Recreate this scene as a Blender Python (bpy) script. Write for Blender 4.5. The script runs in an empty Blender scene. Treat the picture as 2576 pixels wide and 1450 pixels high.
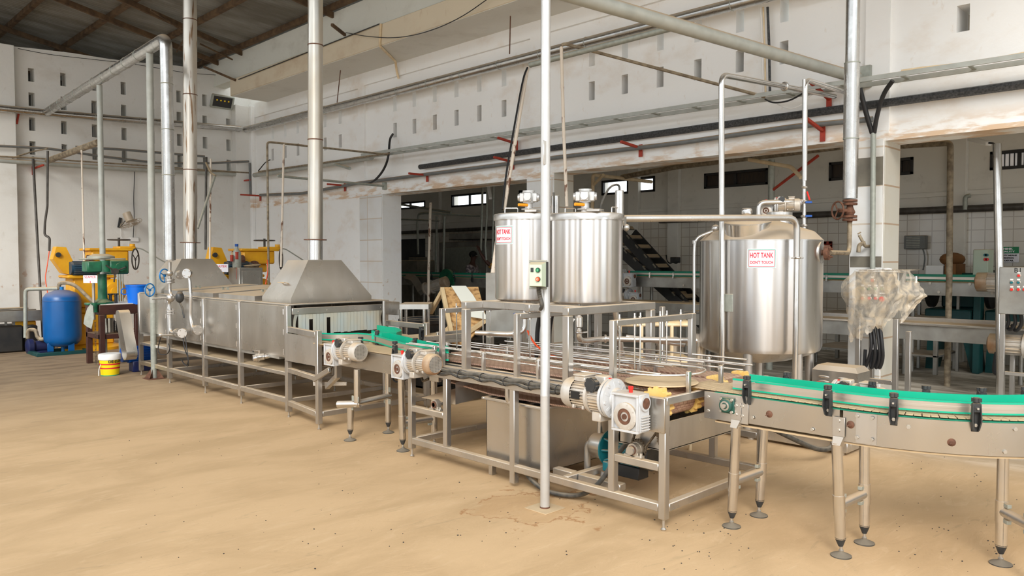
import bpy, math, random
from mathutils import Vector, Matrix, Euler
random.seed(7)
C = bpy.context.scene.collection
PI = math.pi

# ------------------------------------------------------------------ camera
F = 1950.0; HC = 1.7
PITCH = math.atan(70 / F); YAW = math.radians(45.3)
cam_d = bpy.data.cameras.new('camera'); cam = bpy.data.objects.new('camera', cam_d); C.objects.link(cam)
cam.location = (0, 0, HC)
cam.rotation_euler = (PI / 2 - PITCH, 0, YAW - PI / 2)
cam_d.sensor_width = 36; cam_d.lens = F / 2576 * 36
cam_d.clip_start = .05; cam_d.clip_end = 200
sc = bpy.context.scene
sc.camera = cam
# ------------------------------------------------------------------ light
w = bpy.data.worlds.new('sky'); sc.world = w; w.use_nodes = True
bg = w.node_tree.nodes['Background']
bg.inputs[0].default_value = (.90, .955, 1, 1); bg.inputs[1].default_value = 2.05
sun_d = bpy.data.lights.new('sun', 'SUN'); sun = bpy.data.objects.new('sun', sun_d); C.objects.link(sun)
sun_d.energy = 2.1; sun_d.angle = math.radians(24); sun_d.color = (1, .965, .91)
sun.rotation_euler = Vector((-.66, -.52, .52)).to_track_quat('Z', 'Y').to_euler()
sc.view_settings.view_transform = 'Standard'; sc.view_settings.look = 'None'
sc.view_settings.gamma = 1; sc.view_settings.exposure = .38
sc.view_settings.use_curve_mapping = False
sc.cycles.max_bounces = 7; sc.cycles.diffuse_bounces = 4; sc.cycles.glossy_bounces = 4
sc.cycles.sample_clamp_indirect = 6

# ------------------------------------------------------------------ measuring: where a sight line meets a plane of the room
_cp, _sp = math.cos(PITCH), math.sin(PITCH)
_fh = (math.cos(YAW), math.sin(YAW)); _rt = (math.sin(YAW), -math.cos(YAW), 0)
_fw = (_fh[0] * _cp, _fh[1] * _cp, -_sp); _up = (_fh[0] * _sp, _fh[1] * _sp, _cp)
def ray(x, y):
    a = (x - 1288) / F; b = (725 - y) / F
    return Vector([_fw[i] + _rt[i] * a + _up[i] * b for i in range(3)])
def atz(x, y, z=0.):
    d = ray(x, y); t = (z - HC) / (d[2] or 1e-9); return Vector((d[0] * t, d[1] * t, z))
def atx(x, y, c):
    d = ray(x, y); t = c / d[0]; return Vector((c, d[1] * t, HC + d[2] * t))
def aty(x, y, c):
    d = ray(x, y); t = c / d[1]; return Vector((d[0] * t, c, HC + d[2] * t))
def V(*a): return Vector(a)

# ------------------------------------------------------------------ materials
def srgb(r, g, b):
    f = lambda u: (u / 255 / 12.92) if u / 255 <= .04045 else ((u / 255 + .055) / 1.055) ** 2.4
    return (f(r), f(g), f(b), 1)
DUST = srgb(203, 176, 138)
def mat(name, col, rough=.5, metal=0., col2=None, ns=6., amt=.5, stretch=(1, 1, 1), dust=0., grime=0., bump=0., bns=None, rvar=0., aniso=0., lo=.35, hi=.65, spec=.5, dcol=None):
    m = bpy.data.materials.new(name); m.use_nodes = True
    nt = m.node_tree; N = nt.nodes; L = nt.links
    b = N['Principled BSDF']; geo = N.new('ShaderNodeNewGeometry')
    b.inputs['Roughness'].default_value = rough; b.inputs['Metallic'].default_value = metal
    b.inputs['Specular IOR Level'].default_value = spec
    if aniso: b.inputs['Anisotropic'].default_value = aniso
    mp = N.new('ShaderNodeMapping'); mp.inputs['Scale'].default_value = stretch
    L.new(geo.outputs['Position'], mp.inputs['Vector'])
    nz = N.new('ShaderNodeTexNoise'); nz.inputs['Scale'].default_value = ns; nz.inputs['Detail'].default_value = 5
    L.new(mp.outputs[0], nz.inputs['Vector'])
    cur = None
    def mix(fac, a, bb):
        x = N.new('ShaderNodeMix'); x.data_type = 'RGBA'
        if isinstance(fac, float): x.inputs[0].default_value = fac
        else: L.new(fac, x.inputs[0])
        for k, s in ((6, a), (7, bb)):
            if isinstance(s, tuple): x.inputs[k].default_value = s
            else: L.new(s, x.inputs[k])
        return x.outputs[2]
    def rng(src, a, bb, c, d):
        r = N.new('ShaderNodeMapRange'); L.new(src, r.inputs[0])
        r.inputs[1].default_value = a; r.inputs[2].default_value = bb; r.inputs[3].default_value = c; r.inputs[4].default_value = d
        return r.outputs[0]
    def mth(op, a, bb):
        x = N.new('ShaderNodeMath'); x.operation = op; x.use_clamp = True
        for k, s in ((0, a), (1, bb)):
            if isinstance(s, (int, float)): x.inputs[k].default_value = s
            else: L.new(s, x.inputs[k])
        return x.outputs[0]
    cur = col
    if col2: cur = mix(rng(nz.outputs[0], lo, hi, 0, amt), col, col2)
    rsrc = None
    if rvar: rsrc = rng(nz.outputs[0], .3, .7, max(.02, rough - rvar), rough + rvar)
    if dust or grime:
        n2 = N.new('ShaderNodeTexNoise'); n2.inputs['Scale'].default_value = 3.1; n2.inputs['Detail'].default_value = 6
        L.new(geo.outputs['Position'], n2.inputs['Vector'])
        sep = N.new('ShaderNodeSeparateXYZ'); L.new(geo.outputs['Normal'], sep.inputs[0])
        up = rng(sep.outputs[2], .35, .8, 0, dust)
        nf = rng(n2.outputs[0], .3, .6, .75, 1.)
        f = mth('MULTIPLY', up, nf)
        if grime: f = mth('MAXIMUM', f, rng(n2.outputs[0], .38, .68, grime * .35, grime))
        cur = mix(f, cur, dcol or DUST)
        inv = mth('SUBTRACT', 1., f)
        L.new(mth('MULTIPLY', inv, metal), b.inputs['Metallic'])
        r = N.new('ShaderNodeMix'); r.data_type = 'FLOAT'; L.new(f, r.inputs[0])
        if rsrc is not None: L.new(rsrc, r.inputs[2])
        else: r.inputs[2].default_value = rough
        r.inputs[3].default_value = .9
        L.new(r.outputs[0], b.inputs['Roughness'])
    elif rsrc is not None: L.new(rsrc, b.inputs['Roughness'])
    if isinstance(cur, tuple): b.inputs['Base Color'].default_value = cur
    else: L.new(cur, b.inputs['Base Color'])
    if bump:
        bp = N.new('ShaderNodeBump'); bp.inputs['Strength'].default_value = 1; bp.inputs['Distance'].default_value = bump
        if bns:
            n3 = N.new('ShaderNodeTexNoise'); n3.inputs['Scale'].default_value = bns; n3.inputs['Detail'].default_value = 4
            L.new(mp.outputs[0], n3.inputs['Vector']); L.new(n3.outputs[0], bp.inputs['Height'])
        else: L.new(nz.outputs[0], bp.inputs['Height'])
        L.new(bp.outputs[0], b.inputs['Normal'])
    m['final'] = 1
    return m
M = {}
M['steel'] = mat('brushed_steel', srgb(206, 206, 205), .27, .97, srgb(172, 170, 166), 5, .6, (1, 1, .25), dust=.9, grime=.11, rvar=.08)
M['steel_panel'] = mat('steel_sheet', srgb(198, 196, 192), .24, .98, srgb(166, 161, 152), 2.2, .7, (1, 1, .5), dust=.95, grime=.11, bump=.004, bns=1.6, rvar=.08)
M['steel_tank'] = mat('polished_tank_steel', srgb(228, 228, 228), .24, 1., srgb(196, 195, 194), 30, .35, (1, 1, .02), dust=.95, grime=0., rvar=.04, aniso=.3)
M['steel_bright'] = mat('bright_steel', srgb(222, 221, 219), .18, 1., srgb(190, 188, 184), 9, .4, dust=.6, grime=.06, rvar=.05)
M['steel_far'] = mat('dull_steel', srgb(170, 170, 166), .4, .8, srgb(120, 118, 112), 4, .6, dust=.6, grime=.1)
M['jacket'] = mat('insulation_jacket', srgb(205, 205, 203), .24, 1., srgb(165, 163, 160), 7, .5, dust=.85, grime=.05, bump=.0012, bns=9, rvar=.05, dcol=srgb(186, 158, 118))
M['flue'] = mat('flue_steel', srgb(208, 206, 200), .25, 1., srgb(160, 150, 132), 3.5, .55, (1, 1, .2), grime=.22, rvar=.08)
M['flue_rust'] = mat('rust_streaked_flue', srgb(206, 202, 194), .27, .95, srgb(120, 84, 52), 7, .9, (3, 3, .3), grime=.2, lo=.57, hi=.64)
M['rust'] = mat('rusty_iron', srgb(120, 82, 62), .8, .2, srgb(82, 56, 44), 30, .8, bump=.003)
M['galv'] = mat('galvanised_pipe', srgb(168, 174, 166), .5, .35, srgb(140, 146, 138), 20, .6, dust=.8, grime=.1)
M['alu_paint'] = mat('silver_paint', srgb(204, 205, 205), .32, .55, srgb(196, 194, 190), 12, .5, grime=.06)
M['grey_pipe'] = mat('grey_pvc_pipe', srgb(112, 116, 116), .5, 0, srgb(92, 94, 94), 10, .5, dust=.95, grime=.05, dcol=srgb(176, 146, 108))
M['grey_beam'] = mat('grey_painted_pipe', srgb(178, 182, 176), .45, .1, srgb(150, 153, 147), 9, .5, dust=.9, grime=.08, dcol=srgb(190, 158, 116))
M['brown_pipe'] = mat('dusty_brown_pipe', srgb(160, 146, 122), .6, .2, srgb(96, 82, 66), 14, .8, dust=.8)
M['white_pipe'] = mat('peeling_white_pipe', srgb(226, 212, 194), .6, 0, srgb(120, 82, 60), 11, 1., (1, 1, .5), lo=.56, hi=.62)
M['cream'] = mat('cream_paint', srgb(238, 216, 178), .5, 0, srgb(206, 178, 136), 9, .6)
M['dark_pipe'] = mat('dark_pipe', srgb(86, 82, 76), .5, .3, srgb(60, 54, 48), 9, .7)
M['cast'] = mat('cast_aluminium_paint', srgb(206, 204, 200), .42, .45, srgb(176, 170, 160), 16, .6, dust=.85, grime=.3)
M['cast_white'] = mat('white_gearbox_paint', srgb(200, 204, 208), .4, .15, srgb(190, 192, 194), 18, .6, dust=.6, grime=.12)
M['motor_rust'] = mat('rust_stained_cowl', srgb(198, 180, 156), .45, .4, srgb(150, 104, 62), 6, .8, dust=.8)
M['black'] = mat('black_plastic', srgb(44, 46, 48), .45, 0, srgb(70, 70, 68), 14, .5, dust=.35)
M['rubber'] = mat('black_rubber', srgb(52, 52, 50), .6, 0, srgb(100, 94, 84), 25, .6, dust=.8, dcol=srgb(140, 128, 110))
M['cable'] = mat('black_cable', srgb(34, 34, 36), .45)
M['tar'] = mat('tarred_duct', srgb(38, 40, 42), .5, 0, srgb(92, 92, 92), 45, .6, bump=.004)
M['green'] = mat('green_guide_plastic', srgb(0, 178, 140), .42, 0, srgb(0, 158, 124), 4, .5)
M['green_dark'] = mat('dark_green_guide', srgb(0, 128, 100), .5)
M['teal'] = mat('teal_paint', srgb(0, 112, 122), .45, 0, srgb(0, 84, 94), 12, .6, dust=.5)
M['dkgreen'] = mat('bearing_green', srgb(28, 76, 66), .5, 0, srgb(44, 92, 78), 20, .5, dust=.4)
M['mgreen'] = mat('machine_green', srgb(34, 112, 78), .45, 0, srgb(18, 70, 50), 10, .7, dust=.3)
M['press_green'] = mat('press_green', srgb(12, 74, 74), .5, 0, srgb(4, 52, 54), 5, .6)
M['slat'] = mat('dusty_slat_plastic', srgb(196, 172, 136), .8, 0, srgb(176, 150, 116), 14, .6)
M['belt'] = mat('brown_modular_belt', srgb(186, 148, 130), .75, 0, srgb(206, 176, 150), 16, .6, dust=.3)
M['sprocket'] = mat('yellow_nylon', srgb(236, 200, 122), .5, 0, srgb(226, 178, 84), 10, .6, dust=.3)
M['dustplate'] = mat('dust_covered_plate', srgb(206, 182, 146), .9, 0, srgb(186, 160, 124), 7, .6)
M['yellow'] = mat('seamer_yellow', srgb(244, 180, 6), .4, 0, srgb(214, 142, 0), 5, .6, grime=.05)
M['yellow_cap'] = mat('yellow_cap', srgb(250, 208, 0), .4)
M['blue_tank'] = mat('blue_tank_paint', srgb(6, 92, 160), .34, 0, srgb(2, 74, 134), 3, .5, dust=.3)
M['blue'] = mat('bright_blue_plastic', srgb(16, 116, 232), .35)
M['blue_wheel'] = mat('blue_handwheel_paint', srgb(10, 116, 186), .4)
M['blue_grip'] = mat('blue_grip', srgb(20, 82, 166), .4)
M['navy'] = mat('navy_paint', srgb(22, 34, 84), .45, 0, srgb(40, 40, 60), 9, .6)
M['motor_blue'] = mat('motor_blue', srgb(36, 74, 96), .45, 0, srgb(24, 52, 72), 12, .6, dust=.3)
M['red'] = mat('red_plastic', srgb(226, 40, 30), .4)
M['redox'] = mat('red_oxide_paint', srgb(178, 60, 38), .6, 0, srgb(140, 44, 30), 12, .6, dust=.3)
M['orange'] = mat('orange_hose', srgb(240, 84, 30), .45)
M['amber'] = mat('amber_grip', srgb(244, 160, 20), .4)
M['white'] = mat('white_plastic', srgb(236, 234, 230), .45)
M['sign'] = mat('white_sign', srgb(240, 238, 244), .35)
M['ink_red'] = mat('red_lettering', srgb(214, 18, 50), .5)
M['ink_green'] = mat('green_border', srgb(30, 160, 130), .5)
M['ink_black'] = mat('black_lettering', srgb(24, 24, 24), .5)
M['sign_green'] = mat('green_sign', srgb(20, 128, 78), .5)
M['ctrl'] = mat('pale_green_enclosure', srgb(196, 210, 188), .45, 0, srgb(184, 198, 176), 5, .5, dust=.7)
M['wood'] = mat('pale_timber', srgb(216, 192, 150), .7, 0, srgb(190, 160, 116), 5, .6, (1, 1, .3))
M['wood_rafter'] = mat('weathered_brown_rafter', srgb(112, 88, 62), .85, 0, srgb(66, 50, 36), 7, .8)
M['osb'] = mat('stained_chipboard', srgb(206, 164, 108), .8, 0, srgb(120, 80, 44), 13, .8, (1, 1, 1.6), lo=.48, hi=.66)
M['sheet_white'] = mat('white_plastic_sheet', srgb(226, 226, 214), .4)
M['brown_table'] = mat('brown_painted_steel', srgb(74, 42, 34), .55, 0, srgb(50, 30, 26), 8, .6, dust=.3)
M['dark'] = mat('dark_machine', srgb(34, 34, 34), .6, 0, srgb(54, 50, 46), 6, .6)
M['water'] = mat('dark_water', srgb(20, 22, 24), .06)
M['chain'] = mat('oily_chain', srgb(112, 100, 84), .5, .7, srgb(70, 62, 52), 30, .7)
M['bolt'] = mat('bolt_steel', srgb(190, 186, 178), .35, .9, grime=.2)
M['skin'] = mat('dark_brown_skin', srgb(78, 46, 34), .55)
M['hair'] = mat('black_hair', srgb(16, 14, 14), .8)
M['shirt'] = mat('patterned_shirt', srgb(190, 178, 178), .8, 0, srgb(96, 84, 92), 22, .95, lo=.45, hi=.55)
M['shirt2'] = mat('amber_print_shirt', srgb(206, 150, 50), .8, 0, srgb(110, 70, 30), 22, .9, lo=.45, hi=.55)
M['trouser'] = mat('dark_trousers', srgb(30, 32, 42), .8)
M['cardboard'] = mat('cardboard_brown', srgb(140, 96, 52), .8, 0, srgb(100, 64, 36), 5, .6)
M['tin'] = mat('tin_can', srgb(206, 206, 200), .25, 1.)
M['tan_frame'] = mat('dusty_grey_frame', srgb(132, 126, 112), .6, .2, srgb(100, 94, 84), 6, .6, dust=.8)
M['meshdark'] = mat('dark_mesh', srgb(54, 50, 44), .5, .5)
M['beige_alu'] = mat('guide_profile', srgb(196, 190, 180), .3, .85, grime=.15)
M['fan'] = mat('beige_fan', srgb(186, 170, 148), .5, .1)
M['paint_can'] = mat('yellow_paint_bucket', srgb(250, 222, 20), .4)
M['grating'] = mat('floor_grey', srgb(150, 140, 125), .8)

def node_wall(name, kind):
    """painted plaster: mostly white, faint wash of dust, darker stains under ledges; kinds differ in base and stain bands"""
    m = bpy.data.materials.new(name); m.use_nodes = True
    nt = m.node_tree; N = nt.nodes; L = nt.links; b = N['Principled BSDF']
    geo = N.new('ShaderNodeNewGeometry'); b.inputs['Roughness'].default_value = .82
    def noise(s, st=(1, 1, 1), det=6):
        mp = N.new('ShaderNodeMapping'); mp.inputs['Scale'].default_value = st; L.new(geo.outputs['Position'], mp.inputs[0])
        n = N.new('ShaderNodeTexNoise'); n.inputs['Scale'].default_value = s; n.inputs['Detail'].default_value = det; n.inputs['Roughness'].default_value = .6
        L.new(mp.outputs[0], n.inputs['Vector']); return n.outputs[0]
    def rng(src, a, bb, c, d):
        r = N.new('ShaderNodeMapRange'); L.new(src, r.inputs[0]); r.interpolation_type = 'SMOOTHSTEP'
        r.inputs[1].default_value = a; r.inputs[2].default_value = bb; r.inputs[3].default_value = c; r.inputs[4].default_value = d
        return r.outputs[0]
    def mix(f, a, bb):
        x = N.new('ShaderNodeMix'); x.data_type = 'RGBA'; L.new(f, x.inputs[0])
        for k, s in ((6, a), (7, bb)):
            if isinstance(s, tuple): x.inputs[k].default_value = s
            else: L.new(s, x.inputs[k])
        return x.outputs[2]
    def mul(a, bb):
        x = N.new('ShaderNodeMath'); x.operation = 'MULTIPLY'; L.new(a, x.inputs[0]); L.new(bb, x.inputs[1]); return x.outputs[0]
    sep = N.new('ShaderNodeSeparateXYZ'); L.new(geo.outputs['Position'], sep.inputs[0])
    base = {'white': srgb(246, 245, 242), 'back': srgb(228, 226, 220), 'tan': srgb(226, 212, 186), 'pale': srgb(222, 222, 212), 'far': srgb(222, 218, 208), 'soffit': srgb(226, 224, 216), 'side': srgb(176, 176, 174)}[kind]
    stain = {'white': srgb(214, 188, 156), 'back': srgb(188, 176, 158), 'tan': srgb(184, 146, 104), 'pale': srgb(166, 160, 142), 'far': srgb(156, 148, 134), 'soffit': srgb(180, 172, 156), 'side': srgb(150, 150, 148)}[kind]
    c = mix(rng(noise(1.3, (1, 1, 1.6)), .5, .8, 0, .4), base, stain)
    c = mix(rng(noise(9, (1, 1, .5)), .62, .72, 0, .25), c, stain)
    if kind == 'white':
        band = mul(mul(rng(sep.outputs[2], 3.0, 3.3, 1, 0), rng(sep.outputs[2], 2.95, 2.98, 0, 1)), rng(noise(4, (1, .6, 2.5)), .42, .6, 0, .75))
        c = mix(band, c, srgb(206, 164, 112))
        low = mul(rng(sep.outputs[2], .6, 2.2, 1, 0), rng(noise(7), .60, .68, 0, .8))
        c = mix(low, c, srgb(196, 160, 120))
    if kind == 'back':
        low = mul(rng(sep.outputs[2], .8, 2.6, 1, 0), rng(noise(6), .60, .68, 0, .7))
        c = mix(low, c, srgb(190, 150, 118))
    L.new(c, b.inputs['Base Color'])
    bp = N.new('ShaderNodeBump'); bp.inputs['Distance'].default_value = .012; bp.inputs['Strength'].default_value = .6
    L.new(noise(5), bp.inputs['Height']); L.new(bp.outputs[0], b.inputs['Normal'])
    return m
for k in ('white', 'back', 'tan', 'pale', 'far', 'soffit', 'side'): M['w_' + k] = node_wall('plaster_' + k, k)

def tile_mat(name, col, grout, sy, sz, axis='X', rough=.18, gw=.01, off=0.):
    m = bpy.data.materials.new(name); m.use_nodes = True
    nt = m.node_tree; N = nt.nodes; L = nt.links; b = N['Principled BSDF']; b.inputs['Roughness'].default_value = rough
    geo = N.new('ShaderNodeNewGeometry'); sep = N.new('ShaderNodeSeparateXYZ'); L.new(geo.outputs['Position'], sep.inputs[0])
    cmb = N.new('ShaderNodeCombineXYZ'); L.new(sep.outputs[1 if axis == 'X' else 0], cmb.inputs[0]); L.new(sep.outputs[2], cmb.inputs[1])
    br = N.new('ShaderNodeTexBrick'); br.offset = off; br.inputs['Scale'].default_value = 1
    br.inputs['Brick Width'].default_value = sy; br.inputs['Row Height'].default_value = sz; br.inputs['Mortar Size'].default_value = gw
    br.inputs['Color1'].default_value = col; br.inputs['Color2'].default_value = tuple(v * .93 for v in col[:3]) + (1,); br.inputs['Mortar'].default_value = grout
    L.new(cmb.outputs[0], br.inputs['Vector'])
    nz = N.new('ShaderNodeTexNoise'); nz.inputs['Scale'].default_value = 2; nz.inputs['Detail'].default_value = 5; L.new(geo.outputs['Position'], nz.inputs['Vector'])
    r = N.new('ShaderNodeMapRange'); L.new(nz.outputs[0], r.inputs[0]); r.inputs[1].default_value = .45; r.inputs[2].default_value = .75; r.inputs[3].default_value = 0; r.inputs[4].default_value = .4
    x = N.new('ShaderNodeMix'); x.data_type = 'RGBA'; L.new(r.outputs[0], x.inputs[0]); L.new(br.outputs[0], x.inputs[6]); x.inputs[7].default_value = srgb(196, 178, 150)
    L.new(x.outputs[2], b.inputs['Base Color'])
    return m
M['tile'] = tile_mat('pillar_tiles', srgb(230, 230, 228), srgb(206, 192, 176), .62, .42, 'X')
M['tile_y'] = tile_mat('pillar_side_tiles', srgb(212, 208, 196), srgb(180, 156, 132), .62, .42, 'Y')
M['tile_far'] = tile_mat('far_wall_tiles', srgb(214, 208, 196), srgb(172, 162, 148), .2, .2, 'X', gw=.008)

def floor_mat():
    m = bpy.data.materials.new('dusty_concrete_floor'); m.use_nodes = True
    nt = m.node_tree; N = nt.nodes; L = nt.links; b = N['Principled BSDF']; b.inputs['Roughness'].default_value = .8
    geo = N.new('ShaderNodeNewGeometry'); sep = N.new('ShaderNodeSeparateXYZ'); L.new(geo.outputs['Position'], sep.inputs[0])
    def noise(s, st=(1, 1, 1), det=6, rot=0, rough=.6, dist=0):
        mp = N.new('ShaderNodeMapping'); mp.inputs['Scale'].default_value = st; mp.inputs['Rotation'].default_value = (0, 0, rot); L.new(geo.outputs['Position'], mp.inputs[0])
        n = N.new('ShaderNodeTexNoise'); n.inputs['Scale'].default_value = s; n.inputs['Detail'].default_value = det; n.inputs['Roughness'].default_value = rough; n.inputs['Distortion'].default_value = dist
        L.new(mp.outputs[0], n.inputs['Vector']); return n.outputs[0]
    def rng(src, a, bb, c, d):
        r = N.new('ShaderNodeMapRange'); L.new(src, r.inputs[0]); r.interpolation_type = 'SMOOTHSTEP'
        r.inputs[1].default_value = a; r.inputs[2].default_value = bb; r.inputs[3].default_value = c; r.inputs[4].default_value = d
        return r.outputs[0]
    def mix(f, a, bb):
        x = N.new('ShaderNodeMix'); x.data_type = 'RGBA'; L.new(f, x.inputs[0])
        for k, s in ((6, a), (7, bb)):
            if isinstance(s, tuple): x.inputs[k].default_value = s
            else: L.new(s, x.inputs[k])
        return x.outputs[2]
    def mul(a, bb):
        x = N.new('ShaderNodeMath'); x.operation = 'MULTIPLY'; L.new(a, x.inputs[0]); L.new(bb, x.inputs[1]); return x.outputs[0]
    c = mix(rng(noise(.9, rot=.6, st=(1, 2.2, 1), dist=.6), .35, .68, 0, 1), srgb(208, 175, 133), srgb(192, 160, 119))
    c = mix(rng(noise(2.6, (1, 3.5, 1), 8, -.5, .65, 1.2), .56, .66, 0, .35), c, srgb(216, 186, 146))
    c = mix(rng(noise(1.7, (1, 4, 1), 8, -.3, .7, 1.5), .60, .66, 0, .3), c, srgb(158, 136, 104))
    c = mix(rng(noise(14, (1, 1, 1), 3), .72, .76, 0, .5), c, srgb(140, 108, 74))
    # ground turns darker brown past the near machines; the hall beyond the wall is bare grey screed with whitish wash marks
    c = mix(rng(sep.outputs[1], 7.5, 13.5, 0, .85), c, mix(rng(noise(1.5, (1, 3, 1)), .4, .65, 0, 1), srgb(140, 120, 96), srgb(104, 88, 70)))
    g = mix(rng(noise(1.1, (3, 1, 1), 8, .5, .6, 1.), .42, .62, 0, 1), srgb(160, 150, 134), srgb(216, 208, 194))
    c = mix(rng(sep.outputs[0], 6.6, 8.4, 0, 1), c, g)
    # tide mark of dried water round the foot of the silver pole
    sub = N.new('ShaderNodeVectorMath'); sub.operation = 'DISTANCE'; L.new(geo.outputs['Position'], sub.inputs[0]); sub.inputs[1].default_value = (3.8, 3.62, 0)
    ad = N.new('ShaderNodeMath'); ad.operation = 'ADD'; L.new(sub.outputs['Value'], ad.inputs[0]); L.new(rng(noise(3.2, det=4), .3, .7, -.22, .22), ad.inputs[1])
    ring = mul(rng(ad.outputs[0], .30, .35, 0, 1), rng(ad.outputs[0], .35, .39, 1, 0))
    c = mix(rng(ad.outputs[0], .2, .37, .3, 0), c, srgb(184, 140, 90))
    c = mix(mul(ring, rng(noise(5), .4, .5, 0, .7)), c, srgb(160, 108, 58))
    L.new(c, b.inputs['Base Color'])
    bp = N.new('ShaderNodeBump'); bp.inputs['Distance'].default_value = .01; bp.inputs['Strength'].default_value = .5
    L.new(noise(3, (1, 3, 1), 8, -.4, .6, 1), bp.inputs['Height']); L.new(bp.outputs[0], b.inputs['Normal'])
    r = rng(sep.outputs[0], 8, 9.5, .8, .5); L.new(r, b.inputs['Roughness'])
    return m
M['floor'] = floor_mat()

def brickbelt():
    """modular belt: brick-like links with dark gaps, laid along the belt"""
    m = M['belt']; nt = m.node_tree; N = nt.nodes; L = nt.links; b = N['Principled BSDF']
    geo = N.new('ShaderNodeNewGeometry'); sep = N.new('ShaderNodeSeparateXYZ'); L.new(geo.outputs['Position'], sep.inputs[0])
    cmb = N.new('ShaderNodeCombineXYZ'); L.new(sep.outputs[0], cmb.inputs[0])
    ad = N.new('ShaderNodeMath'); ad.operation = 'SUBTRACT'; L.new(sep.outputs[1], ad.inputs[0]); L.new(sep.outputs[2], ad.inputs[1]); L.new(ad.outputs[0], cmb.inputs[1])
    br = N.new('ShaderNodeTexBrick'); br.inputs['Scale'].default_value = 1; br.inputs['Brick Width'].default_value = .05; br.inputs['Row Height'].default_value = .025; br.inputs['Mortar Size'].default_value = .003
    br.inputs['Color1'].default_value = (1, 1, 1, 1); br.inputs['Color2'].default_value = (.85, .85, .85, 1); br.inputs['Mortar'].default_value = (.5, .42, .38, 1)
    L.new(cmb.outputs[0], br.inputs['Vector'])
    old = b.inputs['Base Color'].links[0].from_socket
    x = N.new('ShaderNodeMix'); x.data_type = 'RGBA'; x.blend_type = 'MULTIPLY'; x.inputs[0].default_value = 1
    L.new(old, x.inputs[6]); L.new(br.outputs[0], x.inputs[7]); L.new(x.outputs[2], b.inputs['Base Color'])
brickbelt()

def glass(name, col, alpha):
    m = bpy.data.materials.new(name); m.use_nodes = True; b = m.node_tree.nodes['Principled BSDF']
    b.inputs['Base Color'].default_value = col; b.inputs['Roughness'].default_value = .3; b.inputs['Alpha'].default_value = alpha
    return m
M['pane'] = glass('frosted_louvre_glass', srgb(235, 240, 242), .12)
M['pane_dark'] = mat('shuttered_pane', srgb(58, 44, 32), .4, 0, srgb(36, 28, 24), 6, .8, (1, 6, 1))
M['curtain'] = glass('pale_curtained_pane', srgb(232, 214, 186), .75)
def film():
    m = bpy.data.materials.new('dusty_polythene'); m.use_nodes = True; nt = m.node_tree; N = nt.nodes; L = nt.links; b = N['Principled BSDF']
    geo = N.new('ShaderNodeNewGeometry'); nz = N.new('ShaderNodeTexNoise'); nz.inputs['Scale'].default_value = 7; nz.inputs['Detail'].default_value = 6; nz.inputs['Distortion'].default_value = 1.5
    L.new(geo.outputs['Position'], nz.inputs['Vector'])
    cr = N.new('ShaderNodeMix'); cr.data_type = 'RGBA'; r = N.new('ShaderNodeMapRange'); L.new(nz.outputs[0], r.inputs[0]); r.inputs[1].default_value = .35; r.inputs[2].default_value = .65
    L.new(r.outputs[0], cr.inputs[0]); cr.inputs[6].default_value = srgb(236, 226, 210); cr.inputs[7].default_value = srgb(228, 208, 178)
    L.new(cr.outputs[2], b.inputs['Base Color']); b.inputs['Roughness'].default_value = .3
    r2 = N.new('ShaderNodeMapRange'); L.new(nz.outputs[0], r2.inputs[0]); r2.inputs[1].default_value = .3; r2.inputs[2].default_value = .6; r2.inputs[3].default_value = .12; r2.inputs[4].default_value = .62
    L.new(r2.outputs[0], b.inputs['Alpha'])
    bp = N.new('ShaderNodeBump'); bp.inputs['Distance'].default_value = .004; n2 = N.new('ShaderNodeTexNoise'); n2.inputs['Scale'].default_value = 22; n2.inputs['Distortion'].default_value = 2
    L.new(geo.outputs['Position'], n2.inputs['Vector']); L.new(n2.outputs[0], bp.inputs['Height']); L.new(bp.outputs[0], b.inputs['Normal'])
    return m
M['film'] = film()
M['w_rear'] = mat('unlit_dark_plaster', srgb(84, 80, 74), .9, 0, srgb(60, 56, 52), 2, .6)  # dark colour stands in for the unlit space seen through the air bricks
M['strip'] = mat('bluish_pvc_strip', srgb(178, 190, 190), .35, 0, srgb(190, 178, 150), 6, .7, (1, 1, .4), grime=.1)
M['roof'] = mat('corrugated_roof', srgb(150, 150, 144), .55, .3, srgb(104, 98, 88), 3, .7, (.3, 1, 1))

def brushed_shell():
    """sheet brushed round the tank: highlights smear vertically"""
    m = mat('brushed_tank_shell', srgb(226, 226, 226), .3, 1., srgb(205, 204, 203), 30, .3, (1, 1, .02), rvar=.03, aniso=.92)
    nt = m.node_tree; b = nt.nodes['Principled BSDF']; t = nt.nodes.new('ShaderNodeTangent'); t.direction_type = 'RADIAL'; t.axis = 'Z'
    nt.links.new(t.outputs[0], b.inputs['Tangent']); b.inputs['Anisotropic Rotation'].default_value = .25; return m
M['shell'] = brushed_shell()
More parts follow.
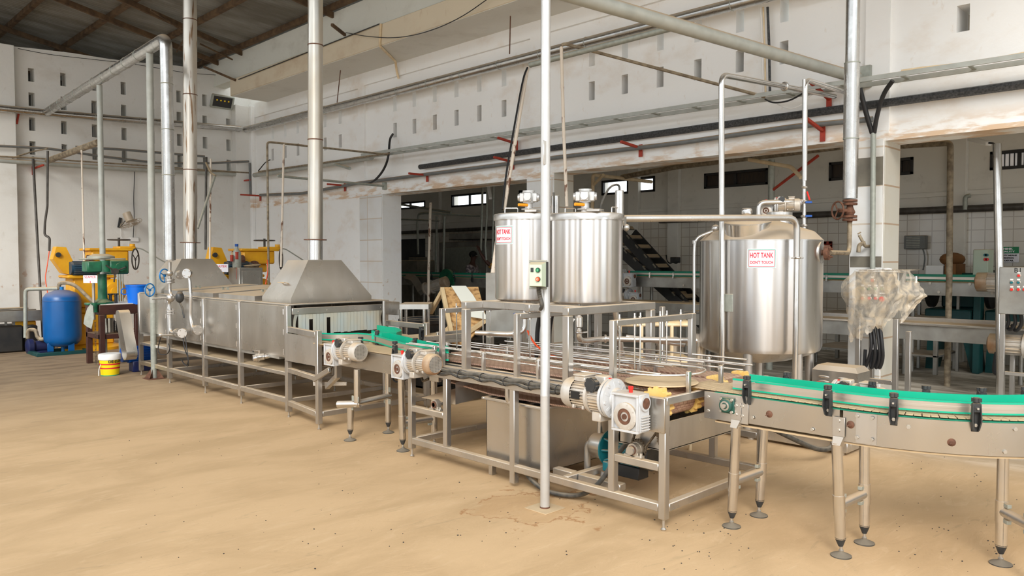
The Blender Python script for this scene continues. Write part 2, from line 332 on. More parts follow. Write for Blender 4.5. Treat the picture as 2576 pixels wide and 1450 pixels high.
# ------------------------------------------------------------------ mesh builder
class MB:
    def __init__(s, base=None): s.v = []; s.f = []; s.base = base
    def add(s, vs, fs, T=None):
        o = len(s.v)
        if T is not None: vs = [T @ Vector(v) for v in vs]
        if s.base is not None: vs = [s.base @ Vector(v) for v in vs]
        s.v += [tuple(v) for v in vs]; s.f += [tuple(i + o for i in f) for f in fs]; return s
    def bx(s, x0, y0, z0, x1, y1, z1, b=0.004, T=None):
        if x0 > x1: x0, x1 = x1, x0
        if y0 > y1: y0, y1 = y1, y0
        if z0 > z1: z0, z1 = z1, z0
        b = min(b, .3 * min(x1 - x0, y1 - y0, z1 - z0))
        if b <= 0:
            vs = [(x, y, z) for z in (z0, z1) for y in (y0, y1) for x in (x0, x1)]
            return s.add(vs, [(0, 2, 3, 1), (4, 5, 7, 6), (0, 1, 5, 4), (2, 6, 7, 3), (0, 4, 6, 2), (1, 3, 7, 5)], T)
        vs = []; idx = {}
        lo = (x0, y0, z0); hi = (x1, y1, z1)
        for sx in (0, 1):
            for sy in (0, 1):
                for sz in (0, 1):
                    c = [(lo, hi)[q][i] for i, q in enumerate((sx, sy, sz))]
                    for ax in range(3):
                        p = list(c)
                        for k in range(3):
                            if k != ax: p[k] += b if (sx, sy, sz)[k] == 0 else -b
                        idx[(sx, sy, sz, ax)] = len(vs); vs.append(tuple(p))
        fs = []
        for ax in range(3):
            u, w_ = [k for k in range(3) if k != ax]
            for q in (0, 1):
                def key(a, bb):
                    t = [0, 0, 0]; t[ax] = q; t[u] = a; t[w_] = bb; return idx[(t[0], t[1], t[2], ax)]
                f = [key(0, 0), key(1, 0), key(1, 1), key(0, 1)]
                if (q == 0) != (ax == 1): f.reverse()
                fs.append(tuple(f))
        for ax in range(3):                     # edge chamfers parallel to ax
            u, w_ = [k for k in range(3) if k != ax]
            for a in (0, 1):
                for bb in (0, 1):
                    t0 = [0, 0, 0]; t0[u] = a; t0[w_] = bb; t1 = list(t0); t1[ax] = 1
                    f = [idx[tuple(t0) + (u,)], idx[tuple(t0) + (w_,)], idx[tuple(t1) + (w_,)], idx[tuple(t1) + (u,)]]
                    if (a != bb) != (ax == 1): f.reverse()
                    f.reverse()
                    fs.append(tuple(f))
        for sx in (0, 1):
            for sy in (0, 1):
                for sz in (0, 1):
                    f = [idx[(sx, sy, sz, k)] for k in range(3)]
                    if (sx + sy + sz) % 2 == 0: f.reverse()
                    fs.append(tuple(f))
        return s.add(vs, fs, T)
    def bar(s, p0, p1, w, h=None, b=.004, up=(0, 0, 1)):
        """square tube from p0 to p1 (centre line), width w across, h along up"""
        h = h or w; p0 = Vector(p0); p1 = Vector(p1); d = p1 - p0; l = d.length
        if l < 1e-6: return s
        z = d / l; u = Vector(up)
        if abs(z.dot(u)) > .95: u = Vector((0, 1, 0))
        x = u.cross(z).normalized(); y = z.cross(x)
        T = Matrix.Translation(p0) @ Matrix((x, y, z)).transposed().to_4x4()
        return s.bx(-w / 2, -h / 2, 0, w / 2, h / 2, l, b, T)
    def frame(s, d):
        d = Vector(d).normalized(); u = Vector((0, 0, 1)) if abs(d.z) < .95 else Vector((0, 1, 0))
        x = u.cross(d).normalized(); return x, d.cross(x), d
    def cyl(s, p0, p1, r, r2=None, n=16, cap=True):
        p0 = Vector(p0); p1 = Vector(p1); r2 = r if r2 is None else r2
        x, y, z = s.frame(p1 - p0); vs = []
        for p, rr in ((p0, r), (p1, r2)):
            for k in range(n):
                a = 2 * PI * k / n; vs.append(p + (x * math.cos(a) + y * math.sin(a)) * rr)
        fs = [(k, (k + 1) % n, n + (k + 1) % n, n + k) for k in range(n)]
        if cap: fs += [tuple(range(n - 1, -1, -1)), tuple(range(n, 2 * n))]
        return s.add(vs, fs)
    def tube(s, pts, r, n=10, bend=0., cap=True, seg=5):
        pts = [Vector(p) for p in pts]
        if bend and len(pts) > 2:
            q = [pts[0]]
            for i in range(1, len(pts) - 1):
                a, b, c = pts[i - 1], pts[i], pts[i + 1]
                la = min(bend, (b - a).length * .49); lc = min(bend, (c - b).length * .49)
                pa = b + (a - b).normalized() * la; pc = b + (c - b).normalized() * lc
                for k in range(seg + 1):
                    t = k / seg; q.append(pa * (1 - t) ** 2 + b * 2 * t * (1 - t) + pc * t * t)
            q.append(pts[-1]); pts = q
        pts = [p for i, p in enumerate(pts) if i == 0 or (p - pts[i - 1]).length > 1e-5]
        x, y, z = s.frame(pts[1] - pts[0]); vs = []
        m = len(pts)
        for i, p in enumerate(pts):
            d = (pts[min(i + 1, m - 1)] - pts[max(i - 1, 0)]).normalized()
            x = (x - d * x.dot(d)).normalized(); y = d.cross(x)
            rr = r if not callable(r) else r(i / (m - 1))
            for k in range(n):
                a = 2 * PI * k / n; vs.append(p + (x * math.cos(a) + y * math.sin(a)) * rr)
        fs = []
        for i in range(m - 1):
            for k in range(n): fs.append((i * n + k, i * n + (k + 1) % n, (i + 1) * n + (k + 1) % n, (i + 1) * n + k))
        if cap: fs += [tuple(range(n - 1, -1, -1)), tuple(range((m - 1) * n, m * n))]
        return s.add(vs, fs)
    def lathe(s, c, prof, n=32, axis=(0, 0, 1), cap=True):
        """prof: (radius, distance along axis) rows"""
        c = Vector(c); x, y, z = s.frame(axis); vs = []
        for (r, h) in prof:
            for k in range(n):
                a = 2 * PI * k / n; vs.append(c + z * h + (x * math.cos(a) + y * math.sin(a)) * max(r, 1e-5))
        fs = [(i * n + k, i * n + (k + 1) % n, (i + 1) * n + (k + 1) % n, (i + 1) * n + k) for i in range(len(prof) - 1) for k in range(n)]
        if cap: fs += [tuple(range(n - 1, -1, -1)), tuple(range((len(prof) - 1) * n, len(prof) * n))]
        return s.add(vs, fs)
    def torus(s, c, axis, R, r, n=24, m=8, a0=0, a1=2 * PI):
        c = Vector(c); x, y, z = s.frame(axis); full = abs(a1 - a0 - 2 * PI) < 1e-6
        cnt = n if full else n + 1; vs = []
        for i in range(cnt):
            a = a0 + (a1 - a0) * i / n; d = x * math.cos(a) + y * math.sin(a)
            for j in range(m):
                t = 2 * PI * j / m; vs.append(c + d * (R + r * math.cos(t)) + z * r * math.sin(t))
        fs = []
        for i in range(cnt if full else cnt - 1):
            for j in range(m): fs.append((i * m + j, ((i + 1) % cnt) * m + j, ((i + 1) % cnt) * m + (j + 1) % m, i * m + (j + 1) % m))
        return s.add(vs, fs)
    def sph(s, c, r, sc=(1, 1, 1), n=16, m=10):
        c = Vector(c); vs = []
        for i in range(m + 1):
            t = PI * i / m
            for k in range(n):
                a = 2 * PI * k / n
                vs.append(c + Vector((r * sc[0] * math.sin(t) * math.cos(a), r * sc[1] * math.sin(t) * math.sin(a), -r * sc[2] * math.cos(t))))
        fs = [(i * n + k, i * n + (k + 1) % n, (i + 1) * n + (k + 1) % n, (i + 1) * n + k) for i in range(m) for k in range(n)]
        return s.add(vs, fs)
    def prism(s, poly, z0, z1, T=None):
        n = len(poly); vs = [(p[0], p[1], z0) for p in poly] + [(p[0], p[1], z1) for p in poly]
        fs = [(k, (k + 1) % n, n + (k + 1) % n, n + k) for k in range(n)] + [tuple(range(n - 1, -1, -1)), tuple(range(n, 2 * n))]
        return s.add(vs, fs, T)
    def strip(s, path, prof):
        """sweep a closed (offset, z) profile along a horizontal path; offset to the left of travel"""
        P = [Vector(p) for p in path]; m = len(P); n = len(prof); vs = []
        for i, p in enumerate(P):
            d = (P[min(i + 1, m - 1)] - P[max(i - 1, 0)]); d.z = 0; d.normalize(); l = Vector((-d.y, d.x, 0))
            if 0 < i < m - 1:
                d1 = (P[i] - P[i - 1]); d1.z = 0; d1.normalize(); k = max(.5, d1.dot(d))
            else: k = 1
            for (o, z) in prof: vs.append(p + l * (o / k) + Vector((0, 0, z)))
        fs = [(i * n + k, (i + 1) * n + k, (i + 1) * n + (k + 1) % n, i * n + (k + 1) % n) for i in range(m - 1) for k in range(n)]
        fs += [tuple(range(n)), tuple(range(m * n - 1, (m - 1) * n - 1, -1))]
        return s.add(vs, fs)
    def bolt(s, p, axis, r=.01, h=.008):
        p = Vector(p); a = Vector(axis).normalized(); return s.cyl(p, p + a * h, r, r * .9, 6)
    def split(s, name, m, parent=None, label=None):
        par = list(range(len(s.v)))
        def find(a):
            while par[a] != a: par[a] = par[par[a]]; a = par[a]
            return a
        for f in s.f:
            for k in f[1:]: par[find(k)] = find(f[0])
        g = {}
        for f in s.f: g.setdefault(find(f[0]), []).append(f)
        outs = []
        for fs in g.values():
            ids = sorted({i for f in fs for i in f}); ix = {a: b for b, a in enumerate(ids)}
            q = MB(); q.v = [s.v[i] for i in ids]; q.f = [tuple(ix[i] for i in f) for f in fs]; outs.append(q.build(name, m, parent, label))
        return outs
    def build(s, name, m, parent=None, label=None, flat=False, ang=38):
        off = Vector((0, 0, 0))
        if parent is not None:
            off = WLOC[parent.name]
        me = bpy.data.meshes.new(name)
        me.from_pydata([(v[0] - off[0], v[1] - off[1], v[2] - off[2]) for v in s.v], [], s.f)
        me.validate(); me.update()
        import bmesh
        bm = bmesh.new(); bm.from_mesh(me); bmesh.ops.recalc_face_normals(bm, faces=bm.faces); bm.to_mesh(me); bm.free()
        if not flat:
            me.shade_smooth(); me.set_sharp_from_angle(angle=math.radians(ang))
        me.materials.append(M[m] if isinstance(m, str) else m)
        o = bpy.data.objects.new(name, me); C.objects.link(o)
        if parent is not None: o.parent = parent
        WLOC[o.name] = off.copy()
        if label: o['label'] = label
        return o
WLOC = {}
def T(name, label, cat, loc=(0, 0, 0), group=None):
    o = bpy.data.objects.new(name, None); C.objects.link(o); o.location = loc; o.empty_display_size = .1
    o['label'] = label; o['category'] = cat
    if group: o['group'] = group
    WLOC[o.name] = Vector(loc); return o
def tag(o, label, cat, group=None):
    o['label'] = label; o['category'] = cat
    if group: o['group'] = group
    return o
def recentre(o, loc):
    """move a single-mesh thing's origin to its base"""
    loc = Vector(loc); o.data.transform(Matrix.Translation(-loc)); o.location = loc; WLOC[o.name] = loc.copy(); return o
def S(name, mb, m, label, cat, group=None, base=None):
    o = mb.build(name, m); tag(o, label, cat, group)
    if base is None:
        xs = [v[0] for v in mb.v]; ys = [v[1] for v in mb.v]; zs = [v[2] for v in mb.v]
        base = ((min(xs) + max(xs)) / 2, (min(ys) + max(ys)) / 2, min(zs))
    return recentre(o, base)
def ST(name, mb, m, parent=None, flat=False):
    o = mb.build(name, m, parent, flat=flat)
    if parent is None: o['kind'] = 'structure'
    return o
def dup(root, loc, label=None, group=None, rot=None):
    def cp(o, par):
        c = o.copy(); C.objects.link(c)
        if par is not None: c.parent = par
        for ch in list(o.children): cp(ch, c)
        return c
    r = cp(root, None); r.location = loc
    if rot is not None: r.rotation_euler = (0, 0, rot)
    WLOC[r.name] = Vector(loc)
    if label: r['label'] = label
    if group: r['group'] = group
    return r
def text(s, size, Tm, m, parent, name='lettering', thick=.006, bold=.0, sx=1., wrap=None, align='CENTER', fit=None):
    """lettering as thin mesh; Tm maps text plane (x right, y up, z out) to the world"""
    cu = bpy.data.curves.new('txt', 'FONT'); cu.body = s; cu.size = size; cu.align_x = align; cu.align_y = 'CENTER'; cu.extrude = thick / 2; cu.offset = bold; cu.resolution_u = 3
    ob = bpy.data.objects.new('txt', cu); C.objects.link(ob)
    bpy.context.view_layer.update()
    me = bpy.data.meshes.new_from_object(ob.evaluated_get(bpy.context.evaluated_depsgraph_get()))
    bpy.data.objects.remove(ob); bpy.data.curves.remove(cu)
    off = WLOC[parent.name] if parent is not None else Vector((0, 0, 0))
    if fit:
        xs = [v.co.x for v in me.vertices]; ys = [v.co.y for v in me.vertices]; kx = fit[0] / (max(xs) - min(xs)); ky = fit[1] / (max(ys) - min(ys)); mx = (max(xs) + min(xs)) / 2; my = (max(ys) + min(ys)) / 2
        for v in me.vertices: v.co.x = (v.co.x - mx) * kx; v.co.y = (v.co.y - my) * ky
    for v in me.vertices:
        c = Vector((v.co.x * sx, v.co.y, v.co.z))
        v.co = (wrap(c) if wrap else Tm @ c) - off
    me.materials.clear(); me.materials.append(M[m]); me.name = name
    o = bpy.data.objects.new(name, me); C.objects.link(o)
    if parent is not None: o.parent = parent
    return o
def basis(o, x, y):
    """matrix with origin o, x and y axes given, z = x cross y"""
    x = Vector(x).normalized(); y = Vector(y).normalized(); z = x.cross(y)
    return Matrix.Translation(Vector(o)) @ Matrix((x, y, z)).transposed().to_4x4()
def holed(mb, axis, c0, c1, u0, u1, v0, v1, holes):
    """slab between planes axis=c0 and axis=c1 with rectangular through holes; u runs along the other horizontal axis, v is height"""
    us = sorted({u0, u1, *[h[0] for h in holes], *[h[1] for h in holes]}); vs_ = sorted({v0, v1, *[h[2] for h in holes], *[h[3] for h in holes]})
    us = [u for u in us if u0 <= u <= u1]; vs_ = [v for v in vs_ if v0 <= v <= v1]
    def solid(i, j):
        if i < 0 or j < 0 or i >= len(us) - 1 or j >= len(vs_) - 1: return False
        a = (us[i] + us[i + 1]) / 2; b = (vs_[j] + vs_[j + 1]) / 2
        return not any(h[0] < a < h[1] and h[2] < b < h[3] for h in holes)
    ix = {}
    def vert(i, j, s):
        k = (i, j, s)
        if k not in ix:
            c = (c0, c1)[s]; ix[k] = len(mb.v)
            mb.v.append((c, us[i], vs_[j]) if axis == 'X' else (us[i], c, vs_[j]))
        return ix[k]
    for i in range(len(us) - 1):
        for j in range(len(vs_) - 1):
            if not solid(i, j): continue
            for s in (0, 1): mb.f.append((vert(i, j, s), vert(i + 1, j, s), vert(i + 1, j + 1, s), vert(i, j + 1, s)))
            for (a, b, (p, q), (r, t)) in ((i - 1, j, (i, j), (i, j + 1)), (i + 1, j, (i + 1, j), (i + 1, j + 1)), (i, j - 1, (i, j), (i + 1, j)), (i, j + 1, (i, j + 1), (i + 1, j + 1))):
                if not solid(a, b): mb.f.append((vert(p, q, 0), vert(r, t, 0), vert(r, t, 1), vert(p, q, 1)))
    return mb
# ================================================================== the room
WX = 8.85                                                            # face of the long wall
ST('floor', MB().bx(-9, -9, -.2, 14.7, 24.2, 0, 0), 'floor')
vents = []
def vent(y, z, w_=.11, h=.27): vents.append((y - w_ / 2, y + w_ / 2, z - h / 2, z + h / 2))
for y in (12.17, 11.57, 10.97, 10.37, 9.78, 9.18, 7.33, 6.73, 6.135, 5.55, 4.95, 4.37, 17.0, 16.4, 15.83, 15.28, 14.68, 14.09):
    for z in (4.68, 4.185): vent(y, z)
vent(2.45, 4.17, .12); vent(1.84, 4.17, .12); vent(2.45, 4.69, .12)
opens = [(8.61, 12.53, -1, 2.985), (3.54, 8.03, -1, 3.04), (-4, 3.18, -1, 3.0)]
ST('wall_right', holed(MB(), 'X', WX + .05, 9.3, -7, 18.15, 0, 5.9, opens + vents), 'w_white', flat=True)
fr = [(13.35, 17.8, 3.3, 5.15), (8.54, 13.14, 3.33, 5.18), (3.4, 8.25, 3.5, 5.2), (-2, 3.14, 3.05, 5.9)]
ST('wall_right', holed(MB(), 'X', WX, WX + .05, -7, 18.15, 0, 5.5, opens + fr), 'w_white', flat=True)
# tiled cladding of the two pillars, one patch of bare render on the right one
t = MB(); t.bx(WX - .012, 8.04, 0, WX - .001, 8.60, 2.98, .002); ST('trim_1', t, 'tile')
t = MB(); t.bx(WX - .0, 8.02, 0, 9.3, 8.03 - .001, 3.04, .002); ST('trim_2', t, 'tile_y')
for nm, z0, z1 in (('trim_3', 0, 1.62), ('trim_4', 1.74, 2.52), ('trim_5', 2.83, 3.02)):
    t = MB(); t.bx(WX - .014, 3.19, z0, WX - .001, 3.53, z1, .002); ST(nm, t, 'tile')
t = MB(); t.bx(WX - .005, 3.19, 1.6, WX - .001, 3.53, 2.85, 0); ST('trim_6', t, 'tan_frame')
t = MB(); t.bx(WX, 3.168, 0, 9.3, 3.179, 3.0, .002); ST('trim_7', t, 'tile_y')
t = MB(); t.bx(WX - .012, 12.54, 0, WX - .001, 13.3, 2.98, .002); ST('trim_8', t, 'tile')
# deep concrete beam above the long wall and the wall over it
b = MB(); b.bx(7.95, -7, 5.433, WX + .3, 17.15, 5.80, .01); bo = ST('trim_9', b, 'w_tan')
b = MB(); b.bx(7.97, -7, 5.425, WX, 17.13, 5.4335, 0); ST('trim_10', b, 'w_soffit')
ST('wall_right_upper', MB().bx(8.0, -7, 5.8, 8.3, 24.0, 6.36, 0), 'w_pale')
# back wall with its six rows of air bricks
vb = []
for x in (4.22, 4.80, 5.385, 5.975, 6.57, 7.17, 7.765, 8.335):
    for z in (5.45, 4.96, 4.46, 3.98):
        if x > 8 and z > 5.2: continue
        vb.append((x - .055, x + .055, z - .135, z + .135))
vb += [(x - .055, x + .055, z - .135, z + .135) for x in (3.1, 3.66, 2.5, 1.9) for z in (4.96, 4.46)][:0]
wb = MB(); holed(wb, 'Y', 18.1, 18.4, -8, 9.3, 0, 5.72, vb)
ST('wall_back', wb, 'w_back', flat=True)
tp = MB(); n = 24
prof = [(-8 + 17.3 * i / n, 5.95 + .25 * max(0, (-8 + 17.3 * i / n) - 3.7) / 4.8 - .02 * math.sin(i * 1.7)) for i in range(n + 1)]
vs = []; fs = []
for i, (x, z) in enumerate(prof): vs += [(x, 18.1, 5.72), (x, 18.4, 5.72), (x, 18.4, z), (x, 18.1, z)]
for i in range(n):
    for k in range(4): fs.append((i * 4 + k, i * 4 + (k + 1) % 4, i * 4 + 4 + (k + 1) % 4, i * 4 + 4 + k))
tp.add(vs, fs + [(0, 1, 2, 3), (n * 4, n * 4 + 1, n * 4 + 2, n * 4 + 3)]); ST('trim_11', tp, 'w_back')
ST('trim_12', MB().bx(2.9, 17.93, 0, 3.9, 18.1, 5.95, .01), 'w_back')
ST('trim_13', MB().bx(8.42, 17.9, 0, 8.84, 18.1, 5.42, .01), 'w_back')
ST('trim_14', MB().bx(8.76, 17.78, 0, 8.85, 17.9, 5.42, .01), 'w_white')
# roof: corrugated sheets falling towards the long wall, on purlins and rafters
def rz(x): return 6.4 + .1 * (7.95 - x)
r = MB(); vs = []; fs = []; y0, y1, pit = -1., 24.2, .105; m_ = int((y1 - y0) / pit * 6)
for i in range(m_ + 1):
    y = y0 + pit * i / 6; dz = .027 * math.sin(2 * PI * i / 6)
    vs += [(8.6, y, rz(8.6) + dz + .09), (-1.2, y, rz(-1.2) + dz + .09)]
for i in range(m_): fs.append((i * 2, i * 2 + 1, i * 2 + 3, i * 2 + 2))
r.add(vs, fs); ceil = ST('ceiling', r, 'roof')
WLOC[ceil.name] = Vector((0, 0, 0))
for x in (7.92, 6.68, 5.42, 4.22, 3.0, 1.8, .6, -.6):
    MB().bar((x, -1, rz(x) + .02), (x, 24, rz(x) + .02), .09, .10).build('purlin', 'wood_rafter', ceil)
for a, bb in (((1.5, 15.8), (8.1, 17.9)), ((1.5, 19.0), (8.1, 20.9)), ((1.5, 14.3), (8.15, 16.7)), ((-1, 11.5), (8.15, 12.9)), ((-1, 8), (8.1, 9.3)), ((-1, 4), (8.1, 5))):
    MB().bar((a[0], a[1], rz(a[0]) - .08), (bb[0], bb[1], rz(bb[0]) - .08), .055, .11).build('rafter', 'wood_rafter', ceil)
for a, bb in (((5.6, 15.4, 6.45), (6.4, 16.1, 6.42)), ((6.6, 16.2, 6.35), (6.9, 17.5, 6.3)), ((7.0, 16.5, 6.3), (7.9, 16.9, 6.2))):
    MB().bar(a, bb, .03).build('brace', 'wood_rafter', ceil)
# struts from the eaves down to the concrete beam
for p, q in (((513, 168), (592, 202)), ((835, 62), (868, 88))):
    a = atx(p[0], p[1], 7.5); bb = atx(q[0], q[1], 7.93)
    MB().bar(a, bb, .05).build('eaves_strut', 'wood_rafter', ceil)
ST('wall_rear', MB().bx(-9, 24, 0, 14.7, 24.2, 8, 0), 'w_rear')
ST('wall_left_unseen', holed(MB(), 'X', -9, -8.7, -9, 24.2, 0, 7.4, [(-6, -2.6, -1, 5), (-.9, 2.3, -1, 5), (4, 7.0, -1, 5), (9.3, 12.8, -1, 5)]), 'w_side', flat=True)  # unseen wall, added so its openings reflect as bright streaks in the tanks
ST('wall_front_unseen', holed(MB(), 'Y', -9, -8.7, -9, 14.7, 0, 7.4, [(-6.6, -3.4, -1, 5), (-1.6, 1.6, -1, 5), (3.6, 7.4, -1, 5), (10, 13, -1, 3.4)]), 'w_side', flat=True)  # also added out of view, pierced to give the steel streaked reflections

# ---------------- hall beyond the openings
FX = 14.5
wins = []
def win(px0, px1, py0, py1, pm=None):
    a = atx(px0, (py0 + py1) / 2, FX); bb = atx(px1, (py0 + py1) / 2, FX)
    zt = atx((px0 + px1) / 2, py0, FX).z; zb = atx((px0 + px1) / 2, py1, FX).z
    return (bb.y, a.y, zb, zt)
W = [('bright', win(995, 1070, 508, 526)), ('bright', win(1136, 1228, 487, 519)), ('bright', win(1306, 1345, 478, 508)), ('bright', win(1514, 1648, 449, 487)),
     ('shut', win(1772, 1932, 430, 470)), ('shut', win(2086, 2185, 405, 452)), ('shut', win(2232, 2298, 398, 441)), ('curtain', win(2491, 2640, 376, 424))]
hol = [w_[1] for w_ in W]
ddoor = (atx(1071, 650, FX).y, atx(966, 650, FX).y, 0, 2.35)
ST('wall_far', holed(MB(), 'X', FX, FX + .25, -9, 24.2, 0, 5.6, hol + [ddoor]), 'w_far', flat=True)
ST('ceiling_far', MB().bx(9.3, -9, 4.3, 14.75, 24.2, 4.4, 0), 'w_far')
t = MB(); t.bx(FX - .015, -9, 0, FX - .001, ddoor[0], 2.62, 0); t.bx(FX - .015, ddoor[1], 0, FX - .001, 24, 2.62, 0); ST('trim_15', t, 'tile_far')
t = MB(); t.bx(FX - .05, -9, 2.78, FX, 24, 2.86, .005); ST('trim_16', t, 'w_far')
k = 17
for px in (1700, 2411, 1104, 1600, 850):
    y = atx(px, 500, FX).y; ST('trim_%d' % k, MB().bx(FX - .12, y - .14, 0, FX, y + .14, 4.3, .01), 'w_far'); k += 1
ST('door_1', MB().bx(FX + .1, ddoor[0], 0, FX + .16, ddoor[1], 2.35, .01), 'dark')
for i, (kind, (y0, y1, z0, z1)) in enumerate(W):
    f = MB(); e = .05
    f.bx(FX - .02, y0, z0, FX + .06, y0 + e, z1); f.bx(FX - .02, y1 - e, z0, FX + .06, y1, z1); f.bx(FX - .02, y0, z0, FX + .06, y1, z0 + e); f.bx(FX - .02, y0, z1 - e, FX + .06, y1, z1)
    ym = (y0 + y1) / 2; f.bx(FX - .01, ym - .025, z0, FX + .05, ym + .025, z1)
    if kind == 'curtain':
        for s_ in range(1, 12): f.bx(FX, y0 + (y1 - y0) * s_ / 12 - .006, z0, FX + .03, y0 + (y1 - y0) * s_ / 12 + .006, z1, 0)
    wo = ST('window_%d' % (i + 1), f, 'dark'); WLOC[wo.name] = Vector((0, 0, 0))
    MB().bx(FX + .04, y0 + e, z0 + e, FX + .05, y1 - e, z1 - e, 0).build('pane', {'bright': 'pane', 'shut': 'pane_dark', 'curtain': 'curtain'}[kind], wo)
# ================================================================== near belt conveyor in its square-tube frame
SQ = .052
X0, X1, YA, YB, ZT = 4.06, 5.32, 2.75, 5.33, .83
def gearmotor(label, org, ax, out, k=1., cowl='cast', plate=False, group=None):
    """geared motor: org = output shaft centre, ax = direction of the fan end, out = direction the gearbox face looks"""
    ax = Vector(ax); out = Vector(out)
    B = basis(org, ax, -out if False else Vector((0, 0, 1)).cross(ax)) ; B = Matrix.Translation(Vector(org)) @ Matrix((ax, out, Vector((0, 0, 1)))).transposed().to_4x4() @ Matrix.Scale(k, 4)
    base = Vector(org)
    t = T('gear_motor', label, 'motor', base, group)
    h = .065
    m = MB(B); e = .098
    # gear case: hollow-faced box with rim
    m.bx(-e, -.07, -.115, e, .035, .12, .006)
    for a in ((-e, .035, -.115, e, .055, -.1), (-e, .035, .105, e, .055, .12), (-e, .035, -.0995, -e + .014, .0545, .1045), (e - .014, .035, -.0995, e, .0545, .1045)): m.bx(*a, .002)
    for i in range(6): m.bx(-e - .012, -.06, -.1 + i * .016, -e, .02, -.093 + i * .016, .001)
    m.cyl((-e - .012, -.015, .065), (-e, -.015, .065), .048, n=20)
    m.build('gear_case', 'cast_white', t)
    m = MB(B); m.lathe((0, .03, -.02), [(.085, 0), (.085, .022), (.07, .028), (.05, .028), (.05, .02)], 28, (0, 1, 0))
    for i in range(8): m.bolt((.074 * math.cos(i * PI / 4 + .3), .052, -.02 + .074 * math.sin(i * PI / 4 + .3)), (0, 1, 0), .006, .006)
    fl = m.build('bearing_flange', 'cast', t)
    m = MB(B); m.lathe((0, .045, -.02), [(.049, 0), (.049, .01), (.03, .012), (.03, .004), (.016, .004), (.016, .016)], 24, (0, 1, 0)); m.build('shaft_seal', 'rust', fl)
    m = MB(B); m.cyl((-.0, -.01, .12), (0, -.01, .14), .012, n=12); m.cyl((0, -.01, .14), (0, -.01, .158), .016, n=12); m.build('filler_plug', 'red', t)
    m = MB(B); m.cyl((-e - .016, -.015, .065), (-e - .011, -.015, .065), .034, n=20); m.build('end_cover', 'rust' if k > 1 else 'black', t)
    # variator
    m = MB(B); m.lathe((e, -.02, h), [(.06, 0), (.07, .02), (.125, .03), (.125, .05), (.12, .054)], 36, (1, 0, 0)); m.lathe((e + .062, -.02, h), [(.12, 0), (.122, .016), (.112, .02)], 36, (1, 0, 0))
    for i in range(6):
        a = i * PI / 3 + .4; m.bar((e + .018, -.02 + .05 * math.cos(a), h + .05 * math.sin(a)), (e + .029, -.02 + .11 * math.cos(a), h + .11 * math.sin(a)), .007, .018, .001)
        m.cyl((e + .02, -.02 + .105 * math.cos(a + .5), h + .105 * math.sin(a + .5)), (e + .032, -.02 + .105 * math.cos(a + .5), h + .105 * math.sin(a + .5)), .011, n=10)
    m.build('variator_flange', 'cast_white', t)
    m = MB(B); m.lathe((e + .075, -.02, h), [(.09, 0), (.09, .1), (.112, .105), (.112, .125)], 36, (1, 0, 0))
    for i in range(30):
        a = i * 2 * PI / 30; c_, s_ = math.cos(a), math.sin(a)
        m.bar((e + .085, -.02 + .096 * c_, h + .096 * s_), (e + .17, -.02 + .096 * c_, h + .096 * s_), .004, .022, 0, up=(0, c_, s_))
    m.bx(e + .08, -.06, h + .085, e + .165, .02, h + .135, .006); m.bx(e + .09, -.07, h - .15, e + .16, .05, h - .09, .005)
    m.build('variator_body', 'cast', t)
    m = MB(B)
    for i in range(7):
        a = i * 2 * PI / 7; m.cyl((e + .135 + .03 * math.cos(a), .06, h + .085 + .03 * math.sin(a)), (e + .135 + .03 * math.cos(a), .095, h + .085 + .03 * math.sin(a)), .019, n=10)
    m.cyl((e + .135, .055, h + .085), (e + .135, .098, h + .085), .039, n=18); kn = m.build('hand_knob', 'black', t)
    MB(B).cyl((e + .135, .0, h + .085), (e + .135, .06, h + .085), .016, n=12).build('knob_shaft', 'bolt', kn)
    m = MB(B); m.cyl((e + .075, -.02, h + .112), (e + .05, -.02, h + .112), .014, n=12); m.build('side_plug', 'red', t)
    # motor body
    m = MB(B); x0 = e + .205; m.lathe((x0, -.02, h), [(.08, 0), (.08, .13)], 32, (1, 0, 0))
    for i in range(28):
        a = (i + .5) * 2 * PI / 28; c_, s_ = math.cos(a), math.sin(a)
        m.bar((x0, -.02 + .086 * c_, h + .086 * s_), (x0 + .125, -.02 + .086 * c_, h + .086 * s_), .003, .02, 0, up=(0, c_, s_))
    for q in (.02, .1): m.bx(x0 + q - .008, .04, h - .085, x0 + q + .008, .062, h - .06, .002)
    mb_ = m.build('motor_body', 'cast', t)
    m = MB(B); m.bx(x0 + .03, -.085, h + .082, x0 + .12, .03, h + .118, .006); m.bx(x0 + .025, -.09, h + .118, x0 + .125, .035, h + .13, .004); m.build('terminal_box', 'cast', t)
    if plate:
        m = MB(B); m.bx(x0 + .035, .072, h - .02, x0 + .105, .078, h + .025, 0); m.build('rating_plate', 'ink_black', mb_, label='dark rating plate')
    m = MB(B); x1 = x0 + .13; m.lathe((x1, -.02, h), [(.1, -.012), (.1, .05), (.094, .068), (.08, .075), (.078, .072), (.078, .066)], 36, (1, 0, 0), cap=False); cw = m.build('fan_cowl', cowl, t)
    m = MB(B)
    for i in range(-5, 6):
        d = i * .014; l = math.sqrt(.078 ** 2 - d * d)
        m.bar((x1 + .074, -.02 - l, h + d), (x1 + .074, -.02 + l, h + d), .003, .006, 0); m.bar((x1 + .074, -.02 + d, h - l), (x1 + .074, -.02 + d, h + l), .003, .006, 0)
    m.build('fan_grille', 'cast', cw)
    MB(B).cyl((x1 + .03, -.02, h), (x1 + .035, -.02, h), .078, n=28).build('fan', 'dark', cw)
    return t

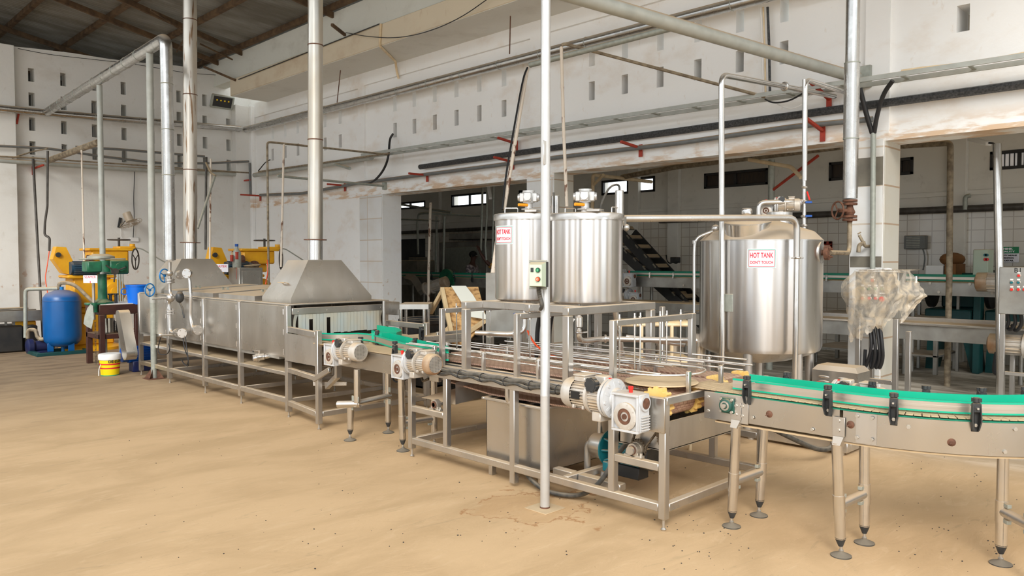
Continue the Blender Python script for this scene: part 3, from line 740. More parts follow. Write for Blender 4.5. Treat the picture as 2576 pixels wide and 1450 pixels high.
bc = T('belt_conveyor', 'wide conveyor of brown belts under thin guide rods, on a square-tube frame', 'conveyor', (4.7, 4.0, 0))
def post(y, x, z0, z1, par=bc, w_=SQ, nm='post', mt='steel'): return MB().bx(x - w_ / 2, y - w_ / 2, z0, x + w_ / 2, y + w_ / 2, z1, .005).build(nm, mt, par)
for y in (YA, YB):
    for x in (X0, X1):
        p = post(y, x, .075, ZT)
        MB().lathe((x, y, 0), [(.012, 0), (.018, .012), (.009, .022), (.009, .075)], 14).build('levelling_foot', 'bolt', p)
for y in (3.15, 4.86):
    for x in (X0, X1): post(y, x, .17, ZT)
for x in (X0, X1): post(4.08, x, .03 if x == X0 else .171, ZT, w_=.054)
for x in (X0, X1): MB().bx(x - SQ / 2, YA + SQ / 2, .12, x + SQ / 2, YB - SQ / 2, .172, .005).build('bottom_rail', 'steel', bc)
for y in (YA, YB): MB().bx(X0 + SQ / 2, y - SQ / 2, .12, X1 - SQ / 2, y + SQ / 2, .172, .005).build('bottom_rail', 'steel', bc)
for x in (X0, X1):
    MB().bx(x - SQ / 2 + .001, YA + SQ / 2, .375, x + SQ / 2 - .001, 3.15 - SQ / 2, .425, .005).build('middle_rail', 'steel', bc)
    MB().bx(x - SQ / 2 + .001, 4.86 + SQ / 2, .40, x + SQ / 2 - .001, YB - SQ / 2, .45, .005).build('middle_rail', 'steel', bc)
# side channels, end plates and end bar
for x, s_ in ((X0 - .02, 1), (X1 + .02, -1)):
    m = MB(); m.bx(x - .012 * s_, YA + .1, ZT - .095, x, YB + .02, ZT, .002); m.bx(x - .012 * s_, YA + .02, ZT - .003, x + .06 * s_, YB + .02, ZT + .004, .002)
    m.build('side_channel', 'steel', bc)
    m = MB(); m.bx(x - .022 * s_, YA - .03, ZT - .205, x - .002 * s_, YA + .22, ZT + .012, .003); m.build('bearing_plate', 'steel_panel', bc)
MB().bx(X0 - .02, YA - .035, ZT - .03, X1 + .04, YA - .005, ZT + .018, .004).build('end_bar', 'steel', bc)
# inner belt edge channel
MB().bx(X0 + .07, YA + .2, ZT - .045, X0 + .10, YB, ZT + .012, .004).build('belt_edge', 'steel', bc)
lanes = [(4.19, 4.465), (4.545, 4.82), (4.90, 5.175)]
def belt(x0, x1):
    m = MB(); r = .075; yc = YA + .12; zc = ZT - .055; path = [(YB + .05, zc + r), (yc, zc + r)]
    for i in range(1, 12):
        a = PI / 2 + PI * i / 12; path.append((yc + r * math.cos(a), zc + r * math.sin(a)))
    path += [(yc, zc - r), (yc + .35, zc - r - .035), (yc + .9, zc - r - .055), (yc + 1.6, zc - r - .06), (yc + 2.1, zc - r - .02), (YB + .05, zc - r + .04)]
    vs = []; fs = []
    for (y, z) in path: vs += [(x0, y, z), (x1, y, z)]
    n = len(path)
    P = [Vector((0, y, z)) for y, z in path]
    for i, (y, z) in enumerate(path):
        d = (P[min(i + 1, n - 1)] - P[max(i - 1, 0)]).normalized(); nn = Vector((0, d.z, -d.y)) * .012
        vs += [(x0, y + nn.y, z + nn.z), (x1, y + nn.y, z + nn.z)]
    for i in range(n - 1):
        a = 2 * i; o = 2 * n + 2 * i
        fs += [(a, a + 1, a + 3, a + 2), (o, o + 2, o + 3, o + 1), (a, a + 2, o + 2, o), (a + 1, o + 1, o + 3, a + 3)]
    m.add(vs, fs)
    for i in range(int((YB - yc) / .0254)): # low link ridges
        pass
    return m.build('belt', 'belt', bc)
for a, b_ in lanes: belt(a, b_)
def sprocket(x, y, z, r, m, w_=.03, teeth=14):
    poly = []
    for i in range(teeth):
        for q, rr in ((0, .9), (.25, 1.06), (.55, 1.06), (.8, .9)):
            a = 2 * PI * (i + q) / teeth; poly.append((rr * r * math.cos(a), rr * r * math.sin(a)))
    Tm = Matrix.Translation((x, y, z)) @ Matrix(((0, 0, 1), (1, 0, 0), (0, 1, 0))).to_4x4()
    return m.prism(poly, -w_ / 2, w_ / 2, Tm)
for x in (4.155, 4.505, 4.86, 5.21): sprocket(x, YA + .115, ZT - .05, .104, MB(), .055).build('sprocket', 'sprocket', bc)
MB().cyl((X0 - .06, YA + .12, ZT - .055), (X1 + .05, YA + .12, ZT - .055), .017).build('drive_shaft', 'steel', bc)
# guide rods and the little uprights that hold them
rods = [(4.13, .925, 3.3, 5.45), (4.13, .965, 3.1, 5.5), (4.24, .955, 2.9, 5.6), (4.36, .965, 3.25, 5.5), (4.40, .93, 3.2, 5.3), (4.52, .975, 3.0, 5.2), (4.57, .95, 3.1, 5.2), (4.70, .96, 3.05, 4.9), (4.76, .985, 2.9, 4.9), (4.80, .955, 2.62, 4.6), (4.80, .995, 2.55, 4.6), (4.98, .96, 2.7, 4.4), (5.0, 1.0, 2.7, 4.3)]
for (x, z, y0, y1) in rods: MB().tube([(x, y0, z), (x, y1, z)], .0062, 8).build('guide_rod', 'steel', bc)
m = MB(); pts = [(4.16, 4.3, .945), (4.16, 3.15, .945), (4.20, 2.95, .945), (4.36, 2.79, .945), (4.52, 2.74, .955), (4.62, 2.80, .965), (4.62, 2.95, .97), (4.52, 3.3, .972), (4.5, 4.0, .972)]
m.tube(pts, .0075, 8, bend=.14); m.build('guide_rod', 'steel_bright', bc)
for (x, y) in ((4.09, 5.05), (4.09, 4.45), (4.09, 3.86), (4.35, 5.2), (4.45, 4.55), (4.55, 4.0), (4.62, 3.35), (4.9, 3.4), (5.16, 3.1), (5.16, 4.3), (4.30, 2.73), (4.70, 2.73)):
    m = MB(); zb = ZT if x < 4.2 or y < 2.8 else ZT + .02
    if y < 2.6: zb = .84
    m.bx(x - .015, y - .012, zb - .01, x + .015, y + .012, .985, .003); u = m.build('rod_upright', 'steel', bc)
    MB().cyl((x - .03, y, .965), (x + .03, y, .965), .008, n=8).build('clamp_screw', 'bolt', u)
# round dead plate
m = MB(); c = (4.36, 2.98); m.lathe((c[0], c[1], ZT + .052), [(0, 0), (.24, 0), (.245, .004), (.24, .009), (0, .011)], 48, cap=False); m.build('round_plate', 'dustplate', bc)
# small gantries with hanging threaded rods
for (y, xs) in ((3.155, (4.13, 4.30, 4.36, 4.60, 4.68, 4.86)), (4.05, (4.2, 4.42, 4.6, 4.88)), (4.92, (4.22, 4.52, 4.6))):
    g = MB(); ZG = 1.305; g.bx(X0 - .02, y - .02, ZT, X0 + .02, y + .02, ZG, .004); g.bx(5.0 - .02, y - .02, ZT - .0, 5.04, y + .02, ZG, .004); g.bx(X0 + .02, y - .0195, ZG - .04, 5.0, y + .0195, ZG - .0005, .004)
    gg = g.build('gantry', 'steel', bc)
    for x in xs:
        r_ = MB(); r_.cyl((x, y, .955), (x + random.uniform(-.006, .006), y, ZG + .035), .0055, n=8); r_.cyl((x, y, ZG), (x, y, ZG + .012), .011, n=6); r_.cyl((x, y, ZG - .052), (x, y, ZG - .04), .011, n=6)
        r_.build('hanging_rod', 'steel_bright', gg)
# cables strapped along the channel
cab = MB()
for q, (z, amp) in enumerate(((ZT - .022, .006), (ZT - .048, .010))):
    pts = []
    for i in range(60):
        y = 4.98 - i * .031; pts.append((X0 - .045 - .004 * math.sin(i * .9), y, z + amp * math.sin(i * .8 + q * 2)))
    cab.tube(pts, .016, 8)
cb = cab.build('cable_bundle', 'rubber', bc)
for i in range(7): MB().torus((X0 - .045, 4.9 - i * .26, ZT - .035), (0, 1, 0), .034, .003, 14, 6).build('cable_tie', 'cable', cb)
# drip tray under the belt end, roller and shaft with pillow bearings, chain
m = MB(); m.bx(X0 + .09, YA + .05, .48, 5.0, YA + .06, .665, 0); m.bx(X0 + .09, YA + .05, .48, X0 + .10, YA + .42, .665, 0); m.bx(5.0, YA + .05, .48, 5.01, YA + .42, .7, 0); m.bx(X0 + .09, YA + .05, .475, 5.01, YA + .42, .485, 0); m.bx(X0 + .09, YA + .41, .48, 5.01, YA + .42, .70, 0)
m.build('drip_tray', 'steel', bc)
m = MB(); m.bx(5.0, YA + .02, .62, 5.45, YA + .3, .75, .01); m.build('outlet_tray', 'steel_far', bc)
m = MB(); m.add([(4.1, 4.8, .52), (4.1, 5.25, .52), (5.2, 5.25, .62), (5.2, 4.8, .62), (4.1, 4.8, .7), (5.2, 4.8, .73)], [(0, 1, 2, 3), (0, 3, 5, 4)]); m.build('return_tray', 'steel', bc)
def pillow(x, y, z, par=bc):
    m = MB(); m.bx(x - .02, y - .07, z, x + .02, y + .07, z + .018, .003); m.lathe((x - .02, y, z + .05), [(.042, 0), (.042, .04)], 20, (1, 0, 0)); m.bx(x - .018, y - .04, z, x + .018, y + .04, z + .05, .006)
    for dy in (-.055, .055): m.bolt((x, y + dy, z + .018), (0, 0, 1), .011, .016)
    b_ = m.build('pillow_bearing', 'bolt', par); MB().lathe((x - .03, y, z + .05), [(.03, 0), (.03, .008), (.018, .01), (.018, .0)], 18, (1, 0, 0)).build('bearing_ring', 'rust', b_); return b_
ys = 2.98; zs = .475
pillow(X0, ys, .425); pillow(X1, ys, .425)
MB().cyl((X0 - .05, ys, zs), (X1 + .02, ys, zs), .027).build('return_shaft', 'steel', bc)
sprocket(X0 + .045, ys, zs, .06, MB(), .02, 18).build('chain_wheel', 'chain', bc); MB().lathe((X0 + .02, ys, zs), [(.045, 0), (.045, .04)], 20, (1, 0, 0)).build('collar', 'bolt', bc)
sprocket(X0 + .42, ys, zs, .055, MB(), .03, 24).build('chain_wheel', 'white', bc, label='pale toothed wheel')
pillow(X0, 5.0, .45); MB().cyl((X0, 5.0, .5), (X1, 5.0, .5), .022).build('return_shaft', 'steel', bc)
MB().cyl((X0, 5.02, ZT - .105), (X1, 5.02, ZT - .105), .03).build('return_roller', 'steel', bc)
MB().cyl((X0 + .03, 5.02, ZT - .105), (X0 + .045, 5.02, ZT - .105), .031, n=20).build('roller_cap', 'yellow_cap', bc)
m = MB(); m.bx(X0 - .01, 4.96, ZT - .14, X0 + .03, 5.08, ZT - .03, .004); m.build('roller_bracket', 'steel', bc)
def chainpath(m, pts, s_=.018):
    pts = [Vector(p) for p in pts]
    for a, b_ in zip(pts, pts[1:]):
        n = max(1, int((b_ - a).length / s_)); d = (b_ - a) / n
        for i in range(n):
            c = a + d * (i + .5); off = .006 if i % 2 else .0085
            for sx in (-off, off): m.bar(c - d * .5 + V(sx, 0, 0), c + d * .5 + V(sx, 0, 0), .003, .011, .001, up=(0, 1, 0))
            m.cyl(c - d * .5 - V(.009, 0, 0), c - d * .5 + V(.009, 0, 0), .0045, n=6)
m = MB(); x = X0 + .045
chainpath(m, [(x, 2.96, ZT - .12), (x, 3.03, .50)]); chainpath(m, [(x, 2.80, ZT - .16), (x, 2.84, .60), (x, 2.915, .50), (x, 2.93, .44), (x, 2.98, .414), (x, 3.04, .45), (x, 3.04, .50)]); m.build('drive_chain', 'chain', bc)
m = MB(); m.bx(x - .03, 2.76, .58, x + .04, 2.83, .65, .008); sprocket(x, 2.79, .56, .04, m, .016, 12); m.build('chain_tensioner', 'chain', bc)
m = MB(); m.tube([(X0 + .02, 5.25, ZT - .08), (X0 + .02, 5.2, ZT - .16), (X0 + .02, 5.12, ZT - .13)], .012, 8); m.build('tension_rod', 'chain', bc)

g1 = gearmotor('largest geared motor, with black rating plate, between silver pole and round dust-covered plate', (3.93, 2.92, .745), (0, 1, 0), (-1, 0, 0), 1.03, plate=True)
MB().bx(3.98, 2.84, .70, 4.03, 3.0, .84, .004).build('mounting_flange', 'bolt', g1)
g2 = gearmotor('geared motor with rusty brown fan cover beside the pipe-legged conveyor', (3.93, 5.30, .80), (0, -1, 0), (-1, 0, 0), .86, 'motor_rust')
g3 = gearmotor('geared motor with clean silver fan cover hanging below the oven outlet', (3.90, 6.33, .815), (0, -1, 0), (-1, 0, 0), .86)
for g, y in ((g2, 5.3), (g3, 6.33)): MB().cyl((3.95, y, .79), (4.07, y, .79), .02).build('output_shaft', 'steel', g)

# ------------------------------------------------------------------ sump, pump
su = T('sump_tank', 'open stainless water tank standing on the floor under the belts', 'tank', (4.55, 4.2, .13))
m = MB(); x0, x1, y0, y1, z0, z1 = 4.15, 5.0, 3.86, 4.48, .13, .60; th = .006
for a in ((x0, y0, z0, x1, y0 + th, z1), (x0, y1 - th, z0, x1, y1, z1), (x0, y0, z0, x0 + th, y1, z1), (x1 - th, y0, z0, x1, y1, z1), (x0, y0, z0, x1, y1, z0 + th)): m.bx(*a, .001)
m.build('tank_body', 'steel_panel', su)
m = MB()
for a in ((x0 - .03, y0 - .03, z1, x1 + .03, y0, z1 + .02), (x0 - .03, y1, z1, x1 + .03, y1 + .03, z1 + .02), (x0 - .03, y0, z1, x0, y1, z1 + .02), (x1, y0, z1, x1 + .03, y1, z1 + .02)): m.bx(*a, .004)
m.build('rim', 'steel', su); MB().bx(x0 + th, y0 + th, .40, x1 - th, y1 - th, .405, 0).build('water', 'water', su)
m = MB()
for a in ((x0, y0 + .02, .0, x0 + .05, y0 + .06, .13), (x0, y1 - .06, 0, x0 + .05, y1 - .02, .13), (x1 - .05, y0 + .02, .0, x1, y0 + .06, .13), (x1 - .05, y1 - .06, 0, x1, y1 - .02, .13)): m.bx(*a, .004)
m.split('foot', 'steel', su)
tag(recentre(MB().tube([(4.13, 4.22, .72), (4.13, 4.22, .62), (4.2, 4.2, .555), (4.8, 4.3, .56)], .024, 12, .05).build('elbow_pipe', 'steel'), (4.13, 4.22, .62)), 'bent stainless drain pipe dipping into the sump tank under the belts', 'pipe')
# centrifugal pump
pc = atx(1490, 1122, 4.42)
pu = T('water_pump', 'stainless pump with teal flange and ribbed motor on the frame behind the large gear motor', 'pump', (4.42, 3.5, .17))
py, pz = 3.50, .345; px_ = 4.42
MB().lathe((px_, py + .07, pz), [(.05, .04), (.085, .03), (.095, .0), (.095, -.1), (.1, -.105)], 32, (0, 1, 0)).build('pump_casing', 'steel_panel', pu)
m = MB(); m.lathe((px_, py - .035, pz), [(.13, 0), (.132, -.012), (.11, -.02), (.1, -.02)], 36, (0, 1, 0))
for i in range(8):
    a = i * PI / 4; m.bar((px_ + .11 * math.cos(a), py - .05, pz + .11 * math.sin(a)), (px_ + .06 * math.cos(a), py - .14, pz + .06 * math.sin(a)), .03, .012, .003)
m.cyl((px_, py - .12, pz), (px_, py - .16, pz), .075); m.bx(px_ - .1, py - .1, pz - .15, px_ + .1, py - .05, pz - .08, .006); m.build('lantern', 'teal', pu)
m = MB(); m.cyl((px_, py - .16, pz), (px_, py - .38, pz), .08, n=24)
for i in range(24):
    a = i * 2 * PI / 24; m.bar((px_ + .088 * math.cos(a), py - .17, pz + .088 * math.sin(a)), (px_ + .088 * math.cos(a), py - .36, pz + .088 * math.sin(a)), .004, .018, 0, up=(math.cos(a), 0, math.sin(a)))
m.build('pump_motor', 'teal', pu); MB().lathe((px_, py - .36, pz), [(.1, .02), (.1, -.06), (.09, -.07)], 28, (0, 1, 0)).build('fan_cowl', 'black', pu)
MB().bx(px_ - .06, py - .34, .172, px_ + .06, py - .1, pz - .09, .006).build('base_plate', 'dark', pu)
MB().tube([(px_, py + .05, pz + .09), (px_, py + .05, pz + .26), (px_ - .02, py + .02, pz + .34)], .022, 12, .04).build('delivery_pipe', 'steel', pu)
m = MB(); m.tube([(px_, py + .1, pz), (px_, py + .17, pz), (px_, py + .17, .06), (px_ + .02, py + .05, .05), (px_ + .04, py + .04, .14)], .026, 12, .07); m.build('suction_pipe', 'steel', pu)
m = MB(); m.bx(4.2, 3.2, .121, 4.27, 3.575, .169, .005); m.bx(4.2, 3.635, .121, 4.27, 3.82, .169, .005); m.bx(4.1, 3.58, .12, 5.3, 3.63, .17, .005); m.build('pump_bearer', 'steel', bc)
hs = MB(); hs.tube([(4.35, 3.1, .55), (4.2, 3.2, .42), (4.12, 3.28, .2), (4.15, 3.5, .03), (4.05, 3.75, .03), (4.1, 4.0, .1), (4.2, 4.1, .16)], .017, 10, .12)
tag(recentre(hs.build('drain_hose', 'rubber'), (4.1, 3.6, .0)), 'black ribbed hose looping on the floor between the sump and the pump', 'hose')
bl = MB(); bl.bx(4.5, 4.62, .0, 4.75, 4.68, .06, .003); S('steel_block', bl, 'steel', 'short steel channel offcut on the floor beside the sump tank', 'block')
# ================================================================== platform with the two hot tanks
Z2 = 1.372
pf = T('tank_stand', 'square-tube stainless stand straddling the brown belts and carrying two tanks', 'stand', (4.6, 4.07, ZT))
PY0, PY1, PXA, PXB = 3.55, 4.62, 4.06, 5.04
w6 = .058
for (x, y) in ((PXA, PY0), (PXA, PY1), (PXB, PY0), (PXB, PY1)):
    MB().bx(x - w6 / 2, y - w6 / 2, ZT, x + w6 / 2, y + w6 / 2, Z2 - w6, .005).build('leg', 'steel', pf)
for (a, b_) in (((PXA, PY0), (PXB, PY0)), ((PXA, PY1), (PXB, PY1))): MB().bx(a[0] - w6 / 2, a[1] - w6 / 2 - .0005, Z2 - w6, b_[0] + w6 / 2, a[1] + w6 / 2 + .0005, Z2, .005).build('top_rail', 'steel', pf)
for x in (4.24, PXB): MB().bx(x - w6 / 2, PY0 + w6 / 2, Z2 - w6, x + w6 / 2, PY1 - w6 / 2, Z2, .005).build('top_rail', 'steel', pf)
MB().bx(4.24 - .1, 4.0, Z2 - w6, PXB, 4.06, Z2, .005).build('top_rail', 'steel', pf)
def pf_leg_extra(x, y): MB().bx(x - .02, y - .02, .0, x + .02, y + .02, Z2 - w6, .004).build('leg', 'steel', pf)
pf_leg_extra(5.42, 3.7); pf_leg_extra(5.42, 4.62)

def hot_tank(label, cx, cy, r, z0, z1, n_=0):
    t = T('hot_tank', label, 'tank', (cx, cy, z0), 'round mixing tanks on the stand')
    MB().lathe((cx, cy, z0), [(r - .02, .0), (r - .004, .008), (r, .02), (r, z1 - z0 - .05)], 96).build('shell', 'shell', t)
    m = MB(); m.lathe((cx, cy, z1 - .05), [(r + .012, 0), (r + .012, .042), (r + .006, .05), (r - .03, .056), (.02, .068)], 72); ld = m.build('lid', 'steel', t)
    # hinged half with folded-up edge
    m = MB(); a = math.radians(228); m.bar((cx + (r + .02) * math.cos(a), cy + (r + .02) * math.sin(a), z1 + .014), (cx + (r - .14) * math.cos(a + .5), cy + (r - .14) * math.sin(a + .5), z1 + .02), .10, .022, .004); m.build('lid_fold', 'steel', ld)
    return t, ld
# front tank centre worked out from its visible rim
t2x, t2y, r2 = 4.66, 3.88, .275
ta, la = hot_tank('unlabelled round tank on the stand, just right of the silver pole', t2x, t2y, r2, Z2, 2.055)
t1x, t1y, r1 = 4.66, 4.52, .275
tb, lb = hot_tank('round tank on the stand, partly behind the silver pole, with a warning sign', t1x, t1y, r1, Z2, 2.08)
for o in (ta, tb): o['group'] = 'tanks on the square stand'; del o['group']
def loop(t, x0, y0, x1, y1, z, hgt=.045): MB().tube([(x0, y0, z), (x0, y0, z + hgt), (x1, y1, z + hgt), (x1, y1, z)], .005, 8, .01).build('lid_handle', 'steel_bright', t)
def air_motor(cx, cy, z, label):
    t = T('air_mixer', label, 'mixer', (cx, cy, z))
    m = MB(); m.cyl((cx, cy, z), (cx, cy, z + .10), .032, n=20); m.bx(cx - .045, cy - .045, z + .03, cx + .045, cy + .045, z + .045, .004); m.build('column', 'alu_paint', t)
    m = MB(); m.cyl((cx, cy, z + .09), (cx, cy, z + .185), .048, n=24); m.cyl((cx, cy, z + .18), (cx, cy, z + .192), .052, n=24)
    for i in range(4):
        a = math.radians(225 + 90 * i - 10); d = Vector((math.cos(a), math.sin(a), 0)); p = Vector((cx, cy, z + .135)) + d * .045
        m.bar(p - d * .01, p + d * .03, .065, .075, .006); m.cyl(p + d * .03, p + d * .045, .03, n=18)
    m.build('cylinder_block', 'alu_paint', t)
    a = math.radians(200); m = MB(); m.cyl((cx + .03 * math.cos(a), cy + .03 * math.sin(a), z + .07), (cx + .1 * math.cos(a) - .02, cy + .1 * math.sin(a) + .04, z + .07), .013, n=12); m.build('grip', 'amber', t)
    return t
air_motor(t2x + .0, t2y + .02, 2.06, 'silver air mixer with amber grip standing on the front tank lid')
air_motor(t1x + .03, t1y + .02, 2.09, 'silver air mixer with amber grip on the lid of the tank behind the silver pole')
def canister(cx, cy, z, label, hose):
    t = T('sensor_canister', label, 'cylinder', (cx, cy, z)); MB().lathe((cx, cy, z), [(.034, 0), (.034, .185), (.03, .19)], 28).build('housing', 'steel_bright', t)
    MB().tube(hose, .0085, 8, .05).build('flexible_lead', 'rubber', t); return t
canister(t2x + .16, t2y - .19, 2.05, 'tall stainless cylinder with a looped grey lead on the right edge of the front tank', [(t2x + .16, t2y - .19, 2.22), (t2x + .16, t2y - .19, 2.29), (t2x + .08, t2y - .16, 2.27), (t2x + .03, t2y - .12, 2.15), (t2x + .03, t2y - .1, 2.06)])
canister(t1x + .16, t1y - .16, 2.05, 'stainless cylinder with brown lead between the two round tanks', [(t1x + .12, t1y - .18, 2.26), (t1x + .115, t1y - .19, 2.2), (t1x + .115, t1y - .19, 2.09)])
loop(la, t2x + .05, t2y - .2, t2x + .12, t2y - .2, 2.06); loop(lb, t1x - .17, t1y + .1, t1x - .10, t1y + .02, 2.085); loop(la, t2x - .1, t2y + .14, t2x - .02, t2y + .1, 2.06)
m = MB(); a = math.radians(-38)
bx_, by_ = t2x + (r2 + .012) * math.cos(a), t2y + (r2 + .012) * math.sin(a)
m.bx(bx_ - .02, by_ - .02, 1.97, bx_ + .02, by_ + .02, 2.04, .004); m.sph((bx_ + .02, by_ - .015, 1.955), .028); m.build('clamp_catch', 'steel', ta)
# warning sign wrapped round a cylinder
def sign_on(t, cx, cy, r, a0, zc, w_, h_, l1, l2, s1, s2):
    def wrap(c, rr=r + .003):
        a = a0 + c.x / r; return Vector((cx + (rr + c.z) * math.cos(a), cy + (rr + c.z) * math.sin(a), zc + c.y))
    def patch(x0, y0, x1, y1, z, mt, nm, par):
        n = 14; vs = []; fs = []
        for i in range(n + 1):
            x = x0 + (x1 - x0) * i / n
            for (y, zz) in ((y0, z), (y1, z), (y1, z - .002), (y0, z - .002)): vs.append(wrap(Vector((x, y, zz))))
        for i in range(n):
            for k_ in range(4): fs.append((i * 4 + k_, i * 4 + (k_ + 1) % 4, i * 4 + 4 + (k_ + 1) % 4, i * 4 + 4 + k_))
        fs += [(0, 1, 2, 3), (n * 4, n * 4 + 1, n * 4 + 2, n * 4 + 3)]
        return MB().add(vs, fs).build(nm, mt, par)
    sg = T('warning_sign', l1, 'sign', wrap(Vector((0, 0, 0))))
    patch(-w_ / 2, -h_ / 2, w_ / 2, h_ / 2, 0, 'sign', 'sign_plate', sg)
    for mt, ins, z, nm in (('ink_green', .006, .0006, 'green_border'), ('ink_red', .013, .0008, 'red_border')):
        a_, b_ = w_ / 2 - ins, h_ / 2 - ins; q = .0035
        for (x0, y0, x1, y1) in ((-a_, b_ - q, a_, b_), (-a_, -b_, a_, -b_ + q), (-a_, -b_, -a_ + q, b_), (a_ - q, -b_, a_, b_)): patch(x0, y0, x1, y1, z, mt, nm, sg)
    text('HOT TANK', s1, None, 'ink_red', sg, 'lettering', .001, s1 * .02, 1, lambda c: wrap(c + Vector((0, h_ * .17, .0012))), fit=(w_ * .8, h_ * .27))
    text("DON'T TOUCH", s2, None, 'ink_red', sg, 'lettering', .001, s2 * .02, 1, lambda c: wrap(c + Vector((0, -h_ * .2, .0012))), fit=(w_ * .78, h_ * .17))
    return sg
# facing directions in degrees as seen from above
sign_on(tb, t1x, t1y, r1, math.radians(176), 1.905, .215, .15, 'HOT TANK sign on the tank partly behind the silver pole', '', .052, .036)
# pipework under the tanks
pw = T('outlet_pipe', 'stainless outlet pipe with blue lever valve under the front tank', 'pipe', (4.6, 3.7, 1.2))
zc = 1.335; hx, hy = 4.45, 3.78
MB().lathe((hx, hy, 1.17), [(.014, 0), (.014, .02), (.028, .03), (.028, .10), (.016, .11), (.016, .2)], 20).build('ball_valve', 'steel_bright', pw)
m = MB(); m.bar((hx - .03, hy + .02, 1.26), (hx - .06, hy + .04, 1.21), .006, .014, .001); lv = m.build('lever', 'steel', pw)
MB().bar((hx - .06, hy + .04, 1.21), (hx - .075, hy + .05, 1.12), .014, .02, .004).build('lever_grip', 'blue_grip', lv)
MB().tube([(hx, hy, 1.18), (hx, hy, 1.09), (hx + .28, hy - .02, 1.09), (hx + .75, hy - .55, 1.08)], .021, 14, .07).build('pipe_run', 'steel_bright', pw)
m = MB(); m.torus((hx, hy, 1.155), (0, 0, 1), .022, .008); m.bar((hx + .03, hy - .01, 1.155), (hx + .07, hy - .03, 1.158), .012, .012); m.torus((hx + .28, hy - .03, 1.09), (.66, -.75, 0), .026, .009); m.build('clamp', 'steel_bright', pw)
pw2 = T('outlet_pipe', 'stainless outlet pipe with clamp under the tank behind the silver pole', 'pipe', (4.5, 4.5, 1.2))
hx, hy = 4.5, 4.4
MB().tube([(hx, hy, 1.38), (hx, hy, 1.12), (hx - .1, hy + .05, 1.10), (4.28, 4.75, 1.10)], .02, 14, .06).build('pipe_run', 'steel_bright', pw2)
m = MB(); m.torus((hx, hy, 1.23), (0, 0, 1), .022, .008); m.torus((hx - .07, hy + .05, 1.1), (.5, -.8, 0), .03, .01); m.bar((hx + .02, hy - .01, 1.23), (hx + .06, hy - .03, 1.235), .012); m.build('clamp', 'steel_bright', pw2)
MB().bar((hx - .06, hy + .06, 1.27), (hx - .05, hy + .05, 1.19), .008, .02, .002).build('lever_grip', 'blue_grip', pw2)
# horizontal tube below the front tank, towards the right
for (x, y, z0, z1, r) in ((5.05, 3.75, .0, Z2, .022), (5.2, 3.9, 0, 2.0, .02)):
    pass
sp = MB(); a = aty(1552, 160 + 740, 3.35)
tag(recentre(MB().tube([aty(1548, 780, 3.75), aty(1566, 905, 3.75) , Vector((5.05, 3.75, .0))], .024, 14).build('standpipe', 'steel_bright'), (5.05, 3.75, 0)), 'upright stainless tube rising behind the second gantry under the front tank', 'pipe')
hz = MB(); p0 = atx(1575, 848, 4.9); p1 = atx(1722, 868, 5.2); hz.tube([p0, p1], .018, 12)
tag(recentre(hz.build('stub_pipe', 'steel_bright'), p0), 'short open-ended stainless pipe ending at the right gantry post', 'pipe')
oh = MB(); oh.tube([atx(1327, 832, 4.5), atx(1340, 860, 4.5), atx(1360, 880, 4.5), atx(1400, 900, 4.7)], .008, 8, .08)
tag(recentre(oh.build('air_hose', 'orange'), atx(1340, 860, 4.5)), 'short orange air hose curving down under the stand behind the silver pole', 'hose')
for i, (px, x) in enumerate(((1362, 4.9), (1392, 4.95))):
    m = MB(); m.tube([atx(px, 770, x), atx(px - 10, 830, x), atx(px - 12, 900, x)], .02, 8, .05)
    tag(recentre(m.build('cable_bundle', 'cable'), atx(px - 12, 900, x)), ('bundle of black cables hanging just left of the silver pole', 'bundle of black cables hanging just right of the silver pole')[i], 'cable')

# ------------------------------------------------------------------ silver pole with its switch box
sp_ = Vector((3.855, 3.575, 0))
pole = T('support_pole', 'thick silver-painted steel pole from floor to roof in front of the two tanks', 'pole', sp_)
top = atx(1385.5, -60, 3.86); 
MB().lathe(sp_, [(.0325, .004), (.0325, .78)], 28).build('lower_pipe', 'alu_paint', pole)
MB().lathe(sp_ + V(0, 0, .78), [(.034, -.006), (.034, .004), (.0325, .01), (.0325, 5.9)], 28).build('upper_pipe', 'alu_paint', pole)
MB().bx(sp_.x - .1, sp_.y - .1, .0, sp_.x + .1, sp_.y + .1, .006, .002).build('base_plate', 'dustplate', pole)
MB().lathe(sp_, [(.036, 0), (.0335, .016)], 20, cap=False).build('rusty_foot', 'rust', pole)
a = math.radians(222); m = MB(); m.bar(sp_ + V(.03 * math.cos(a), .03 * math.sin(a), 2.34), sp_ + V(.03 * math.cos(a), .03 * math.sin(a), 2.5), .045, .012, .006); m.build('weld_patch', 'alu_paint', pole)
bxn = T('switch_box', 'pale green starter box with green and red buttons strapped to the silver pole', 'box', sp_ + V(-.05, 0, 1.55))
cpt = aty(1385, 692, 3.50)
q = Vector((3.80, 3.53, 0))
ux = Vector((.30, -.955, 0)).normalized(); uy = Vector((0, 0, 1)); un = ux.cross(uy)           # box face looks towards -un side
Bx = basis(Vector((3.83, 3.56, 1.605)) + un * .05, ux, uy)
def bxm(): return MB(Bx)
m = bxm(); m.bx(-.075, -.085, -.02, .045, .085, .02, .003); m.build('back_half', 'black', bxn)
m = bxm(); m.add([(-.07, -.082, .02), (.045, -.082, .02), (.045, .082, .02), (-.07, .082, .02), (-.045, -.075, .085), (.045, -.075, .085), (.045, .066, .085), (-.045, .066, .085)], [(0, 3, 2, 1), (4, 5, 6, 7), (0, 1, 5, 4), (1, 2, 6, 5), (2, 3, 7, 6), (3, 0, 4, 7)]); m.build('cover', 'ctrl', bxn)
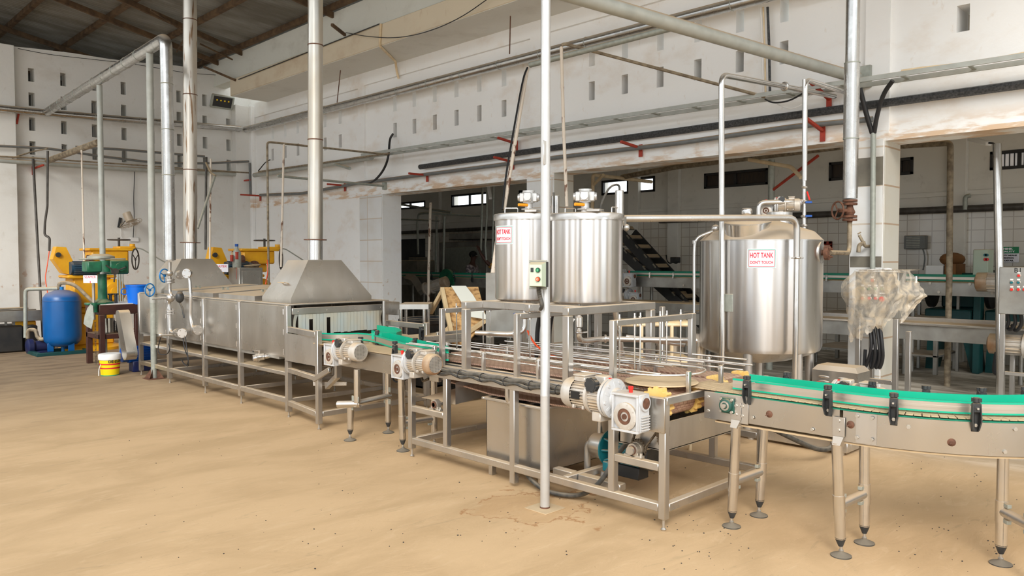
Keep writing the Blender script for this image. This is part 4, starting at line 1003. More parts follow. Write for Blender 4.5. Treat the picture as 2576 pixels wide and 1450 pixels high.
m = bxm(); m.cyl((.02, .03, .085), (.02, .03, .095), .016, n=20); r1_ = m.build('button_rim', 'black', bxn); bxm().cyl((.02, .03, .09), (.02, .03, .101), .0125, n=20).build('green_button', 'sign_green', r1_)
bxm().bx(.019, .023, .101, .021, .037, .102, 0).build('start_mark', 'white', r1_)
m = bxm(); m.cyl((.02, -.03, .085), (.02, -.03, .092), .016, n=20); r2_ = m.build('button_rim', 'black', bxn); bxm().cyl((.02, -.03, .09), (.02, -.03, .103), .0135, n=20).build('red_button', 'orange', r2_)
bxm().torus((.02, -.03, .103), (0, 0, 1), .006, .001, 16, 4).build('stop_mark', 'white', r2_)
m = bxm(); m.bx(-.035, .017, .084, -.015, .045, .09, .001); m.build('rocker_switch', 'black', bxn)
m = bxm()
for z in (-.09, .085): m.bx(-.1, z - .01, -.03, .03, z + .01, -.018, .002)
m.split('strap', 'galv', bxn)
m = MB(); c0 = Bx @ Vector((-.02, -.085, 0)); m.tube([c0, c0 + V(0, 0, -.04), c0 + V(.0, -.03, -.09), c0 + V(.0, -.035, -.13), c0 + V(.02, .0, -.15)], .013, 10, .03)
for i in range(18):
    p = c0 + V(0, -.0017 * i, -.007 * i); m.torus(p, (0, .2, 1), .0135, .0022, 12, 5)
m.build('flexible_conduit', 'rubber', bxn)

# ------------------------------------------------------------------ big hot tank
bt = T('hot_tank', 'large upright stainless hot tank with domed lid beside the tiled pillar', 'tank', (6.45, 3.75, 0))
pl = atx(1763, 740, 1); 
BD = 7.42                                                            # distance of the tank axis along the view
def at_depth(px, py, d): r_ = ray(px, py); f = Vector(_fw); return Vector((0, 0, HC)) + r_ * (d / r_.dot(f))
ctr = at_depth(1912, 700, BD); cx, cy = ctr.x, ctr.y
R = (2063 - 1763) / 2 / F * BD * .985
zz = lambda py: HC + (655 - py) / F * (BD - R * .0)
zt, zb = zz(606), zz(878)
prof = [(R * .12, zb - .13), (R * .5, zb - .09), (R * .85, zb - .025), (R * .97, zb + .01), (R, zb + .05), (R, zt)]
MB().lathe((cx, cy, 0), prof, 128).build('shell', 'shell', bt)
m = MB(); m.lathe((cx, cy, 0), [(R * 1.003, zt - .01), (R * 1.003, zt), (R * .87, zt + .075), (R * .855, zt + .083), (R * .5, zt + .15), (R * .28, zt + .19), (.05, zt + .2)], 96); dome = m.build('dome', 'steel', bt)
mc = at_depth(1878, 590, BD - .28); mr = .205
m = MB(); ax = Vector((-.16, -.08, 1)).normalized(); mo = Vector((mc.x, mc.y, zt + .05)); m.lathe(mo, [(mr, 0), (mr, .11), (mr + .006, .115)], 48, ax, cap=False); m.build('manhole_collar', 'steel_bright', bt)
m = MB(); m.lathe(mo + ax * .11, [(mr + .012, 0), (mr + .012, .012), (mr * .9, .03), (mr * .5, .055), (0, .065)], 48, ax); ml = m.build('manhole_lid', 'steel', bt)
m = MB(); m.lathe(mo + ax * .165 + V(.0, .0, 0), [(.008, 0), (.035, .02), (.05, .03), (.05, .06), (.04, .075), (0, .08)], 24, ax); m.build('lid_knob', 'steel_bright', ml)
dv = [(225, 0), (305, 0), (35, 0), (130, 0)]
for adeg in (196, 250, 318, 80):
    a = math.radians(adeg); lx, ly = cx + (R - .07) * math.cos(a), cy + (R - .07) * math.sin(a)
    MB().cyl((lx, ly, .132), (lx, ly, zb + .02), .042, n=20).build('leg', 'steel', bt)
MB().cyl((cx, cy, zb - .3), (cx, cy, zb - .11), .04, n=20).build('outlet', 'steel', bt)
vm = basis(ctr, (0, 0, 1), (1, 0, 0))
fa = math.atan2(-cy, -cx)                                            # direction from the tank to the camera
def on_tank(px):                                                     # angle on the shell seen at image column px
    s_ = (px - 1912) / F * BD / R; return fa + math.asin(max(-.999, min(.999, s_)))
sign_on(bt, cx, cy, R, on_tank(1915), zz(651), .245, .17, 'HOT TANK sign on the large tank beside the tiled pillar', '', .06, .042)
a = on_tank(1837); m = MB(basis((cx + R * math.cos(a), cy + R * math.sin(a), zz(757)), (-math.sin(a), math.cos(a), 0), (0, 0, 1))); m.bx(-.06, -.08, -.01, .06, .08, .008, .002); m.build('gauge_plate', 'galv', bt)
# agitator motor on a cone
mk = Vector((cx + .2, cy + .06, zt + .15))
mk = at_depth(1958, 560, BD + .18); mk.z = zt + .12
m = MB(); m.lathe(mk, [(.15, -.02), (.11, .13), (.13, .13), (.13, .16), (.1, .165)], 32); m.build('motor_cone', 'steel', bt)
am = gearmotor('grey agitator motor lying on top of the large hot tank', mk + V(-.08, .09, .19), Vector((.45, -.89, 0)).normalized(), Vector((-.89, -.45, 0)).normalized(), .62)
# side flange with rusty inlet pipe from the chrome riser
a = on_tank(2052); fc = Vector((cx + R * math.cos(a), cy + R * math.sin(a), zz(637))); fd = Vector((math.cos(a), math.sin(a), 0))
ip = T('steam_inlet', 'rusty flange and bent pipe joining the large hot tank to the chrome jacketed riser', 'pipe', fc)
MB().lathe(fc, [(.10, -.02), (.10, .004)], 32, fd).build('wall_ring', 'steel', ip)
m = MB(); m.lathe(fc + fd * .03, [(.025, -.03), (.025, .0), (.068, .0), (.068, .016), (.068, .022), (.068, .038), (.02, .04)], 28, fd)
for i in range(4):
    x_, y_, _ = m.frame(fd); b_ = fc + fd * .07 + (x_ * math.cos(i * PI / 2 + .7) + y_ * math.sin(i * PI / 2 + .7)) * .05; m.bolt(b_, fd, .011, .018)
m.build('flange', 'rust', ip)
CR = at_depth(2140, 400, 7.55)                                        # chrome riser axis
zr = lambda py: HC + (655 - py) / F * 7.55
MB().tube([fc + fd * .07, fc + fd * .07 + V(.02, -.01, 0) + (Vector((CR.x, CR.y, fc.z)) - fc) * .3, Vector((CR.x, CR.y, fc.z - .0)), Vector((CR.x, CR.y, zr(560)))], .022, 14, .1).build('inlet_bend', 'brown_pipe', ip)
vv = T('gate_valve', 'rusty gate valve with handwheel below the chrome jacketed riser', 'valve', (CR.x, CR.y, zr(560)))
m = MB()
for py in (505, 513, 545, 553): m.lathe((CR.x, CR.y, zr(py) - .012), [(.068, 0), (.068, .022)], 24)
m.lathe((CR.x, CR.y, zr(560)), [(.024, 0), (.03, .06), (.05, .1), (.03, .15), (.024, .21)], 20); hd = Vector((-.8, .45, 0)).normalized(); m.cyl((CR.x, CR.y, zr(530)), Vector((CR.x, CR.y, zr(530))) + hd * .13, .02, n=12); m.build('valve_body', 'rust', vv)
wc = Vector((CR.x, CR.y, zr(530))) + hd * .14; m = MB(); m.torus(wc, hd, .085, .009); xx, yy, _ = m.frame(hd)
for i in range(3):
    a = i * 2 * PI / 3; m.tube([wc, wc + (xx * math.cos(a) + yy * math.sin(a)) * .085], .007, 6)
m.build('handwheel', 'rust', vv)
rs = T('jacketed_riser', 'thick bright foil-jacketed steam riser dropping in front of the tiled pillar', 'pipe', (CR.x, CR.y, zr(500)))
m = MB(); zs_ = [zr(500), zr(350), zr(162), zr(-80)]
rr = .068
m.lathe((CR.x, CR.y, 0), [(rr, zs_[0]), (rr, zs_[1]), (rr + .004, zs_[1]), (rr + .004, zs_[2]), (rr - .004, zs_[2]), (rr - .004, zs_[3] + 1.2)], 40); m.build('jacket', 'jacket', rs)
m = MB(); m.lathe((CR.x, CR.y, 0), [(rr + .006, zs_[1] - .006), (rr + .006, zs_[1] + .006)], 40, cap=False); m.lathe((CR.x, CR.y, 0), [(rr + .006, zs_[2] - .006), (rr + .006, zs_[2] + .006)], 40, cap=False); m.split('seam_band', 'galv', rs)
# transfer pipe from the front tank to in front of the large tank, dropping through an elbow
D = 6.75
tp0 = Vector((t2x + r2 + .02, t2y - .12, 2.03)); e1 = at_depth(2005, 548, D); e2 = at_depth(2003, 925, D)
tpp = T('transfer_pipe', 'long stainless pipe from the front tank bending down before the large hot tank', 'pipe', e2)
m = MB(); m.tube([tp0, e1, Vector((e1.x, e1.y, e1.z - .35))], .028, 16, .11); m.build('upper_run', 'steel', tpp)
MB().tube([Vector((e1.x, e1.y, e1.z - .35)), Vector((e1.x, e1.y, .25))], .024, 16).build('down_pipe', 'steel_bright', tpp)
m = MB(); m.torus((e1.x, e1.y, e1.z - .35), (0, 0, 1), .03, .009); m.bar((e1.x - .06, e1.y + .02, e1.z - .35), (e1.x + .05, e1.y - .04, e1.z - .35), .012, .016); m.build('clamp', 'steel_bright', tpp)
# thin pipe bending over the left shoulder of the large tank
m = MB(); D = BD - .1; m.tube([at_depth(1808, 576, D), at_depth(1748, 600, D), at_depth(1746, 640, D), at_depth(1746, 850, D)], .014, 12, .07)
lp = T('side_pipe', 'thin pipe bending down along the left side of the large hot tank', 'pipe', at_depth(1746, 850, D)); m.build('pipe_run', 'steel_bright', lp)
m = MB(); m.sph(at_depth(1800, 576, D), .04); m.cyl(at_depth(1747, 600, D) - V(0, 0, .02), at_depth(1747, 600, D) - V(0, 0, .05), .02, n=14); m.build('fitting', 'steel', lp)
# pipes above the large tank: inlet manifold with blue levers
mf = T('inlet_manifold', 'dusty inlet manifold with two blue levers and one red lever above the large hot tank', 'pipe', at_depth(2022, 640, BD + .1))
D = BD + .1
m = MB(); m.tube([at_depth(1908, 545, D), at_depth(1908, 510, D), at_depth(2010, 508, D), at_depth(2022, 508, D)], .024, 14, .07); m.build('cross_pipe', 'steel', mf)
m = MB(); m.tube([at_depth(2023, 200, D), at_depth(2023, 640, D)], .018, 12)
for py in (472, 508, 545, 568): m.torus(at_depth(2023, py, D), (0, 0, 1), .022, .012)
m.sph(at_depth(2010, 510, D), .035); m.build('riser', 'steel', mf)
for py in (509, 544): m = MB(); a_ = at_depth(2026, py, D - .04); b_ = at_depth(2043, py, D - .05); m.bar(a_, b_, .014, .02, .004); m.build('blue_lever', 'blue_grip', mf)
m = MB(); m.bar(at_depth(2030, 482, D - .04), at_depth(2037, 504, D - .05), .012, .016, .004); m.build('red_lever', 'red', mf)
# ================================================================== slat conveyors with green guide rails
def arc_path(cx, cy, r, a0, a1, n):
    return [Vector((cx + r * math.cos(a0 + (a1 - a0) * i / n), cy + r * math.sin(a0 + (a1 - a0) * i / n), 0)) for i in range(n + 1)]
def resample(P, step):
    P = [Vector(p) for p in P]; out = [(P[0], (P[1] - P[0]).normalized())]; acc = 0; need = step
    for a, b_ in zip(P, P[1:]):
        l = (b_ - a).length; d = (b_ - a).normalized() if l else Vector((0, 1, 0)); pos = need - acc
        while pos <= l + 1e-9:
            out.append((a + d * pos, d)); pos += step
        acc = (acc + l) % step; need = step
    return out
def slats(path, o0, o1, z, name, par, step=.042, mt='slat'):
    m = MB()
    for p, d in resample(path, step)[:-1]:
        l = Vector((-d.y, d.x, 0)); T_ = Matrix.Translation(p + V(0, 0, z)) @ Matrix((d, l, V(0, 0, 1))).transposed().to_4x4()
        m.bx(.002, o0, -.006, step - .003, o1, 0, .0015, T_)
        for q in (.28, .52, .76): m.bx(step - .006, o0 + (o1 - o0) * q - .012, -.005, step + .004, o0 + (o1 - o0) * q + .012, .0005, .001, T_)
    return m.build(name, mt, par)
def guide_clamp(par, p, nrm, z=.80, zk=.985, reach=.09, nm='guide_clamp'):
    """black plastic clamp bolted to the channel side; nrm points outward"""
    n = Vector(nrm).normalized(); s_ = Vector((-n.y, n.x, 0)); B = Matrix.Translation(Vector((p[0], p[1], 0)) + n * .018) @ Matrix((s_, n, V(0, 0, 1))).transposed().to_4x4()
    m = MB(B)
    for sg in (-1, 1): m.add([(sg * .009, -.014, z), (sg * .009, .012, z + .012), (sg * .018, .02, z + .06), (sg * .014, .014, z + .15), (sg * .014, -.016, z + .15), (sg * .018, -.016, z + .06),
                              (sg * .015, -.014, z), (sg * .015, .012, z + .012), (sg * .024, .02, z + .06), (sg * .02, .014, z + .15), (sg * .02, -.016, z + .15), (sg * .024, -.016, z + .06)],
                             [(0, 1, 2, 3, 4, 5), (6, 11, 10, 9, 8, 7)] + [(i, (i + 1) % 6, (i + 1) % 6 + 6, i + 6) for i in range(6)])
    m.bx(-.02, -.016, z + .105, .02, .014, z + .155, .003); m.cyl((0, 0, z + .15), (0, 0, zk - .022), .011, n=12); m.bx(-.018, -.018, z, .018, -.013, z + .12, .001)
    o = m.build(nm, 'black', par)
    m = MB(B)
    for i in range(4):
        a = i * PI / 2 + .5; m.cyl((.013 * math.cos(a), .013 * math.sin(a), zk - .02), (.013 * math.cos(a), .013 * math.sin(a), zk), .0125, n=10)
    m.cyl((0, 0, zk - .022), (0, 0, zk + .002), .016, n=14); m.build('clamp_knob', 'black', o)
    m = MB(B); m.cyl((0, .03, z + .128), (0, -reach, z + .128), .0055, n=10); m.bolt((0, -.012, z + .035), (0, 1, 0), .011, .008); m.build('clamp_rod', 'bolt', o)
    return o
def pipe_leg(par, top, foot, r=.030, sleeve=(.22, .34), plate=None):
    top = Vector(top); foot = Vector(foot); d = (top - foot).normalized()
    lg = MB().cyl(foot + d * .105, top, r, n=24).build('leg', 'steel_bright', par)
    m = MB(); m.lathe(foot, [(r * .45, .06), (r * .95, .1), (r * 1.02, .112)], 20, d); m.build('leg_plug', 'black', lg)
    m = MB(); m.lathe(foot, [(.058, 0), (.058, .006), (.02, .022), (.012, .026)], 28); f = m.build('foot_pad', 'dustplate' if False else 'rubber', lg)
    MB().lathe(foot, [(.011, .02), (.015, .035), (.009, .04), (.009, .075)], 12).build('foot_stem', 'bolt', lg)
    if sleeve: MB().cyl(foot + d * sleeve[0], foot + d * sleeve[1], r + .0035, n=24).build('sleeve', 'steel_bright', lg)
    return lg
def cross_tube(par, a, b_, r=.027):
    MB().cyl(a, b_, r, n=20).build('cross_tube', 'steel', par)
    d = (Vector(b_) - Vector(a)).normalized(); s_ = Vector((-d.y, d.x, 0))
    for p in (Vector(a) + d * .05, Vector(b_) - d * .05):
        m = MB()
        for dz in (-.045, .045): m.bar(p + V(0, 0, dz) - s_ * .012, p + V(0, 0, dz) + s_ * .012, .035, .022, .002)
        m.split('tube_clamp', 'galv', par)

ZB, ZC, ZS = .690, .853, .866
gc = T('slat_conveyor', 'curved slat conveyor with bright green guide rails and pipe legs at right foreground', 'conveyor', (4.7, 1.7, 0))
cxo, cyo, Ro, Wd = 5.60, 1.78, 1.20, .36
outer = [Vector((4.40, y, 0)) for y in (2.60, 2.35, 2.1, 1.9)] + arc_path(cxo, cyo, Ro, PI, PI + 1.55, 22)
straight = outer[:5]
m = MB(); m.strip([Vector((4.40, 2.66, 0)), Vector((4.4, 2.36, 0)), Vector((4.4, 1.80, 0))], [(0, ZB), (0, ZC), (.005, ZC), (.005, ZB)]); m.bx(4.40, 1.8, ZB - .003, 4.46, 2.66, ZB, 0); m.build('side_plate', 'steel_panel', gc)
m = MB(); m.strip(outer[4:], [(-.001, ZB - .016), (-.001, ZC - .004), (.005, ZC - .004), (.005, ZB - .016)]); m.build('side_plate', 'steel_panel', gc)
m = MB(); m.strip(outer, [(Wd, ZB), (Wd, ZC), (Wd + .005, ZC), (Wd + .005, ZB)]); m.build('side_plate', 'steel_panel', gc)
m = MB(); m.strip(outer, [(.01, ZB - .03), (.01, ZB - .02), (Wd - .01, ZB - .02), (Wd - .01, ZB - .03)]); m.build('return_strip', 'slat', gc)
m = MB(); m.strip(outer, [(-.002, ZC - .002), (-.002, ZC + .002), (.03, ZC + .002), (.03, ZC - .002)]); m.build('wear_strip', 'green_dark', gc)
slats([p + Vector((0, 0, 0)) for p in [Vector((4.40, 2.85, 0))] + outer], .012, Wd - .012, ZS, 'slat_chain', gc)
# connection plates, bolts, rust spots
jp = arc_path(cxo, cyo, Ro, PI + .06, PI + .15, 4)
m = MB(); m.strip(jp, [(-.006, ZB - .01), (-.006, ZC - .006), (-.001, ZC - .006), (-.001, ZB - .01)]); m.build('joint_plate', 'steel', gc)
m = MB(); m.bx(4.392, 2.36, ZB - .01, 4.399, 2.67, ZC, .002); m.build('end_plate', 'steel', gc)
m = MB()
for (y, z) in ((1.70, .83), (1.70, .71), (1.62, .83), (1.62, .71), (2.33, .73), (2.64, .82), (2.64, .73), (1.955, .715), (2.40, .79), (2.40, .73)): m.bolt((4.394, y, z), (-1, 0, 0), .011, .008)
for a, z in ((.28, .80), (.66, .70), (.7, .82)):
    p = Vector((cxo - Ro * math.cos(a), cyo - Ro * math.sin(a), z)); m.bolt(p, (-math.cos(a), -math.sin(a), 0), .012, .009)
m.split('bolt', 'bolt', gc)
m = MB()
for (x, y, z, nx, ny) in ((4.399, 2.225, .765, -1, 0), (4.399, 1.738, .775, -1, 0), (cxo - Ro * math.cos(.45), cyo - Ro * math.sin(.45), .735, -math.cos(.45), -math.sin(.45))):
    p = Vector((x, y, z)); n_ = Vector((nx, ny, 0)); m.lathe(p, [(.022, 0), (.018, .003), (.012, .006), (.009, .012)], 14, n_); m.bar(p + n_ * .01, p + n_ * .028 + V(0, .012, -.006), .006)
m.split('rusty_stud', 'rust', gc)
# green bearing unit on the end plate
m = MB(); bp_ = Vector((4.392, 2.50, .785)); m.bx(4.376, 2.45, .735, 4.392, 2.55, .835, .014); m.lathe(bp_, [(.045, .0), (.042, .035), (.034, .04)], 24, (-1, 0, 0)); b1 = m.build('flange_bearing', 'dkgreen', gc)
m = MB(); m.lathe(bp_ - V(.035, 0, 0), [(.033, 0), (.03, .008), (.02, .008), (.02, .0)], 20, (-1, 0, 0)); m.cyl(bp_, bp_ - V(.06, 0, 0), .014); m.build('bearing_insert', 'bolt', b1)
m = MB()
for dy in (-.038, .038):
    for dz in (-.038, .038): m.bolt((4.378, 2.5 + dy, .785 + dz), (-1, 0, 0), .010, .014)
m.split('bearing_bolt', 'bolt', b1)
# guide rails
gpath = [Vector((4.40, 2.52, 0))] + outer[1:]
m = MB(); m.strip(gpath, [(.085, .884), (.085, .932), (.098, .932), (.098, .884)]); m.strip(gpath, [(.082, .902), (.082, .914), (.085, .914), (.085, .902)]); nr = m.build('guide_rail', 'beige_alu', gc, label='near aluminium guide rail')
m = MB(); m.strip(gpath, [(.083, .932), (.083, .942), (.106, .942), (.106, .932)]); m.strip(gpath, [(.083, .875), (.083, .884), (.106, .884), (.106, .875)]); m.strip(gpath, [(.098, .884), (.098, .932), (.106, .932), (.106, .884)]); m.build('green_liner', 'green', nr)
m = MB(); m.strip(gpath, [(Wd - .045, .886), (Wd - .045, .935), (Wd - .03, .935), (Wd - .03, .886)]); fr_ = m.build('guide_rail', 'beige_alu', gc, label='far aluminium guide rail')
m = MB(); m.strip(gpath, [(Wd - .06, .874), (Wd - .06, .946), (Wd - .046, .946), (Wd - .046, .874)]); m.build('green_liner', 'green', fr_)
for y in (2.365, 1.862): guide_clamp(gc, (4.40, y), (-1, 0, 0), .805, .985)
for a in (.10, .42, .78): guide_clamp(gc, (cxo - Ro * math.cos(a + .12), cyo - Ro * math.sin(a + .12)), (-math.cos(a + .12), -math.sin(a + .12), 0), .80, .98)
guide_clamp(gc, (4.40 + Wd + .005, 2.30), (1, 0, 0), .80, .975, .05)
for a in (.02, .37, .72, 1.05): ri = Ro - Wd; guide_clamp(gc, (cxo - ri * math.cos(a), cyo - ri * math.sin(a)), (math.cos(a), math.sin(a), 0), .80, .975, .05)
# legs
def leg_pair(t0, t1, f0, f1, zc, br=True):
    pipe_leg(gc, t0, f0, sleeve=(zc - .06, zc + .06)); pipe_leg(gc, t1, f1, sleeve=(zc - .06, zc + .06))
    a = Vector(f0).lerp(Vector(t0), zc / t0[2]); b_ = Vector(f1).lerp(Vector(t1), zc / t1[2]); cross_tube(gc, a, b_)
leg_pair((4.39, 2.44, .665), (4.76, 2.44, .69), (4.435, 2.49, 0), (4.755, 2.47, 0), .30)
leg_pair((4.385, 1.808, .665), (4.74, 1.79, .69), (4.437, 1.795, 0), (4.74, 1.78, 0), .30)
leg_pair((4.952, 1.118, .69), (4.765, .93, .68), (4.952, 1.118, 0), (4.765, .93, 0), .30)
for (x, y) in ((4.39, 2.44), (4.39, 1.80)):
    m = MB(); m.bx(x - .004, y - .035, .70, x + .0, y + .035, .81, .001); m.add([(x - .006, y - .03, .70), (x - .006, y + .03, .70), (x - .036, y + .022, .655), (x - .036, y - .022, .655), (x + .03, y - .03, .68), (x + .03, y + .03, .68), (x + .02, y + .022, .64), (x + .02, y - .022, .64)], [(0, 1, 2, 3), (4, 7, 6, 5), (0, 3, 7, 4), (1, 5, 6, 2), (3, 2, 6, 7), (0, 4, 5, 1)])
    for dz in (.735, .79): m.bolt((x - .004, y, dz), (-1, 0, 0), .011, .008)
    m.build('leg_bracket', 'steel', gc)
g4 = gearmotor('geared motor half hidden behind the green guide rail, before the louvred steel box', (4.84, 2.12, .80), (0, -1, 0), (-1, 0, 0), .8)
MB().cyl((4.77, 2.12, .785), (4.82, 2.12, .785), .02).build('output_shaft', 'steel', g4)

# ------------------------------------------------------------------ short conveyor between the oven and the belts
lc = T('slat_conveyor', 'short slat conveyor with curled green guides between oven mouth and brown belts', 'conveyor', (4.25, 6.0, 0))
o2 = [Vector((4.04, 5.40, 0)), Vector((4.04, 5.9, 0)), Vector((4.04, 6.5, 0))] + arc_path(4.54, 6.5, .5, PI, PI / 2, 8)[1:] + [Vector((4.9, 7.0, 0)), Vector((5.35, 7.0, 0))]
o2r = list(reversed(o2)); W2 = .36
m = MB(); m.strip([Vector((4.04, 6.55, 0)), Vector((4.04, 5.40, 0))], [(0, ZB), (0, ZC), (.005, ZC), (.005, ZB)]); m.build('side_plate', 'steel_panel', lc)
m = MB(); m.strip([Vector((4.04, 6.45, 0)), Vector((4.04, 5.40, 0))], [(W2, ZB), (W2, ZC), (W2 + .005, ZC), (W2 + .005, ZB)]); m.build('side_plate', 'steel_panel', lc)
m = MB(); m.bx(4.12, 7.02, ZC - .03, 5.3, 7.42, ZC + .01, .003); m.build('outlet_plate', 'dustplate', lc)
slats([Vector((4.04, 6.95, 0)), Vector((4.04, 5.32, 0))], .012, W2 - .012, ZS, 'slat_chain', lc); 
MB().bx(4.1, 6.6, ZC - .02, 5.7, 7.0, ZC + .008, .003).build('slat_bed', 'dustplate', lc)
m = MB(); m.bx(5.3, 6.5, ZC - .06, 5.75, 6.53, ZC + .07, .003); m.bx(5.0, 6.35, ZC, 5.6, 6.40, ZC + .05, .003); m.build('end_stop', 'steel', lc)
def zpath(pts, z): return [atz(px, py, z) for px, py in pts]
near = zpath([(746, 829), (775, 833), (805, 838), (835, 839.5), (870, 839), (900, 838), (925, 840), (948, 845), (975, 853), (1010, 862), (1060, 872), (1125, 886)], .945)
def flat(P): return [Vector((p.x, p.y, 0)) for p in P]
near = flat(near)
m = MB(); m.strip(near, [(0, .884), (0, .932), (.012, .932), (.012, .884)]); gr = m.build('guide_rail', 'beige_alu', lc)
m = MB(); m.strip(near, [(-.003, .934), (-.003, .946), (.014, .946), (.014, .934)]); m.strip(near, [(-.003, .872), (-.003, .884), (.014, .884), (.014, .872)]); m.build('green_liner', 'green', gr)
far = flat(zpath([(934, 832), (975, 838), (1010, 846), (1060, 858), (1125, 872)], .96))
m = MB(); m.strip(far, [(0, .882), (0, .962), (.012, .962), (.012, .882)]); m.build('guide_rail', 'green', lc, label='bright green guide board')
cur = flat(zpath([(948, 818), (970, 822), (992, 824), (1005, 828), (1008, 833), (995, 837), (960, 839), (936, 838)], .965))
m = MB(); m.strip(cur, [(0, .90), (0, .965), (.01, .965), (.01, .90)]); m.build('guide_rail', 'green', lc, label='curled end of green guide')
for y in (5.52, 6.05): guide_clamp(lc, (4.04, y), (-1, 0, 0), .805, .99)
guide_clamp(lc, (4.405, 5.75), (1, 0, 0), .82, .975, .05); guide_clamp(lc, (4.95, 6.35), (0, -1, 0), .86, 1.0, .03); guide_clamp(lc, (4.5, 6.5), (.5, -1, 0), .84, .985, .03)
# stepped legs near the oven, straight pair near the belts
pipe_leg(lc, (4.02, 6.22, .35), (4.02, 6.235, 0), sleeve=(.22, .33))
MB().cyl((4.0, 6.08, .38), (4.0, 6.08, .69), .03, n=24).build('leg', 'steel_bright', lc)
m = MB(); m.cyl((4.0, 6.12, .365), (4.48, 6.24, .365), .03, n=24, cap=False); m.cyl((3.93, 6.30, .345), (4.05, 6.10, .36), .032, n=24, cap=False); m.build('cross_tube', 'steel_bright', lc)
MB().cyl((3.935, 6.295, .346), (3.95, 6.27, .348), .0295, n=24).build('tube_bore', 'dark', lc)
pipe_leg(lc, (4.46, 6.24, .69), (4.47, 6.25, 0), sleeve=(.33, .42))
for (x, y, z) in ((4.0, 6.1, .41), (4.02, 6.22, .315), (4.46, 6.24, .43), (4.46, 6.24, .31)):
    m = MB(); m.bx(x - .012, y - .055, z - .02, x - .004, y + .055, z + .03, .002)
    m.split('tube_clamp', 'galv', lc)
pipe_leg(lc, (4.10, 5.54, .69), (4.13, 5.555, 0), sleeve=(.20, .32)); pipe_leg(lc, (4.44, 5.50, .69), (4.46, 5.52, 0), sleeve=None); cross_tube(lc, (4.12, 5.55, .25), (4.46, 5.52, .25))
m = MB(); m.bx(4.0, 6.43, ZB - .12, 4.06, 6.47, ZC + .04, .003); m.bar((4.03, 6.45, ZB - .10), (4.12, 6.80, ZB - .26), .045, .05); m.build('motor_hanger', 'steel', lc)
m = MB(); chainpath(m, [(4.10, 6.55, .80), (4.12, 6.75, .58)], .02); m.build('drive_chain', 'chain', lc)
pillow(4.06, 6.58, .745, lc)
tag(recentre(MB().tube([(4.3, 5.95, .64), (4.25, 5.85, .56), (4.3, 5.72, .6), (4.3, 5.6, .68)], .009, 8, .08).build('motor_cable', 'cable'), (4.3, 5.85, .56)), 'black cable drooping under the short conveyor with curved green guides', 'cable')

# ------------------------------------------------------------------ skid, louvred box
sk = T('tank_skid', 'low stainless base skid on the floor beneath the large hot tank', 'skid', (7.15, 3.6, 0))
for a in ((6.72, 2.68, .03, 6.80, 4.65, .13), (7.55, 2.68, .03, 7.63, 4.65, .13), (6.80, 2.68, .03, 7.55, 2.76, .13), (6.8, 4.57, .03, 7.55, 4.65, .13), (6.8, 3.3, .05, 7.55, 3.36, .125), (6.8, 3.95, .05, 7.55, 4.0, .125)): MB().bx(*a, .005).build('skid_beam', 'steel', sk)
m = MB()
for x in (6.76, 7.59):
    for y in (2.75, 3.6, 4.55): m.cyl((x, y, 0), (x, y, .03), .03)
m.split('skid_foot', 'bolt', sk)
MB().bx(6.76, 2.72, .16, 7.55, 3.4, .20, .004).build('pump_plate', 'steel', sk)
m = MB()
for (x, y) in ((6.8, 2.78), (6.8, 3.25), (7.5, 2.8)): m.cyl((x, y, .13), (x, y, .16), .022)
m.split('rubber_mount', 'rust', sk)
lb = T('motor_cover', 'stainless louvred motor cover box with sloping top edges behind the green guide rails', 'box', (7.1, 3.0, .2))
cx_, cy_ = atz(2143, 950, .62).x, atz(2143, 950, .62).y
bx0, by0 = 7.08, 2.74; bx1, by1 = 7.36, 3.16; q = .035
m = MB(); m.prism([(bx0, by0), (bx1, by0), (bx1, by1), (bx0, by1)], .205, .68); m.add([(bx0, by0, .68), (bx1, by0, .68), (bx1, by1, .68), (bx0, by1, .68), (bx0 + q, by0 + q, .725), (bx1 - q, by0 + q, .725), (bx1 - q, by1 - q, .725), (bx0 + q, by1 - q, .725)], [(0, 1, 5, 4), (1, 2, 6, 5), (2, 3, 7, 6), (3, 0, 4, 7), (4, 5, 6, 7)]); m.build('casing', 'steel_panel', lb)
for cyy in (3.05, 2.87):
    for i in range(6):
        z = .62 - i * .045; MB().sph((bx0, cyy, z), .055, (.18, 1, .24), 14, 8).build('louvre', 'steel_bright', lb)
tag(recentre(MB().tube([(5.45, 3.0, .62), (5.6, 2.95, .45), (5.9, 2.85, .30), (6.3, 2.75, .12), (6.55, 2.72, .10), (6.9, 2.9, .24)], .022, 10, .15).build('power_cable', 'rubber'), (6.3, 2.75, .1)), 'thick black cable sagging from the belt frame to the skid', 'cable')
